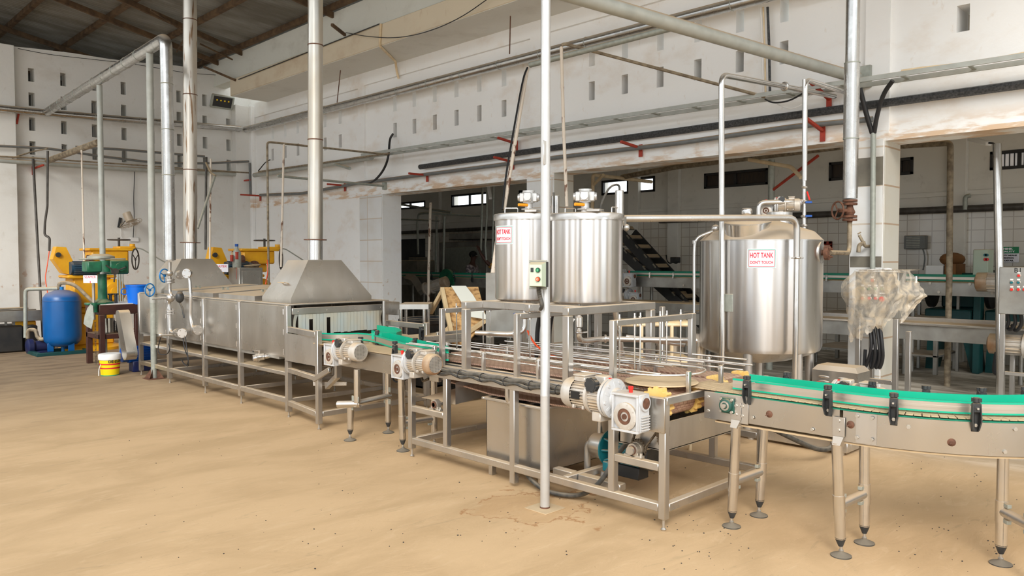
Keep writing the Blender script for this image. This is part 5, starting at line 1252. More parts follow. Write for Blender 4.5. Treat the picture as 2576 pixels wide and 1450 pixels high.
# ================================================================== tunnel oven
ov = T('tunnel_oven', 'long stainless tunnel machine with two pyramid hoods and square-tube legs', 'oven', (4.8, 9.8, 0))
OX0, OX1, OY0, OY1, OZ0, OZ1 = 4.15, 5.42, 7.60, 12.05, .64, 1.212
S7 = .058
ys_ = (7.63, 8.76, 9.77, 10.93, 12.02)
for y in ys_:
    for x in (OX0, OX1):
        w_ = S7; p = MB().bx(x - w_ / 2, y - w_ / 2, .09 if y in (8.76, 9.77) else .06, x + w_ / 2, y + w_ / 2, OZ1, .005).build('leg', 'steel', ov)
        MB().lathe((x, y, 0), [(.014, 0), (.014, .015), (.008, .02), (.008, .1)], 12).build('levelling_foot', 'bolt', p)
for a, b_ in zip(ys_, ys_[1:]):
    for x in (OX0, OX1):
        MB().bx(x - .024, a + S7 / 2, .155, x + .024, b_ - S7 / 2, .21, .004).build('bottom_rail', 'steel', ov)
        MB().bx(x - .02, a + S7 / 2, .45, x + .02, b_ - S7 / 2, .49, .004).build('shelf_rail', 'steel', ov)
    MB().bx(OX0 + .024, b_ - .02, .155, OX1 - .024, b_ + .02, .205, .004).build('cross_rail', 'steel', ov)
MB().bx(OX0 + .024, 7.61, .155, OX1 - .024, 7.65, .205, .004).build('cross_rail', 'steel', ov)
MB().add([(OX0 + .02, 7.7, .49), (OX1 - .02, 7.7, .49), (OX1 - .02, 12, .49), (OX0 + .02, 12, .49)], [(0, 1, 2, 3)]).build('drip_shelf', 'tan_frame', ov)
# side sheets, each bay its own door
for a, b_ in zip(ys_, ys_[1:]):
    pnl = MB().bx(OX0 - .012, a + S7 / 2 + .004, OZ0 + .01, OX0 - .004, b_ - S7 / 2 - .004, OZ1 - .01, .003).build('side_door', 'steel_panel', ov)
    m = MB()
    for q in (.12, .5, .88):
        z = OZ0 + (OZ1 - OZ0) * q; m.cyl((OX0 - .034, a + S7 / 2 + .006, z - .03), (OX0 - .034, a + S7 / 2 + .006, z + .03), .006, n=8)
    m.split('hinge', 'steel_bright', pnl)
m = MB(); m.bx(OX0, OY0 + .03, OZ0, OX0 + .01, OY1, OZ1, 0); m.bx(OX1 - .01, OY0 + .03, OZ0, OX1, OY1, OZ1, 0); m.bx(OX0 + .01, OY0 + .25, OZ0 - .03, OX1 - .01, OY1, OZ0, 0); m.build('inner_tunnel', 'steel_far', ov)
MB().bx(OX0 - .01, OY0 - .01, OZ1, OX1 + .03, OY1, OZ1 + .014, .003).build('top_sheet', 'steel', ov)
# mouth: header strip with rivets, PVC strip curtain, side brackets
m = MB(); m.bx(OX0 + S7 / 2, OY0 - .012, OZ1 - .10, OX1 - S7 / 2, OY0 + .0, OZ1 - .03, .003); hd_ = m.build('header_bar', 'steel', ov)
m = MB()
for q in (.08, .36, .65, .93): m.sph((OX0 + (OX1 - OX0) * q, OY0 - .013, OZ1 - .068), .007, (1, .5, 1), 10, 6)
m.split('rivet', 'bolt', hd_)
random.seed(3)
nS = 26; x0 = OX0 + .06; dx = (OX1 - .06 - x0) / nS
for i in range(nS):
    if i in (4, 9): MB().bx(x0 + i * dx, OY0 - .002, OZ1 - .16 + .01 * (i == 9), x0 + (i + 1) * dx, OY0, OZ1 - .10, 0).build('curtain_strip', 'strip', ov, label='torn stub of a strip'); continue
    zb_ = .885 + random.uniform(-.004, .006)
    a_ = x0 + i * dx + .0012; b_ = x0 + (i + 1) * dx - .0012
    m = MB(); cv = .012 if i in (0, nS - 1) else random.uniform(-.002, .004); vs = []; n_ = 6
    for k_ in range(n_ + 1):
        z = OZ1 - .10 + (zb_ - OZ1 + .10) * k_ / n_; yy = OY0 - .004 + cv * math.sin(k_ / n_ * PI) * (3 if i in (0, nS - 1) else 1); sh = (.5 * dx * k_ / n_ * (1 if i == 0 else -1) if i in (0, nS - 1) else 0)
        vs += [(a_ - (sh if i == nS - 1 else 0) * 0, yy, z), (b_ - max(0, sh) * 1.0, yy, z), (b_ - max(0, sh), yy + .002, z), (a_, yy + .002, z)]
    fs = [(k_ * 4 + j, k_ * 4 + (j + 1) % 4, k_ * 4 + 4 + (j + 1) % 4, k_ * 4 + 4 + j) for k_ in range(n_) for j in range(4)]
    m.add(vs, fs + [(0, 1, 2, 3), (n_ * 4, n_ * 4 + 1, n_ * 4 + 2, n_ * 4 + 3)]); m.build('curtain_strip', 'strip', ov)
# front extension carrying the outlet
for x in (4.05, OX1):
    p = MB().bx(x - .027, 6.84 - .027, .06, x + .027, 6.84 + .027, 1.0 - .058 * 0, .005).build('leg', 'steel', ov)
    MB().lathe((x, 6.84, 0), [(.014, 0), (.018, .012), (.009, .02), (.009, .07)], 12).build('levelling_foot', 'bolt', p)
    for z0, z1 in ((.925, .985), (.49, .54), (.13, .185)):
        m = MB(); m.bar((x, 6.867, (z0 + z1) / 2), (OX0 if x < 4.5 else OX1, 7.60, (z0 + z1) / 2), .05, z1 - z0, .004); m.build('extension_rail', 'steel', ov)
MB().bx(4.08, 6.815, .13, OX1 - .03, 6.865, .185, .004).build('extension_rail', 'steel', ov)
m = MB(); m.bx(4.09, 6.9, .62, 4.095, 7.58, .92, 0); m.bx(4.09, 6.9, .62, 5.3, 7.6, .625, 0); m.build('outlet_tray', 'steel', ov)
m = MB(); m.bar((4.03, 6.9, .5), (4.0, 6.55, .64), .03, .05); m.bar((4.05, 6.95, .45), (4.3, 6.72, .45), .012, .04); m.build('brace', 'steel', ov)
# lift-off covers, rising towards the far side
for i, (a, b_) in enumerate(((8.47, 9.43), (9.60, 10.55), (10.72, 11.2))):
    m = MB(); xa, xb = OX0 + .04, OX1 - .06; za, zb2 = 1.282, 1.345
    m.add([(xa, a, 1.227), (xb, a, 1.227), (xb, b_, 1.227), (xa, b_, 1.227), (xa, a, za), (xb, a, zb2), (xb, b_, zb2), (xa, b_, za)], [(0, 3, 2, 1), (4, 5, 6, 7), (0, 1, 5, 4), (1, 2, 6, 5), (2, 3, 7, 6), (3, 0, 4, 7)])
    cv = m.build('cover', 'steel', ov); ym = (a + b_) / 2; xm = OX0 + .42; zh = za + (zb2 - za) * .36
    m = MB(); m.bar((xm, ym - .07, zh), (xm, ym - .07, zh + .035), .03, .004, .001); m.bar((xm, ym + .07, zh), (xm, ym + .07, zh + .035), .03, .004, .001); m.bar((xm, ym - .075, zh + .035), (xm, ym + .075, zh + .035), .03, .004, .001); m.build('cover_handle', 'galv', cv)
def hood(y0, y1, tx0, tx1, ty0, ty1, zt, x1=5.24):
    m = MB(); x0 = OX0 + .05; z0, z1 = 1.227, 1.283
    m.add([(x0, y0, z0), (x1, y0, z0), (x1, y1, z0), (x0, y1, z0), (x0, y0, z1), (x1, y0, z1), (x1, y1, z1), (x0, y1, z1), (tx0, ty0, zt), (tx1, ty0, zt), (tx1, ty1, zt), (tx0, ty1, zt)],
          [(0, 3, 2, 1), (0, 1, 5, 4), (1, 2, 6, 5), (2, 3, 7, 6), (3, 0, 4, 7), (4, 5, 9, 8), (5, 6, 10, 9), (6, 7, 11, 10), (7, 4, 8, 11), (8, 9, 10, 11)])
    h_ = m.build('exhaust_hood', 'steel_panel', ov)
    xm, ym = (x0 * .62 + tx0 * .38), (y0 + y1) / 2; zm = z1 + (zt - z1) * .38; 
    m = MB(); m.bar((xm, ym + .06, zm), (xm - .05, ym + .06, zm + .01), .02, .006, .001); m.bar((xm, ym - .06, zm), (xm - .05, ym - .06, zm + .01), .02, .006, .001); m.bar((xm - .05, ym - .07, zm + .01), (xm - .05, ym + .07, zm + .01), .02, .008, .001); m.build('hood_handle', 'dustplate', h_)
    return h_
hood(7.65, 8.31, 4.50, 4.93, 7.80, 8.26, 1.70)
hood(11.22, 12.0, 4.50, 4.95, 11.35, 11.85, 1.72)
def flue(px, pz, cx, cy, zflange, r, mt, label, tilt=(0, 0), bands=()):
    t = T('flue_pipe', label, 'pipe', (cx, cy, 1.70)); d = Vector((tilt[0], tilt[1], 1))
    P = lambda z: Vector((cx + tilt[0] * (z - 1.7), cy + tilt[1] * (z - 1.7), z))
    MB().cyl(P(1.705), P(zflange), r * .97, n=36).build('lower_flue', 'steel_bright', t)
    m = MB(); m.cyl(P(zflange), P(zflange + .012), r + .045, n=32); m.build('flange', 'rust', t)
    zs_ = [zflange + .012] + list(bands) + [6.45]
    for a, b_ in zip(zs_, zs_[1:]): MB().cyl(P(a + .001), P(b_), r, n=40).build('flue_section', mt, t)
    m = MB()
    for z in bands: m.cyl(P(z - .006), P(z + .006), r + .003, n=36)
    m.split('weld_seam', 'rust', t)
    return t
cxf, cyf = 4.71, 8.03
zf = lambda py, d: HC + (655 - py) / F * d
flue(0, 0, 4.70, 7.99, zf(605, 9.0), .085, 'flue', 'tall bright steel flue rising from the nearer oven hood', (.004, -.012), (zf(355, 9), zf(122, 9)))
flue(0, 0, 4.72, 11.58, zf(612, 11.6), .098, 'flue_rust', 'tall rust-streaked flue rising from the farther oven hood', (.006, -.018), (zf(430, 11.6), zf(245, 11.6), zf(62, 11.6)))
# drain valve on the near side sheet
dvv = T('butterfly_valve', 'stainless butterfly drain valve with black-knobbed lever on the oven side', 'valve', (4.05, 8.2, .62))
vp = atx(668, 897, 4.15); v0 = atx(636, 902, 4.02); dd = (vp - v0).normalized()
m = MB(); m.lathe(v0, [(.028, 0), (.036, 0), (.036, .03), (.045, .03), (.045, .06), (.038, .07), (.038, .12), (.028, .13), (.028, .18)], 24, dd, cap=False); m.build('valve_body', 'steel_bright', dvv)
m = MB(); c = v0 + dd * .07; m.cyl(c, c + V(0, 0, .075), .010); m.bar(c + V(0, 0, .07), c + V(-.0, .13, .06), .008, .012, .002); lv = m.build('lever', 'steel_bright', dvv); MB().sph(c + V(0, .14, .058), .013).build('lever_knob', 'black', lv)
MB().cyl(v0 + dd * .005, v0 + dd * .01, .029, n=20).build('bore', 'dark', dvv)
# steam valve group on the front of the oven
D_ = 10.4
st = T('steam_valve_set', 'flanged steam valve group with two blue handwheels in front of the far oven hood', 'valve', atx(425, 850, 4.0))
def sx(px, py, x=4.02): return atx(px, py, x)
m = MB()
m.tube([sx(427, 660), sx(427, 735), sx(433, 745), sx(425, 760), sx(427, 785), sx(428, 835), sx(440, 840), sx(452, 838)], .021, 14, .05)
m.tube([sx(462, 688), sx(472, 692), sx(477, 700), sx(480, 745), sx(479, 800), sx(484, 826), sx(495, 830)], .021, 14, .06)
m.build('pipe_run', 'steel', st)
fy = Vector((0, -1, 0))
def fl(px, py, ax, r=.058, x=4.02, n_=2):
    c = sx(px, py, x); m = MB()
    for k_ in range(n_): m.lathe(c + Vector(ax) * (.03 * k_), [(r, 0), (r, .018)], 24, ax)
    x_, y_, _ = m.frame(ax)
    for k_ in range(4): b_ = c + (x_ * math.cos(k_ * PI / 2 + .6) + y_ * math.sin(k_ * PI / 2 + .6)) * r * .75; m.cyl(b_ - Vector(ax) * .012, b_ + Vector(ax) * (.03 * n_ + .01), .007, n=6)
    m.build('flange', 'steel', st)
fl(427, 655, (0, 0, 1), .075); fl(428, 712, (0, 0, 1)); fl(428, 790, (0, 0, 1)); fl(452, 692, (0, -1, 0)); fl(474, 688, (-.7, -.5, 0), .06); fl(445, 838, (0, -1, 0)); fl(461, 838, (-.6, -.7, 0), .06); fl(494, 830, (0, -1, 0), .06)
m = MB(); m.sph(sx(429, 750), .052, (1, 1, 1.1)); m.tube([sx(429, 750), sx(385, 752)], .016, 10); m.sph(sx(427, 688), .042); m.tube([sx(427, 688), sx(412, 690)], .014, 8); m.sph(sx(404, 770 + 80 - 6), .03); m.tube([sx(404, 844), sx(440, 843)], .012, 8); m.build('valve_body', 'steel', st)
def wheel(c, ax, R_, mt, par, nm='handwheel', r_=.009, spokes=3):
    m = MB(); m.torus(c, ax, R_, r_, 28, 8); x_, y_, _ = m.frame(ax)
    for i in range(spokes):
        a = i * 2 * PI / spokes + .5; m.tube([c, c + (x_ * math.cos(a) + y_ * math.sin(a)) * R_], r_ * .7, 6)
    m.cyl(c - Vector(ax).normalized() * .012, c + Vector(ax).normalized() * .012, r_ * 2, n=10); return m.build(nm, mt, par)
wheel(sx(414, 694), (-.45, .9, 0), .088, 'blue_wheel', st); wheel(sx(377, 730), (-.45, .9, 0), .088, 'blue_wheel', st)
m = MB(); m.sph(sx(452, 748), .055, (1, 1, 1.35)); m.tube([sx(452, 762), sx(459, 775), sx(463, 800)], .012, 8); m.build('actuator_cap', 'black', st)
for k_, px in enumerate((460, 466)):
    MB().tube([sx(px, 848), sx(px + 4, 880), sx(px + 16 - 8 * k_, 905), sx(px + 8, 925), sx(px - 4, 905 + 10 * k_)], .007, 8, .12).build('hanging_lead', 'cable', st)
tag(recentre(MB().tube([sx(404, 850), sx(396, 880), sx(402, 893), sx(420, 893), sx(428, 880), sx(424, 865)], .007, 8, .1).build('sensor_cable', 'cable'), sx(402, 893)), 'thin looped sensor cable hanging beside the nearest flange of the steam valves', 'cable')
# belt guard and drive at the far end
bg_ = T('belt_guard', 'long slanting stainless belt guard at the far left end of the oven', 'guard', atx(335, 905, 4.05))
def guard(P0, P1, r0, r1, x0, x1):
    a0 = Vector(P0); a1 = Vector(P1); d = (a1 - a0).normalized(); n_ = Vector((0, -d.z, d.y)); pts = []
    for i in range(13): t_ = PI * i / 12 - PI / 2; pts.append(a1 + d * r1 * math.cos(t_) + n_ * r1 * math.sin(t_))
    for i in range(13): t_ = PI * i / 12 + PI / 2; pts.append(a0 + d * r0 * math.cos(t_) + n_ * r0 * math.sin(t_))
    m = MB(); n2 = len(pts); vs = [(x0, p.y, p.z) for p in pts] + [(x1, p.y, p.z) for p in pts]
    m.add(vs, [(k_, (k_ + 1) % n2, n2 + (k_ + 1) % n2, n2 + k_) for k_ in range(n2)] + [tuple(range(n2)), tuple(range(2 * n2 - 1, n2 - 1, -1))]); return m
guard(sx(314, 795, 3.95), sx(331, 888, 3.95), .09, .10, 3.85, 4.0).build('guard_shell', 'steel_panel', bg_)
dm = T('drive_motor', 'blue electric motor behind the slanting belt guard, low under the oven', 'motor', (4.2, 11.9, .3))
m = MB(); mc_ = atx(355, 890, 4.3); m.cyl(mc_ + V(-.28, 0, 0), mc_ + V(.2, 0, 0), .11, n=24)
for i in range(20):
    a = i * 2 * PI / 20; m.bar(mc_ + V(-.2, .115 * math.cos(a), .115 * math.sin(a)), mc_ + V(.15, .115 * math.cos(a), .115 * math.sin(a)), .005, .02, 0, up=(0, math.cos(a), math.sin(a)))
m.build('motor_body', 'blue_grip', dm); MB().bx(mc_.x - .15, mc_.y - .1, 0, mc_.x + .12, mc_.y + .1, mc_.z - .1, .01).build('motor_foot', 'navy', dm)
# ================================================================== corner with seamers, drill, blue vessel
def seamer(x0, y0, n_txt, label, simple=False):
    """yellow can seamer; x0,y0 = centre of the column on the floor"""
    t = T('can_seamer', label, 'machine', (x0, y0, 0), 'yellow can seaming machines')
    m = MB(); m.lathe((x0, y0, 0), [(.55, 0), (.55, .05), (.42, .09), (.40, .10)], 36); m.build('base', 'yellow', t)
    m = MB(); m.bx(x0 - .36, y0 - .27, .09, x0 + .34, y0 + .3, .72, .03); m.bx(x0 - .42, y0 - .32, .70, x0 + .4, y0 + .32, .8, .03); m.bx(x0 - .36, y0 - .26, .8, x0 + .3, y0 + .26, 1.38, .03); m.bx(x0 - .46, y0 - .33, 1.36, x0 + .38, y0 + .33, 1.42, .02); m.build('column', 'yellow', t)
    m = MB(); m.bx(x0 - .31, y0 - .2, .3, x0 - .30, y0 + .15, .68, .02); m.split('access_panel', 'yellow', t)
    m = MB(); m.lathe((x0 + .32, y0 - .26, 1.1), [(.2, -.2), (.24, -.1), (.24, .05), (.16, .14)], 28, (0, -1, 0)); m.lathe((x0 + .32, y0 - .42, 1.1), [(.09, 0), (.09, .06)], 20, (0, -1, 0)); m.build('gear_housing', 'yellow', t)
    # head
    m = MB(); m.bx(x0 - .05, y0 - .3, 1.62, x0 + .62, y0 + .25, 1.90, .03); m.bx(x0 - .1, y0 - .33, 1.88, x0 + .7, y0 + .28, 1.93, .01); m.bx(x0 + .02, y0 - .2, 1.46, x0 + .5, y0 + .18, 1.62, .02); m.build('head', 'yellow', t)
    m = MB(); m.cyl((x0 + .15, y0 - .38, 1.60), (x0 + .15, y0 - .3, 1.60), .09); m.cyl((x0 - .12, y0 - .28, 1.7), (x0 - .05, y0 - .28, 1.7), .1); m.build('pulley', 'rust', t)
    # belt cover, a pointed box leaning left
    a = Vector((x0 - .62, y0 - .1, 1.48)); b_ = Vector((x0 - .80, y0 - .1, 1.84)); m = MB()
    pts = [(x0 - .52, 1.46), (x0 - .36, 1.42), (x0 - .34, 1.66), (x0 - .46, 1.94), (x0 - .62, 1.95), (x0 - .68, 1.72)]
    n = len(pts); vs = [(p[0], y0 - .24, p[1]) for p in pts] + [(p[0], y0 + .0, p[1]) for p in pts]
    m.add(vs, [tuple(range(n)), tuple(range(2 * n - 1, n - 1, -1))] + [(i, n + i, n + (i + 1) % n, (i + 1) % n) for i in range(n)]); m.build('belt_cover', 'yellow', t)
    MB().cyl((x0 - .60, y0 - .28, 1.80), (x0 - .60, y0 - .24, 1.80), .045).build('cap', 'black', t)
    # blue motor
    m = MB(); m.cyl((x0 - .42, y0 - .3, 1.55), (x0 + .1, y0 - .3, 1.55), .12, n=24)
    for i in range(22):
        q = i * 2 * PI / 22; m.bar((x0 - .38, y0 - .3 + .125 * math.cos(q), 1.55 + .125 * math.sin(q)), (x0 + .02, y0 - .3 + .125 * math.cos(q), 1.55 + .125 * math.sin(q)), .006, .02, 0, up=(0, math.cos(q), math.sin(q)))
    m.bx(x0 - .26, y0 - .46, 1.49, x0 - .1, y0 - .4, 1.61, .01); m.build('motor', 'motor_blue', t)
    # hand wheels and lever
    wheel(Vector((x0 + .52, y0 - .05, 2.10)), (0, 0, 1), .20, 'dark_pipe', t, 'top_handwheel', .012)
    MB().cyl((x0 + .52, y0 - .05, 1.9), (x0 + .52, y0 - .05, 2.22 if simple else 2.14), .022, n=12).build('spindle', 'dark_pipe', t)
    wheel(Vector((x0 + .72, y0 - .35, 1.72)), (.8, -.6, 0), .2, 'dark_pipe', t, 'side_handwheel', .014)
    m = MB(); m.tube([(x0 + .6, y0 - .2, 1.95), (x0 + .85, y0 - .3, 1.93), (x0 + 1.25, y0 - .42, 1.66), (x0 + 1.32, y0 - .44, 1.66)], .012, 8, .05); lv = m.build('lever', 'galv', t); MB().sph((x0 + 1.34, y0 - .45, 1.66), .035).build('lever_knob', 'red', lv)
    m = MB(); m.bx(x0 + .45, y0 - .3, 1.91, x0 + .75, y0 + .1, 1.97, .01); m.cyl((x0 + .7, y0 - .25, 1.97), (x0 + .7, y0 - .25, 2.02), .05); m.build('bracket', 'yellow', t)
    return t
sc_ = at_depth(226, 700, 14.9)
s1 = seamer(sc_.x, sc_.y, '1', 'yellow seamer behind the blue pressure vessel')
def plate_sign(px, py, plane, c, w_, h_, lines, label, num, mt='ink_red', ax=None):
    p = atx(px, py, c) if plane == 'X' else aty(px, py, c)
    ax = Vector(ax or (.71, -.70, 0)); Bm = basis(p, ax, (0, 0, 1)); sg = T('name_sign', label, 'sign', p)
    MB(Bm).bx(-w_ / 2, -h_ / 2, -.006, w_ / 2, h_ / 2, 0, .002).build('sign_plate', 'sign', sg)
    for i, (tx, sz, dy) in enumerate(lines): text(tx, sz, Bm @ Matrix.Translation((0, dy, .001)), mt, sg, 'lettering', .002, 0, fit=((w_ * .82, h_ * .32) if len(tx) > 2 else (w_ * (.05 if tx == '1' else .1), h_ * .28)))
    return sg
plate_sign(227, 703, 'Y', 13.2, .22, .12, [('SEAMER', .075, .035), ('1', .06, -.045)], 'white SEAMER 1 sign on the yellow seamer near the blue vessel', '1')
s2 = seamer(7.0, 14.8, '2', 'yellow seamer beyond the far oven hood, above the oven covers')
plate_sign(556, 675, 'Y', 14.25, .27, .15, [('SEAMER', .075, .035), ('2', .06, -.045)], 'white SEAMER 2 sign between the oven covers and the grey cabinet', '2')
# grey cabinet with oddments on it
gb = T('steel_cabinet', 'grey steel cabinet beside the farther yellow seamer, a grey bottle standing on it', 'cabinet', aty(625, 700, 14.0))
pa = aty(598, 674, 14.0); pb = aty(658, 674, 14.0)
MB().bx(pa.x, 13.95, .0, pb.x, 14.4, pa.z, .01).build('body', 'steel_far', gb)
MB().bx(pa.x + .05, 13.93, .1, pb.x - .05, 13.948, pa.z - .06, .004).build('door', 'steel_panel', gb)
m = MB(); c = Vector((pa.x + .03, 14.1, pa.z)); m.lathe(c, [(.07, 0), (.08, .02), (.08, .28), (.05, .34), (.03, .37), (.03, .4)], 20); btl = T('grey_bottle', 'dusty grey plastic bottle with blue cap on top of the steel cabinet', 'bottle', c); m.build('bottle_body', 'galv', btl); MB().cyl(c + V(0, 0, .4), c + V(0, 0, .45), .032).build('cap', 'blue_grip', btl)
m = MB(); p = aty(632, 668, 14.1); p.z = pa.z; m.sph(p + V(0, 0, .03), .16, (1, .5, .18)); m.sph(p + V(.1, 0, .05), .1, (1, .5, .2)); S('work_gloves', m, 'brown_pipe', 'crumpled brown gloves lying on the steel cabinet', 'gloves')
# red lubricator and small fittings before the cabinet
m = MB(); p = aty(583, 650, 14.05); m.cyl(p - V(0, 0, .06), p + V(0, 0, .06), .03); m.cyl(p + V(.1, 0, -.02), p + V(.1, 0, .12), .035); m.cyl(p + V(.1, 0, -.4), p + V(.1, 0, -.02), .012)
S('air_regulator', m, 'redox', 'small red air regulator between the yellow seamer and the grey bottle', 'regulator')

# blue pressure vessel on its skid
bx_, by_ = 4.30, 14.9
c = atz(150, 893, 0); bx_, by_ = c.x + .12, c.y + .25
bv = T('pressure_vessel', 'blue upright pressure vessel on short legs beside the left pump', 'tank', (bx_, by_, 0))
d0 = (Vector((bx_, by_, 0)).dot(Vector((_fh[0], _fh[1], 0)))); rb = 43 / F * d0; zz_ = lambda py: HC + (655 - py) / F * d0
MB().lathe((bx_, by_, 0), [(rb * .3, zz_(873)), (rb * .75, zz_(868)), (rb * .96, zz_(857)), (rb, zz_(845)), (rb, zz_(758)), (rb * .97, zz_(748)), (rb * .8, zz_(738)), (rb * .4, zz_(731)), (.02, zz_(729))], 48).build('shell', 'blue_tank', bv)
m = MB(); m.torus((bx_, by_, zz_(757)), (0, 0, 1), rb, .006, 48, 6); m.build('weld_seam', 'blue_tank', bv)
for a in (200, 290, 60):
    q = math.radians(a); m = MB(); m.bar((bx_ + rb * .75 * math.cos(q), by_ + rb * .75 * math.sin(q), .05), (bx_ + rb * .75 * math.cos(q), by_ + rb * .75 * math.sin(q), zz_(862)), .10, .03); m.build('leg', 'blue_tank', bv)
MB().cyl((bx_, by_, zz_(731)), (bx_, by_, zz_(722)), .035).build('top_neck', 'blue_wheel', bv)
MB().cyl((bx_, by_, zz_(885)), (bx_, by_, zz_(870)), .03).build('drain_neck', 'blue_wheel', bv)
m = MB(); Y0 = by_ - rb - .1; m.bx(bx_ - .5, by_ - .35, 0, bx_ + .4, by_ - .27, .06); m.bx(bx_ - .5, by_ + .3, 0, bx_ + .4, by_ + .38, .06); m.bx(bx_ - .5, by_ - .27, 0, bx_ - .42, by_ + .3, .06); m.bx(bx_ + .32, by_ - .27, 0, bx_ + .4, by_ + .3, .06); m.build('skid', 'press_green', bv)
def aD(px, py, d=None): return at_depth(px, py, d or d0)
tag(recentre(MB().tube([aD(148, 728), aD(148, 712), aD(175, 712), aD(195, 722), aD(218, 745), aD(236, 762)], .034, 12, .12).build('outlet_hose', 'brown_pipe'), aD(148, 728)), 'brown hose arching from the top of the blue vessel towards the drill', 'hose')
tag(recentre(MB().tube([aD(146, 726), aD(64, 728), aD(64, 850)], .034, 12, .08).build('return_pipe', 'galv'), aD(64, 850)), 'grey plastic pipe looping left from the blue vessel down to the pump', 'pipe')
pp = T('water_pump', 'dark blue pump with elbowed grey pipes left of the blue vessel', 'pump', aD(85, 890))
m = MB(); p = aD(85, 872); m.lathe(p + V(-.12, 0, 0), [(.1, 0), (.14, .03), (.14, .1), (.1, .14), (.1, .42), (.08, .44)], 24, (1, 0, 0)); m.bx(p.x - .1, p.y - .1, 0.0, p.x + .3, p.y + .1, p.z - .08, .01); m.build('pump_body', 'navy', pp)
MB().tube([aD(70, 852), aD(70, 830), aD(90, 830), aD(94, 850), aD(104, 855), aD(112, 853)], .034, 12, .06).build('pump_elbow', 'brown_pipe', pp)
# trough conveyor far left and black box under it
fx0, fx1 = aty(-20, 795, 16.6), aty(104, 795, 16.6)
tr = T('trough_conveyor', 'galvanised trough conveyor at the left edge of the picture against the back wall', 'conveyor', (2.9, 16.8, 0))
zt_ = aty(50, 782, 16.6).z; zb_ = aty(50, 808, 16.6).z
m = MB(); m.bx(1.0, 16.6, zb_, fx1.x, 16.63, zt_, .004); m.bx(1.0, 16.95, zb_, fx1.x, 16.98, zt_, .004); m.bx(1.0, 16.6, zb_ - .01, fx1.x, 16.98, zb_, .002); m.build('trough', 'steel_far', tr)
m = MB(); lx0 = aty(0, 776, 16.7).x; lx1 = aty(70, 776, 16.7).x; m.bx(1.0, 16.65, zt_ + .02, lx1, 16.9, zt_ + .05, .004); m.build('cover_board', 'tan_frame', tr)
for px in (15, 35): x = aty(px, 800, 16.7).x; MB().bx(x - .02, 16.7, .35, x + .02, 16.74, zb_, .003).build('leg', 'steel_far', tr)
m = MB(); m.bx(1.2, 16.55, 0, aty(60, 850, 16.55).x, 17.2, aty(30, 820, 16.55).z, .03); S('black_crate', m, 'dark', 'low black crate on the floor under the trough conveyor at far left', 'crate')
m = MB(); p = aty(57, 814, 16.8); m.bx(p.x - .16, 16.7, p.z - .06, p.x + .2, 16.9, p.z + .05, .02); S('yellow_casing', m, 'yellow', 'small yellow casing resting on the black crate at far left', 'casing', base=(p.x, 16.8, p.z - .06))
m = MB(); p = aty(78, 835, 16.5); m.bx(p.x - .08, 16.45, .0, p.x + .1, 16.8, p.z + .12, .02); S('dark_motor', m, 'dark', 'dark machine casing standing between the black crate and the left pump', 'machine')

# green milling drill on its brown table
tb_ = T('work_table', 'dark brown steel table with a lower shelf behind the yellow bucket', 'table', (4.45, 13.6, 0))
TZ = aty(250, 768, 13.3).z; tx0 = aty(249, 768, 13.3).x; tx1 = aty(352, 768, 13.3).x
MB().bx(tx0, 13.28, TZ - .16, tx1, 14.0, TZ, .006).build('top_frame', 'brown_table', tb_)
MB().bx(tx0 + .02, 13.3, TZ, tx1 - .02, 13.98, TZ + .012, .002).build('table_top', 'white', tb_)
for x in (tx0 + .04, tx1 - .04):
    for y in (13.32, 13.96): MB().bx(x - .04, y - .04, 0, x + .04, y + .04, TZ - .16, .004).build('leg', 'brown_table', tb_)
MB().bx(tx0, 13.3, .44, tx1, 13.98, .52, .004).build('shelf', 'brown_table', tb_)
dr = T('milling_drill', 'green pedestal drill with round column standing on the brown table', 'drill', (tx0 + .2, 13.5, TZ))
dx_ = aty(258, 740, 13.5).x; dz = lambda py: aty(258, py, 13.5).z
MB().lathe((dx_, 13.5, 0), [(.16, TZ + .012), (.16, TZ + .04), (.09, TZ + .07), (.07, TZ + .1), (.065, dz(690))], 24).build('column', 'mgreen', dr)
m = MB(); m.bx(dx_ - .27, 13.3, dz(685), dx_ - .05, 13.6, dz(657), .02); m.cyl((dx_, 13.38, dz(684)), (dx_, 13.38, dz(656)), .1); m.bx(dx_ + .05, 13.28, dz(690), dx_ + .34, 13.6, dz(655), .02); m.cyl((dx_ + .2, 13.24, dz(672)), (dx_ + .2, 13.30, dz(672)), .07); m.build('head', 'mgreen', dr)
m = MB(); m.bx(dx_ - .3, 13.3, dz(654), dx_ + .3, 13.65, dz(650), .01); m.lathe((dx_ - .02, 13.48, dz(650)), [(.2, 0), (.2, .03), (.1, .07)], 24); m.build('belt_guard', 'galv', dr)
m = MB(); m.cyl((dx_ + .1, 13.25, dz(683)), (dx_ + .1, 13.18, dz(683)), .05)
for q in range(3): a = q * 2.1 + .4; m.cyl((dx_ + .1, 13.2, dz(683)), (dx_ + .1 + .17 * math.cos(a), 13.2, dz(683) + .17 * math.sin(a)), .012, n=8)
m.build('feed_handle', 'dark_pipe', dr)
m = MB(); p = aty(236, 770, 13.35); m.cyl((p.x, 13.35, aty(236, 786, 13.35).z), (p.x, 13.35, aty(236, 762, 13.35).z), .06); m.bx(p.x - .1, 13.3, aty(236, 768, 13.35).z, dx_, 13.5, aty(236, 762, 13.35).z, .01); m.build('table_bracket', 'mgreen', dr)
MB().cyl((p.x, 13.35, aty(236, 805, 13.35).z), (p.x, 13.35, aty(236, 712, 13.35).z), .022).build('rack_bar', 'bolt', dr)
m = MB(); chainpath(m, [(p.x, 13.3, .72), (p.x, 13.3, .05)], .06); tag(recentre(m.build('hanging_chain', 'chain'), (p.x, 13.3, .05)), 'oily chain hanging at the left leg of the brown table', 'chain')
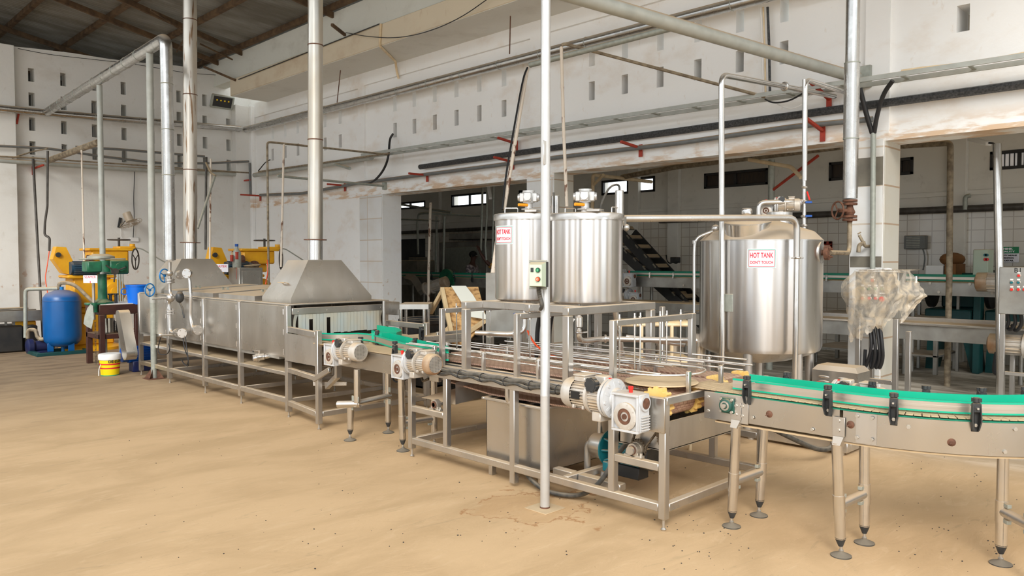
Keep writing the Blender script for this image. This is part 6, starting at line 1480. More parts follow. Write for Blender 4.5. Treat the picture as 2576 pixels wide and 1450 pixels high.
m = MB(); q0 = aty(222, 765, 13.25); q1 = aty(215, 820, 13.25); m.add([tuple(aty(a, b, 13.25 + .02 * i)) for i, (a, b) in enumerate(((228, 765), (234, 770), (236, 800), (230, 828), (218, 822), (210, 815), (213, 795), (220, 775)))] + [tuple(aty(a, b, 13.3 + .02 * i)) for i, (a, b) in enumerate(((228, 765), (234, 770), (236, 800), (230, 828), (218, 822), (210, 815), (213, 795), (220, 775)))], [tuple(range(8)), tuple(range(15, 7, -1))] + [(i, (i + 1) % 8, 8 + (i + 1) % 8, 8 + i) for i in range(8)]); S('plastic_bag', m, 'galv', 'limp greyish plastic bag hanging between the yellow seamer and the brown table', 'bag')
# bucket on table, buckets on floor
def bucket(px, py, y, w_px, h_px, mt, nm, label, rim=None, zb_=None):
    p = aty(px, py, y); d = p.x * _fh[0] + y * _fh[1]; r = w_px / 2 / F * d; h = h_px / F * d; zb_ = p.z if zb_ is None else zb_
    t = T(nm, label, 'bucket', (p.x, y, zb_)); MB().lathe((p.x, y, zb_), [(r * .8, 0), (r, h), (r * .97, h), (r * .77, .01)], 32, cap=False).build('bucket_body', mt, t)
    MB().cyl((p.x, y, zb_), (p.x, y, zb_ + .01), r * .8, n=32).build('bucket_floor', mt, t)
    m = MB(); m.lathe((p.x, y, zb_ + h - .01), [(r * .98, 0), (r * 1.05, 0), (r * 1.05, .025), (r * .98, .025)], 32, cap=False); m.build('rim', rim or mt, t); return t, p, r, h
tq, p, r, h = bucket(346, 765, 13.4, 54, 46, 'blue', 'blue_bucket', 'bright blue plastic bucket standing on the brown table')
MB().torus(p + V(-.2, 0, h * .7), (0, 1, 0), .05, .008, 14, 6).build('bucket_ear', 'blue', tq)
c = atz(277, 944, 0); d = c.x * _fh[0] + c.y * _fh[1]; r = 25 / F * d; h = 42 / F * d
yb = T('paint_bucket', 'yellow paint bucket with white lid and red stripes on the floor before the brown table', 'bucket', c)
MB().lathe(c, [(r * .82, 0), (r * .84, .01), (r * .97, h), (r * .9, h)], 36).build('bucket_body', 'paint_can', yb)
MB().lathe(c, [(r * .84, .0), (r * .85, .012)], 36, cap=False).build('green_band', 'ink_green', yb)
for zq in (.42, .66): MB().lathe(c, [(r * (.84 + .13 * zq) + .002, h * zq), (r * (.845 + .13 * zq) + .002, h * zq + .02)], 36, cap=False).build('red_stripe', 'ink_red', yb)
MB().lathe(c + V(0, 0, h), [(r * 1.04, -.01), (r * 1.06, 0), (r * 1.06, .06), (r * .98, .075), (0, .07)], 36).build('lid', 'white', yb)
fa2 = math.atan2(-c.y, -c.x)
text('DE-LUXE', .052, None, 'ink_black', yb, 'lettering', .001, .002, 1.1, lambda q: Vector((c.x + (r * .955 + .003 + q.z) * math.cos(fa2 + .62 + q.x / r), c.y + (r * .955 + .003 + q.z) * math.sin(fa2 + .62 + q.x / r), h * .86 + q.y)))
MB().tube([c + V(-r * .9, -.02, h * .7), c + V(-r * 1.25, -.1, h * .45), c + V(-r * 1.3, -.12, .02)], .006, 6, .05).build('loose_handle', 'white', yb)
c2 = aty(275, 842, 13.5); t_ = T('metal_can', 'ribbed silver can on the lower shelf of the brown table', 'can', (c2.x, 13.5, .522)); m = MB()
m.lathe((c2.x, 13.5, .522), [(.085 + (.003 if i % 2 else 0), i * .02) for i in range(13)], 28); m.build('can_body', 'tin', t_)
m = MB(); m.bx(c2.x + .12, 13.4, .522, c2.x + .3, 13.6, .72, .02); S('black_box', m, 'dark', 'small black box beside the ribbed can on the lower shelf', 'box')
m = MB(); 
for px in (297, 303, 309): q = aty(px, 740, 14.6); m.cyl((q.x, 14.6, q.z - .15), (q.x, 14.6, q.z + .36), .014)
q = aty(303, 742, 14.6); m.bx(q.x - .2, 14.5, q.z - .18, q.x + .3, 14.7, q.z - .14, .01); m.bx(q.x - .03, 14.55, 0, q.x + .03, 14.65, q.z - .15, .004); S('rod_rack', m, 'galv', 'little rack of upright grey rods behind the brown table', 'rack')
for i, px in enumerate((278, 292)):
    q = aty(px, 765, 13.5); m = MB(); m.cyl((q.x, 13.5, TZ + .012), (q.x, 13.5, TZ + .15), .025); m.cyl((q.x, 13.5, TZ + .15), (q.x, 13.5, TZ + .17), .04); S('tool_holder', m, 'black', 'black tool holder standing on the brown table, %s' % ('nearer the drill column', 'nearer the blue bucket')[i], 'tool')
# wall fan, sockets and their cables
fn = T('wall_fan', 'beige wall fan tilted downwards on the back wall above the socket', 'fan', aty(318, 575, 18.1))
hub = aty(322, 545, 17.75); fc_ = aty(326, 558, 17.6); ax = Vector((.25, -.35, -.9)).normalized()
m = MB(); m.cyl(hub - ax * .08, hub + ax * .12, .085, n=20); m.build('motor_housing', 'fan', fn)
m = MB(); cc = hub + ax * .16
for k_ in range(4): m.torus(cc + ax * (.03 - .02 * abs(k_ - 1.5)), ax, .23 - .055 * k_, .004, 30, 5)
x_, y_, _ = m.frame(ax)
for k_ in range(20): a = k_ * 2 * PI / 20; d_ = x_ * math.cos(a) + y_ * math.sin(a); m.tube([cc + ax * .03 + d_ * .04, cc + ax * .02 + d_ * .23, cc - ax * .05 + d_ * .2], .0022, 5)
m.build('fan_guard', 'fan', fn)
m = MB()
for k_ in range(3):
    a = k_ * 2 * PI / 3; d_ = x_ * math.cos(a) + y_ * math.sin(a); e_ = ax.cross(d_); p = cc
    m.add([p + d_ * .03 - e_ * .02, p + d_ * .2 - e_ * .07 + ax * .01, p + d_ * .2 + e_ * .06 - ax * .01, p + d_ * .03 + e_ * .02], [(0, 1, 2, 3)])
m.build('fan_blades', 'fan', fn)
m = MB(); m.bar(aty(303, 548, 18.08), aty(299, 573, 18.08), .06, .03); m.tube([aty(300, 572, 18.05), hub + ax * .03], .015, 8); m.build('wall_bracket', 'black', fn)
so = T('wall_socket', 'white double socket on the back wall under the fan', 'socket', aty(338, 603, 18.1)); m = MB(); p = aty(338, 603, 18.08); m.bx(p.x - .09, 18.06, p.z - .045, p.x + .09, 18.1, p.z + .045, .006); m.build('socket_plate', 'white', so)
P_ = lambda px, py, y=18.06: aty(px, py, y)
tag(recentre(MB().tube([P_(339, 432), P_(336, 500), P_(338, 550), P_(335, 598)], .008, 6, .2).build('power_cable', 'cable'), P_(335, 598)), 'black cable running down the back wall behind the fan to the socket', 'cable')
tag(recentre(MB().tube([P_(303, 575), P_(303, 598), P_(315, 603), P_(328, 598)], .005, 6, .1).build('fan_cord', 'white'), P_(303, 598)), 'thin white fan cord curving to the wall socket', 'cord')
tag(recentre(MB().tube([P_(324, 600), P_(323, 622), P_(325, 636)], .005, 6, .1).build('plug_cord', 'white'), P_(325, 636)), 'short white cord dangling below the wall socket', 'cord')
fl_ = T('floodlight', 'grey floodlight with four yellow lamps high on the back wall', 'floodlight', aty(560, 257, 18.0))
p = aty(560, 257, 17.85); Bm = basis(p, (.96, -.2, -.06), (.08, -.28, .95)); MB(Bm).bx(-.26, -.16, -.08, .26, .16, 0, .02).build('housing', 'galv', fl_)
MB(Bm).bx(-.21, -.12, 0, .21, .12, .006, .002).build('glass', 'dark', fl_)
for k_ in range(4): m = MB(Bm); m.cyl((-.13 + .087 * k_, .03, .005), (-.13 + .087 * k_, .03, .012), .018, n=12); m.build('lamp_chip', 'yellow_cap', fl_)
MB(Bm).bar((.0, 0, -.08), (.05, .1, -.3), .03).build('mounting', 'galv', fl_)
# ================================================================== pipes, trays and cables overhead
def W(*spec):
    out = []
    for s_ in spec:
        px, py, ax, c = s_; out.append(atx(px, py, c) if ax == 'X' else aty(px, py, c) if ax == 'Y' else atz(px, py, c) if ax == 'Z' else at_depth(px, py, c))
    return out
def run(nm, label, cat, mt, r, pts, bend=.06, n=12, group=None, m=None):
    m = m or MB(); m.tube(pts, r, n, bend); o = m.build(nm, mt); tag(o, label, cat, group); lo = min(pts, key=lambda p: p.z); return recentre(o, lo)
def jacketed(nm, label, pts, r, step=.9, bend=.1):
    t = T(nm, label, 'pipe', pts[0]); MB().tube(pts, r, 22, bend, seg=8).build('jacket', 'jacket', t); m = MB()
    for a, b_ in zip(pts, pts[1:]):
        l = (b_ - a).length; d = (b_ - a) / l
        for k_ in range(1, int(l / step)): m.torus(a + d * (k_ * step), d, r, .006, 22, 6)
    m.split('jacket_seam', 'galv', t); return t
jacketed('steam_main', 'long foil-jacketed pipe running along the top of the long wall', [V(8.62, 17.8, 4.83), V(8.62, 12.6, 4.81), V(8.62, 5.8, 4.81), V(8.62, -2, 4.78)], .072)
jacketed('steam_main', 'foil-jacketed pipe running across the back wall below the air bricks', [V(.5, 17.8, 4.60), V(4.4, 17.8, 4.67), V(8.5, 17.8, 4.83)], .07)
jacketed('steam_branch', 'foil-jacketed pipe sloping up from the back wall, then dropping vertically to the blue valves', [V(4.4, 17.7, 4.68), atx(417, 96, 4.02), atx(427, 652, 4.02)], .078, .6, .14)
run('pipe_bracket', 'dark red bracket under the jacketed pipe at the left edge of the back wall', 'bracket', 'redox', .02, W((50, 270, 'Y', 17.95), (42, 312, 'Y', 18.08)), 0)
tt = W((376, 134, 'X', 4.06))[0]
pst = T('pipe_post', 'green-grey steel post holding the sloping jacketed pipe, standing before the steam valves', 'post', atz(390, 955, 0))
f0 = atz(388, 953, 0); mid_ = f0.lerp(tt, .24)
MB().cyl(f0 + V(0, 0, .01), mid_, .042, n=20).build('lower_pipe', 'galv', pst); MB().cyl(mid_, tt, .046, n=20).build('upper_pipe', 'grey_beam', pst)
m = MB(); m.bx(f0.x - .12, f0.y - .12, 0, f0.x + .12, f0.y + .12, .012, .002)
for k_ in range(4): a = k_ * PI / 2 + .78; m.add([f0 + V(.04 * math.cos(a), .04 * math.sin(a), .15), f0 + V(.14 * math.cos(a), .14 * math.sin(a), .012), f0 + V(.04 * math.cos(a), .04 * math.sin(a), .012)], [(0, 1, 2)])
m.build('foot_plate', 'rust', pst)
b5 = atx(250, 214, 4.22); run('pipe_post', 'green-grey steel post rising behind the green drill to the sloping jacketed pipe', 'post', 'grey_beam', .045, [V(b5.x, b5.y, 0), b5])
# back wall ducts
run('wall_duct', 'thick grey pipe across the back wall at mid height', 'pipe', 'grey_beam', .05, W((-40, 402, 'Y', 17.95), (300, 424, 'Y', 17.95), (640, 441, 'Y', 17.95)), 0)
run('thin_pipe', 'thin brown pipe just above the thick grey pipe on the back wall', 'pipe', 'brown_pipe', .016, W((-40, 392, 'Y', 17.9), (60, 396, 'Y', 17.9), (640, 436, 'Y', 17.9)), 0)
run('conduit', 'grey conduit sagging across the back wall from the left edge to the corner', 'conduit', 'grey_pipe', .026, W((-30, 366, 'Y', 17.85), (120, 373, 'Y', 17.85), (250, 393, 'Y', 17.85), (400, 411, 'Y', 17.85), (520, 411, 'Y', 17.85), (625, 406, 'Y', 17.85)), .3)
run('conduit', 'straight grey conduit beginning beside the brown post and ending left of the far flue', 'conduit', 'grey_pipe', .026, W((190, 370, 'Y', 17.6), (300, 376, 'Y', 17.5), (515, 394, 'Y', 17.3)), 0)
run('beam_pipe', 'short thick dusty pipe slanting outwards from the back wall near the left post', 'pipe', 'brown_pipe', .06, W((120, 405, 'Y', 17.7), (248, 358, 'D', 14.5)), 0)
run('drop_pipe', 'dark straight pipe leaning down the back wall left of the blue vessel', 'pipe', 'dark_pipe', .024, W((83, 395, 'D', 15.6), (96, 640, 'D', 15.2), (108, 850, 'D', 14.9)), 0)
run('drop_pipe', 'dark bent pipe dropping left of the seamer with an orange hose below it', 'pipe', 'dark_pipe', .022, W((120, 380, 'D', 15.2), (119, 520, 'D', 15.2), (113, 560, 'D', 15.2), (112, 592, 'D', 15.2), (125, 598, 'D', 15.2), (124, 632, 'D', 15.2)), .05)
run('air_hose', 'orange air hose hanging down to the blue vessel', 'hose', 'orange', .009, W((124, 632, 'D', 15.2), (118, 675, 'D', 15.1), (113, 700, 'D', 15.), (120, 738, 'D', 15.)), .3)
run('drop_pipe', 'peeling white pipe dropping in front of the nearer yellow seamer', 'pipe', 'white_pipe', .016, W((205, 378, 'D', 14.6), (212, 660, 'D', 14.3)), 0)
run('feed_pipe', 'thin pipe bent out from the back wall above the blue vessel', 'pipe', 'brown_pipe', .014, W((30, 398, 'Y', 17.9), (80, 382, 'D', 15.6), (120, 374, 'D', 15.2)), .05)
run('drop_pipe', 'dark pipe dropping between the far flue and the farther seamer', 'pipe', 'dark_pipe', .022, W((519, 396, 'D', 14.6), (517, 628, 'D', 14.4)), 0)
run('drop_pipe', 'white pipe dropping beside the dark pipe right of the far flue', 'pipe', 'white_pipe', .016, W((530, 400, 'D', 14.2), (528, 655, 'D', 14.)), 0)
run('brace_pipe', 'slanting grey brace pipe right of the far flue', 'pipe', 'galv', .022, W((540, 445, 'D', 13.8), (497, 575, 'D', 13.2)), 0)
run('brace_pipe', 'short bent pipe joining the top of the slanting brace right of the far flue', 'pipe', 'brown_pipe', .018, W((518, 410, 'D', 14.3), (530, 435, 'D', 14), (542, 443, 'D', 13.8)), .05)
run('drop_conduit', 'short upright grey conduit in the corner beside the red bracket', 'conduit', 'grey_pipe', .026, W((628, 410, 'Y', 17.8), (630, 490, 'Y', 17.8)), 0)
def bracket(px, py, ax, c, dx, dy, dz, label):
    """red angle-iron wall bracket: arm plus wall plate"""
    p = atx(px, py, c) if ax == 'X' else aty(px, py, c); t = T('wall_bracket', label, 'bracket', p, None); q = p + V(dx, dy, dz)
    MB().bar(p, q, .035, .035, .003).build('arm', 'redox', t)
    m = MB(); m.bx(p.x - .012, p.y - .03, p.z - .12, p.x + .002, p.y + .03, p.z + .05, .002); m.build('wall_plate', 'redox', t); return t
for (px, py, d_, lb_) in ((1300, 362, (-.42, 0, .05), 'red wall bracket under the ladder tray just left of the slanting white tube'), (1612, 373, (-.45, .0, .04), 'red wall bracket under the black duct, between the silver pole and the tall thin pipe'), (1290, 408, (-.42, 0, .04), 'red wall bracket under the black duct, left of the slanting white tube'),
                          (1075, 441, (-.42, 0, .0), 'red wall bracket at the left end of the black duct'), (868, 467, (-.42, 0, .0), 'red wall bracket just right of the near flue'), (2086, 250, (-.5, 0, .12), 'big red wall bracket under the ladder tray near the chrome riser'), (2070, 330, (-.5, 0, .1), 'lower big red wall bracket beside the chrome riser')): bracket(px, py, 'X', 8.83, *d_, lb_)
bracket(592, 458, 'Y', 18.08, .25, -.3, .05, 'red bracket on the back wall close to the corner'); bracket(82, 425, 'Y', 18.08, .1, -.4, .05, 'red bracket on the back wall above the blue vessel')
bracket(655, 493, 'X', 8.83, -.5, .0, .0, 'thin red bracket on the long wall beside the corner')
# long wall: ladder tray, black duct, conduits
lt = T('cable_ladder', 'galvanised ladder tray with cables running along the long wall', 'cable tray', V(8.6, 6, 3.62))
m = MB(); zl = lambda y: 3.585 + (y - 1.8) * .0115
for x in (8.42, 8.70): MB().bar((x, 12.6, zl(12.6)), (x, -2, zl(-2)), .02, .05, .002).build('side_rail', 'grey_beam', lt)
y = 12.2
while y > -1.5: MB().bar((8.42, y, zl(y)), (8.70, y, zl(y)), .035, .015, .002).build('rung', 'galv', lt); y -= .62
MB().tube([V(8.55, y_, zl(y_) + .03 + .006 * math.sin(y_ * 3)) for y_ in [4.6 - .3 * i for i in range(22)]], .018, 8).build('tray_cable', 'cable', lt)
MB().tube([V(8.5, y_, zl(y_) + .03 + .012 * math.sin(y_ * 5)) for y_ in [2.9 - .2 * i for i in range(20)]], .02, 8).build('tray_cable', 'cream', lt)
run('black_duct', 'black tarred duct fixed along the long wall below the ladder tray', 'duct', 'tar', .045, [V(8.8, 11.28, 3.40), V(8.8, 8, 3.41), V(8.8, 3.6, 3.40), V(8.8, -2, 3.38)], 0, 8)
run('conduit', 'grey conduit along the long wall below the black duct', 'conduit', 'grey_pipe', .032, W((655, 491, 'X', 8.78), (760, 487, 'X', 8.76), (900, 461, 'X', 8.76), (1394, 397, 'X', 8.76), (1700, 361, 'X', 8.76), (2000, 318, 'X', 8.76), (2195, 300, 'X', 8.76)), .2)
run('wall_duct', 'thick grey pipe along the long wall from the corner to the near flue', 'pipe', 'grey_beam', .055, W((640, 441, 'X', 8.7), (935, 396, 'X', 8.7)), 0)
run('thin_pipe', 'thin brown pipe above the thick grey pipe on the long wall', 'pipe', 'brown_pipe', .016, W((650, 432, 'X', 8.6), (980, 386, 'X', 8.6)), 0)
run('arm_pipe', 'dusty pipe arm ending in a plate, crossing behind the near flue', 'pipe', 'galv', .03, W((838, 412, 'X', 8.75), (880, 424, 'X', 8.3)), 0)
# pipes reaching out from the long wall
ya = atx(975, 389, 8.55).y
run('outreach_pipe', 'thin pipe reaching out from the long wall and dropping left of the near flue', 'pipe', 'brown_pipe', .018, W((975, 389, 'X', 8.55)) + [aty(672, 357, ya)] + [aty(672, 357, ya) - V(0, 0, 2.7)], .06)
run('air_hose', 'orange air hose hanging from the thin drop pipe behind the near oven hood', 'hose', 'orange', .009, [aty(672, 654, ya), aty(675, 680, ya), aty(668, 716, ya)], .3)
yb2 = atx(962, 468, 8.75).y
run('outreach_pipe', 'lower galvanised pipe reaching out from a wall plate behind the near flue', 'pipe', 'galv', .022, [atx(965, 468, 8.8), aty(697, 443, yb2), aty(712, 436, yb2)], .04)
run('drop_pipe', 'peeling white pipe dropping left of the near flue', 'pipe', 'white_pipe', .018, [aty(714, 362, ya), aty(707, 672, ya)], 0)
m = MB(); p = atx(968, 468, 8.83); m.bx(8.80, p.y - .05, p.z - .07, 8.85, p.y + .05, p.z + .07, .004); S('end_plate', m, 'galv', 'small grey plate on the long wall at the end of the lower outreaching pipe', 'plate')
run('black_cable', 'black cable looping out of an air brick, right of the near flue', 'cable', 'cable', .022, W((988, 338, 'X', 8.9), (980, 350, 'X', 8.7), (978, 395, 'X', 8.6), (965, 430, 'X', 8.65), (940, 458, 'X', 8.75), (922, 462, 'X', 8.76)), .3)
run('short_cable', 'short black cable from an air brick near the corner', 'cable', 'cable', .012, W((680, 402, 'X', 8.85), (668, 408, 'X', 8.75), (650, 430, 'X', 8.7)), .1)
# pipes between the silver pole and the large tank
cD = 9.0
run('hanging_pipe', 'dusty grey pipe hung from the slanting steel beam behind the silver pole', 'pipe', 'galv', .036, W((1334, 163, 'D', 9.6), (1450, 133, 'D', 9.1), (1690, 70, 'D', 8.2)), 0)
run('slanting_tube', 'white slanting tube with a black cable beside it, left of the silver pole', 'tube', 'white_pipe', .022, W((1327, 170, 'D', 9.5), (1268, 528, 'D', 8.9)), 0)
run('slanting_tube', 'lower end of the slanting white tube, left of the signed tank', 'tube', 'white_pipe', .028, W((1252, 600, 'D', 8.8), (1240, 690, 'D', 8.7)), 0)
run('tube_cable', 'black cable strapped along the slanting white tube', 'cable', 'cable', .012, W((1327, 170, 'D', 9.45), (1316, 195, 'D', 9.4), (1290, 340, 'D', 9.2), (1271, 450, 'D', 9.), (1264, 528, 'D', 8.85)), .3)
run('drop_pipe', 'rust-spotted white pipe dropping just right of the silver pole', 'pipe', 'white_pipe', .02, W((1412, 118, 'D', 9.2), (1418, 330, 'D', 9.2), (1426, 520, 'D', 9.2)), 0)
run('outreach_pipe', 'thin brown pipe sloping from above the silver pole to the ladder tray', 'pipe', 'brown_pipe', .019, W((1412, 114, 'D', 9.2), (1420, 110, 'D', 9.2)) + [atx(1925, 244, 8.5)], .03)
bmz = atx(2160, 197, 8.84); 
run('steel_beam', 'thick grey painted pipe crossing high over the large tank to the long wall', 'beam', 'grey_beam', .062, [bmz + (atz(1400, -24, bmz.z) - bmz) * 1.6, bmz], 0, 18)
m = MB(); m.bx(8.80, bmz.y - .14, bmz.z - .12, 8.85, bmz.y + .14, bmz.z + .12, .003); S('anchor_plate', m, 'galv', 'square anchor plate on the long wall behind the chrome riser', 'plate')
pF = [atx(1816, 935, 6.3) , atx(1815, 188, 6.3), atx(1975, 218, 7.7), atx(2100, 243, 8.6)]; pF[0].z = .75
run('goose_neck_pipe', 'tall stainless pipe in front of the large tank bending towards the long wall', 'pipe', 'steel_bright', .026, pF, .1, 16)
m = MB(); q = pF[1].lerp(pF[2], .99); S('pipe_union', MB().torus(q, (pF[2] - pF[1]), .034, .014), 'steel', 'ring-shaped pipe union on the tall stainless pipe by the ladder tray', 'pipe fitting')
gG = at_depth(2024, 455, BD + .1); gT = at_depth(2026, 200, BD + .1)
run('goose_neck_pipe', 'shorter stainless pipe bending towards the wall behind the chrome riser', 'pipe', 'steel_bright', .024, [gG, gT, atx(2125, 232, 8.3)], .1, 16)
# conduits on the wall and pillar
for i, px in enumerate((1914, 1920, 1931)):
    run('wall_conduit', ('left', 'middle', 'right')[i] + 'most of three thin cables dropping down the wall between the air bricks', 'cable', ('white', 'cream', 'tar')[i], (.011, .011, .016)[i], W((px, 18, 'X', 8.82), (px + 4, 120, 'X', 8.82), (px + 6, 240, 'X', 8.8)), 0, 8)
run('looped_cable', 'black cable looping under the ladder tray left of the big red brackets', 'cable', 'cable', .01, W((1925, 250, 'X', 8.6), (1945, 260, 'X', 8.5), (1985, 255, 'X', 8.5), (2020, 235, 'X', 8.5)), .3, 8)
run('looped_cable', 'white cable looping lowest under the ladder tray', 'cable', 'white', .007, W((1955, 262, 'X', 8.6), (1985, 275, 'X', 8.5), (2012, 268, 'X', 8.5), (2040, 240, 'X', 8.5)), .3, 8)
run('riser_conduit', 'grey conduit running down the face of the tiled pillar', 'conduit', 'galv', .028, W((2197, 335, 'X', 8.78), (2195, 678, 'X', 8.78)), 0)
run('heavy_cable', 'thick black cable dropping steeply from the tray into the pillar conduit, left of its twin', 'cable', 'cable', .026, W((2163, 222, 'X', 8.6), (2180, 290, 'X', 8.7), (2194, 335, 'X', 8.78)), .3)
run('heavy_cable', 'thick black cable curving from the tray into the pillar conduit, right of its twin', 'cable', 'cable', .024, W((2246, 203, 'X', 8.6), (2222, 235, 'X', 8.65), (2206, 290, 'X', 8.72), (2199, 335, 'X', 8.78)), .3)
# tap on the pillar
tp_ = T('water_tap', 'old brass water tap on the tiled pillar', 'tap', atx(2172, 615, 8.8)); a = atx(2186, 620, 8.83); b_ = atx(2172, 612, 8.7)
m = MB(); m.tube([a, a + V(-.12, 0, 0), b_ + V(0, 0, .02)], .018, 10, .03); m.tube([b_, b_ + V(-.02, .04, -.02), b_ + V(-.03, .04, -.1)], .022, 10, .03); m.cyl(b_, b_ + V(-.02, .04, .09), .016); m.bar(b_ + V(-.05, .04, .10), b_ + V(.02, .04, .12), .015); m.build('tap_body', 'brown_pipe', tp_)
# cords on the beam and soffit
run('cream_conduit', 'pair of cream pipes bending down over the concrete beam', 'conduit', 'cream', .022, W((958, 60, 'X', 7.93), (955, 115, 'X', 7.93)) + [atx(958, 118, 7.93), atz(995, 155, 5.41), atx(998, 180, 8.8), atx(1003, 198, 8.84)], .05)
run('hanging_rod', 'thin iron rod hanging from the concrete beam, right of the near flue', 'rod', 'rust', .009, W((866, 88, 'X', 8.2), (848, 258, 'X', 8.6)), 0, 6)
run('hanging_rod', 'thin iron rod hanging to the jacketed pipe left of the silver pole', 'rod', 'rust', .009, W((1285, -10, 'X', 8.3), (1282, 136, 'X', 8.6)), 0, 6)
run('slack_wire', 'slack black wire draped along the concrete beam', 'wire', 'cable', .007, W((870, 82, 'X', 7.85), (920, 92, 'X', 7.85), (1000, 97, 'X', 7.85), (1080, 80, 'X', 7.85), (1160, 45, 'X', 7.85), (1230, -5, 'X', 7.85)), .6, 6)
run('slack_wire', 'black wire lying along the top edge of the concrete beam', 'wire', 'cable', .009, W((600, 200, 'X', 7.92), (790, 125, 'X', 7.92), (955, 60, 'X', 7.92)), .3, 6)
run('slack_wire', 'thin wire pinned along the top of the back wall', 'wire', 'cable', .006, W((45, 122, 'Y', 18.0), (120, 137, 'Y', 18.0), (330, 160, 'Y', 18.0), (470, 184, 'Y', 18.0), (590, 192, 'Y', 18.0)), .3, 6)
# ================================================================== control panels
cp_ = T('control_panel', 'control panel with coloured buttons on a steel stand in front of the tiled pillar', 'panel', (8.35, 3.1, 0))
PX = 8.30; pa = atx(2152, 684, PX); pb = atx(2262, 684, PX); zlo = atx(2200, 800, PX).z; zhi = pa.z
MB().bx(PX, pb.y, zlo, PX + .2, pa.y, zhi, .006).build('enclosure', 'steel_far', cp_)
for y in (pb.y + .03, pa.y - .03):
    for x in (PX + .03, PX + .4): MB().bx(x - .025, y - .025, 0, x + .025, y + .025, zlo if x < PX + .2 else .95, .004).build('stand_leg', 'steel', cp_)
for z in (.42,): MB().bx(PX + .01, pb.y + .055, z, PX + .05, pa.y - .055, z + .05, .004).build('stand_rail', 'steel', cp_)
def button(par, px, py, c, mt, r=.016, nm=None):
    p = atx(px, py, c); b_ = MB().lathe(p + V(.004, 0, 0), [(r * 1.5, 0), (r * 1.5, .006), (r * 1.2, .01)], 16, (-1, 0, 0)).build('button_collar', 'bolt', par)
    MB().lathe(p, [(r, 0), (r, .014), (r * .8, .018)], 16, (-1, 0, 0)).build('button', mt, b_)
    q = p + V(0, 0, r * 2.1); MB().bx(q.x - .004, q.y - r, q.z - .008, q.x + .003, q.y + r, q.z + .008, .001).build('button_label', 'white', b_)
button(cp_, 2195, 706, PX, 'red')
for px in (2170, 2187, 2203, 2219): button(cp_, px, 727, PX, 'sign_green')
for px in (2170, 2187, 2203): button(cp_, px, 751, PX, 'red')
button(cp_, 2219, 753, PX, 'red', .028)
# dusty polythene draped over the panel
L_ = [(682, 2150), (700, 2128), (722, 2113), (745, 2118), (775, 2130), (800, 2132), (830, 2134), (862, 2140)]
R_ = [(678, 2286), (690, 2295), (705, 2306), (722, 2318), (745, 2332), (762, 2312), (790, 2303), (815, 2290)]
m = MB(); nu, nv = 40, 24; random.seed(11); vs = []
bot = [862, 858, 850, 848, 852, 858, 848, 836, 838, 842, 838, 832, 828, 824, 826, 830, 836, 826, 812, 804, 800, 790, 792, 802, 812, 816, 806, 790, 772, 760]
for j in range(nv + 1):
    v = j / nv
    for i in range(nu + 1):
        u = i / nu; bi = u * (len(bot) - 1); b0 = bot[int(bi)]; b1 = bot[min(len(bot) - 1, int(bi) + 1)]; by = b0 + (b1 - b0) * (bi - int(bi)) + 3 * math.sin(i * 2.7)
        py = 681 + (by - 681) * v
        def ed(E, y):
            for (y0, x0), (y1, x1) in zip(E, E[1:]):
                if y <= y1: return x0 + (x1 - x0) * max(0, y - y0) / (y1 - y0)
            return E[-1][1]
        xl, xr = ed(L_, py), ed(R_, py); px = xl + (xr - xl) * u + 2 * math.sin(j * 1.3 + i)
        c = PX - .035 - .016 * math.sin(u * 19 + v * 3) * v - .007 * math.sin(u * 43 + v * 9) - .006 * math.sin(v * 23 + u * 11) + max(0, u - .7) * .9 + max(0, .12 - u) * .6
        vs.append(atx(px, py, c))
top = []
m.add(vs, [(j * (nu + 1) + i, j * (nu + 1) + i + 1, (j + 1) * (nu + 1) + i + 1, (j + 1) * (nu + 1) + i) for j in range(nv) for i in range(nu)])
a = len(m.v); tv = [Vector(vs[i]) for i in range(nu + 1)]; vs2 = []
for r_ in (0, 1, 2):
    for i in range(nu + 1): p = tv[i].copy(); p.x += .16 * r_; p.z += .006 * math.sin(i * 1.9 + r_) + .004; vs2.append(p)
m.add(vs2, [(j * (nu + 1) + i, j * (nu + 1) + i + 1, (j + 1) * (nu + 1) + i + 1, (j + 1) * (nu + 1) + i) for j in range(2) for i in range(nu)])
S('polythene_cover', m, 'film', 'torn dusty polythene sheet draped over the control panel at the tiled pillar', 'sheet', base=(8.3, 3.1, 1.1))
for i, (px, q) in enumerate(((2188, 2185), (2196, 2202), (2206, 2214), (2214, 2222))):
    tag(recentre(MB().tube([atx(px, 820, 8.42), atx(px + 6, 870, 8.4), atx(q, 905, 8.42), atx(q - 12, 935, 8.45), atx(q - 8, 880, 8.5)], .018, 8, .1).build('panel_cable', 'cable'), atx(q, 905, 8.42)), 'black cable looping down under the polythene-covered control panel', 'cable', 'cables under the covered control panel')
    bpy.data.objects[-1] if False else None
m = MB(); p = atx(2232, 678, 8.38); m.sph(p, .05, (.6, 1, .3)); m.bar(p + V(0, .08, 0), p + V(0, .2, -.005), .02, .012); S('marker_pens', m, 'white', 'blue and white oddments lying on top of the covered control panel', 'pens')

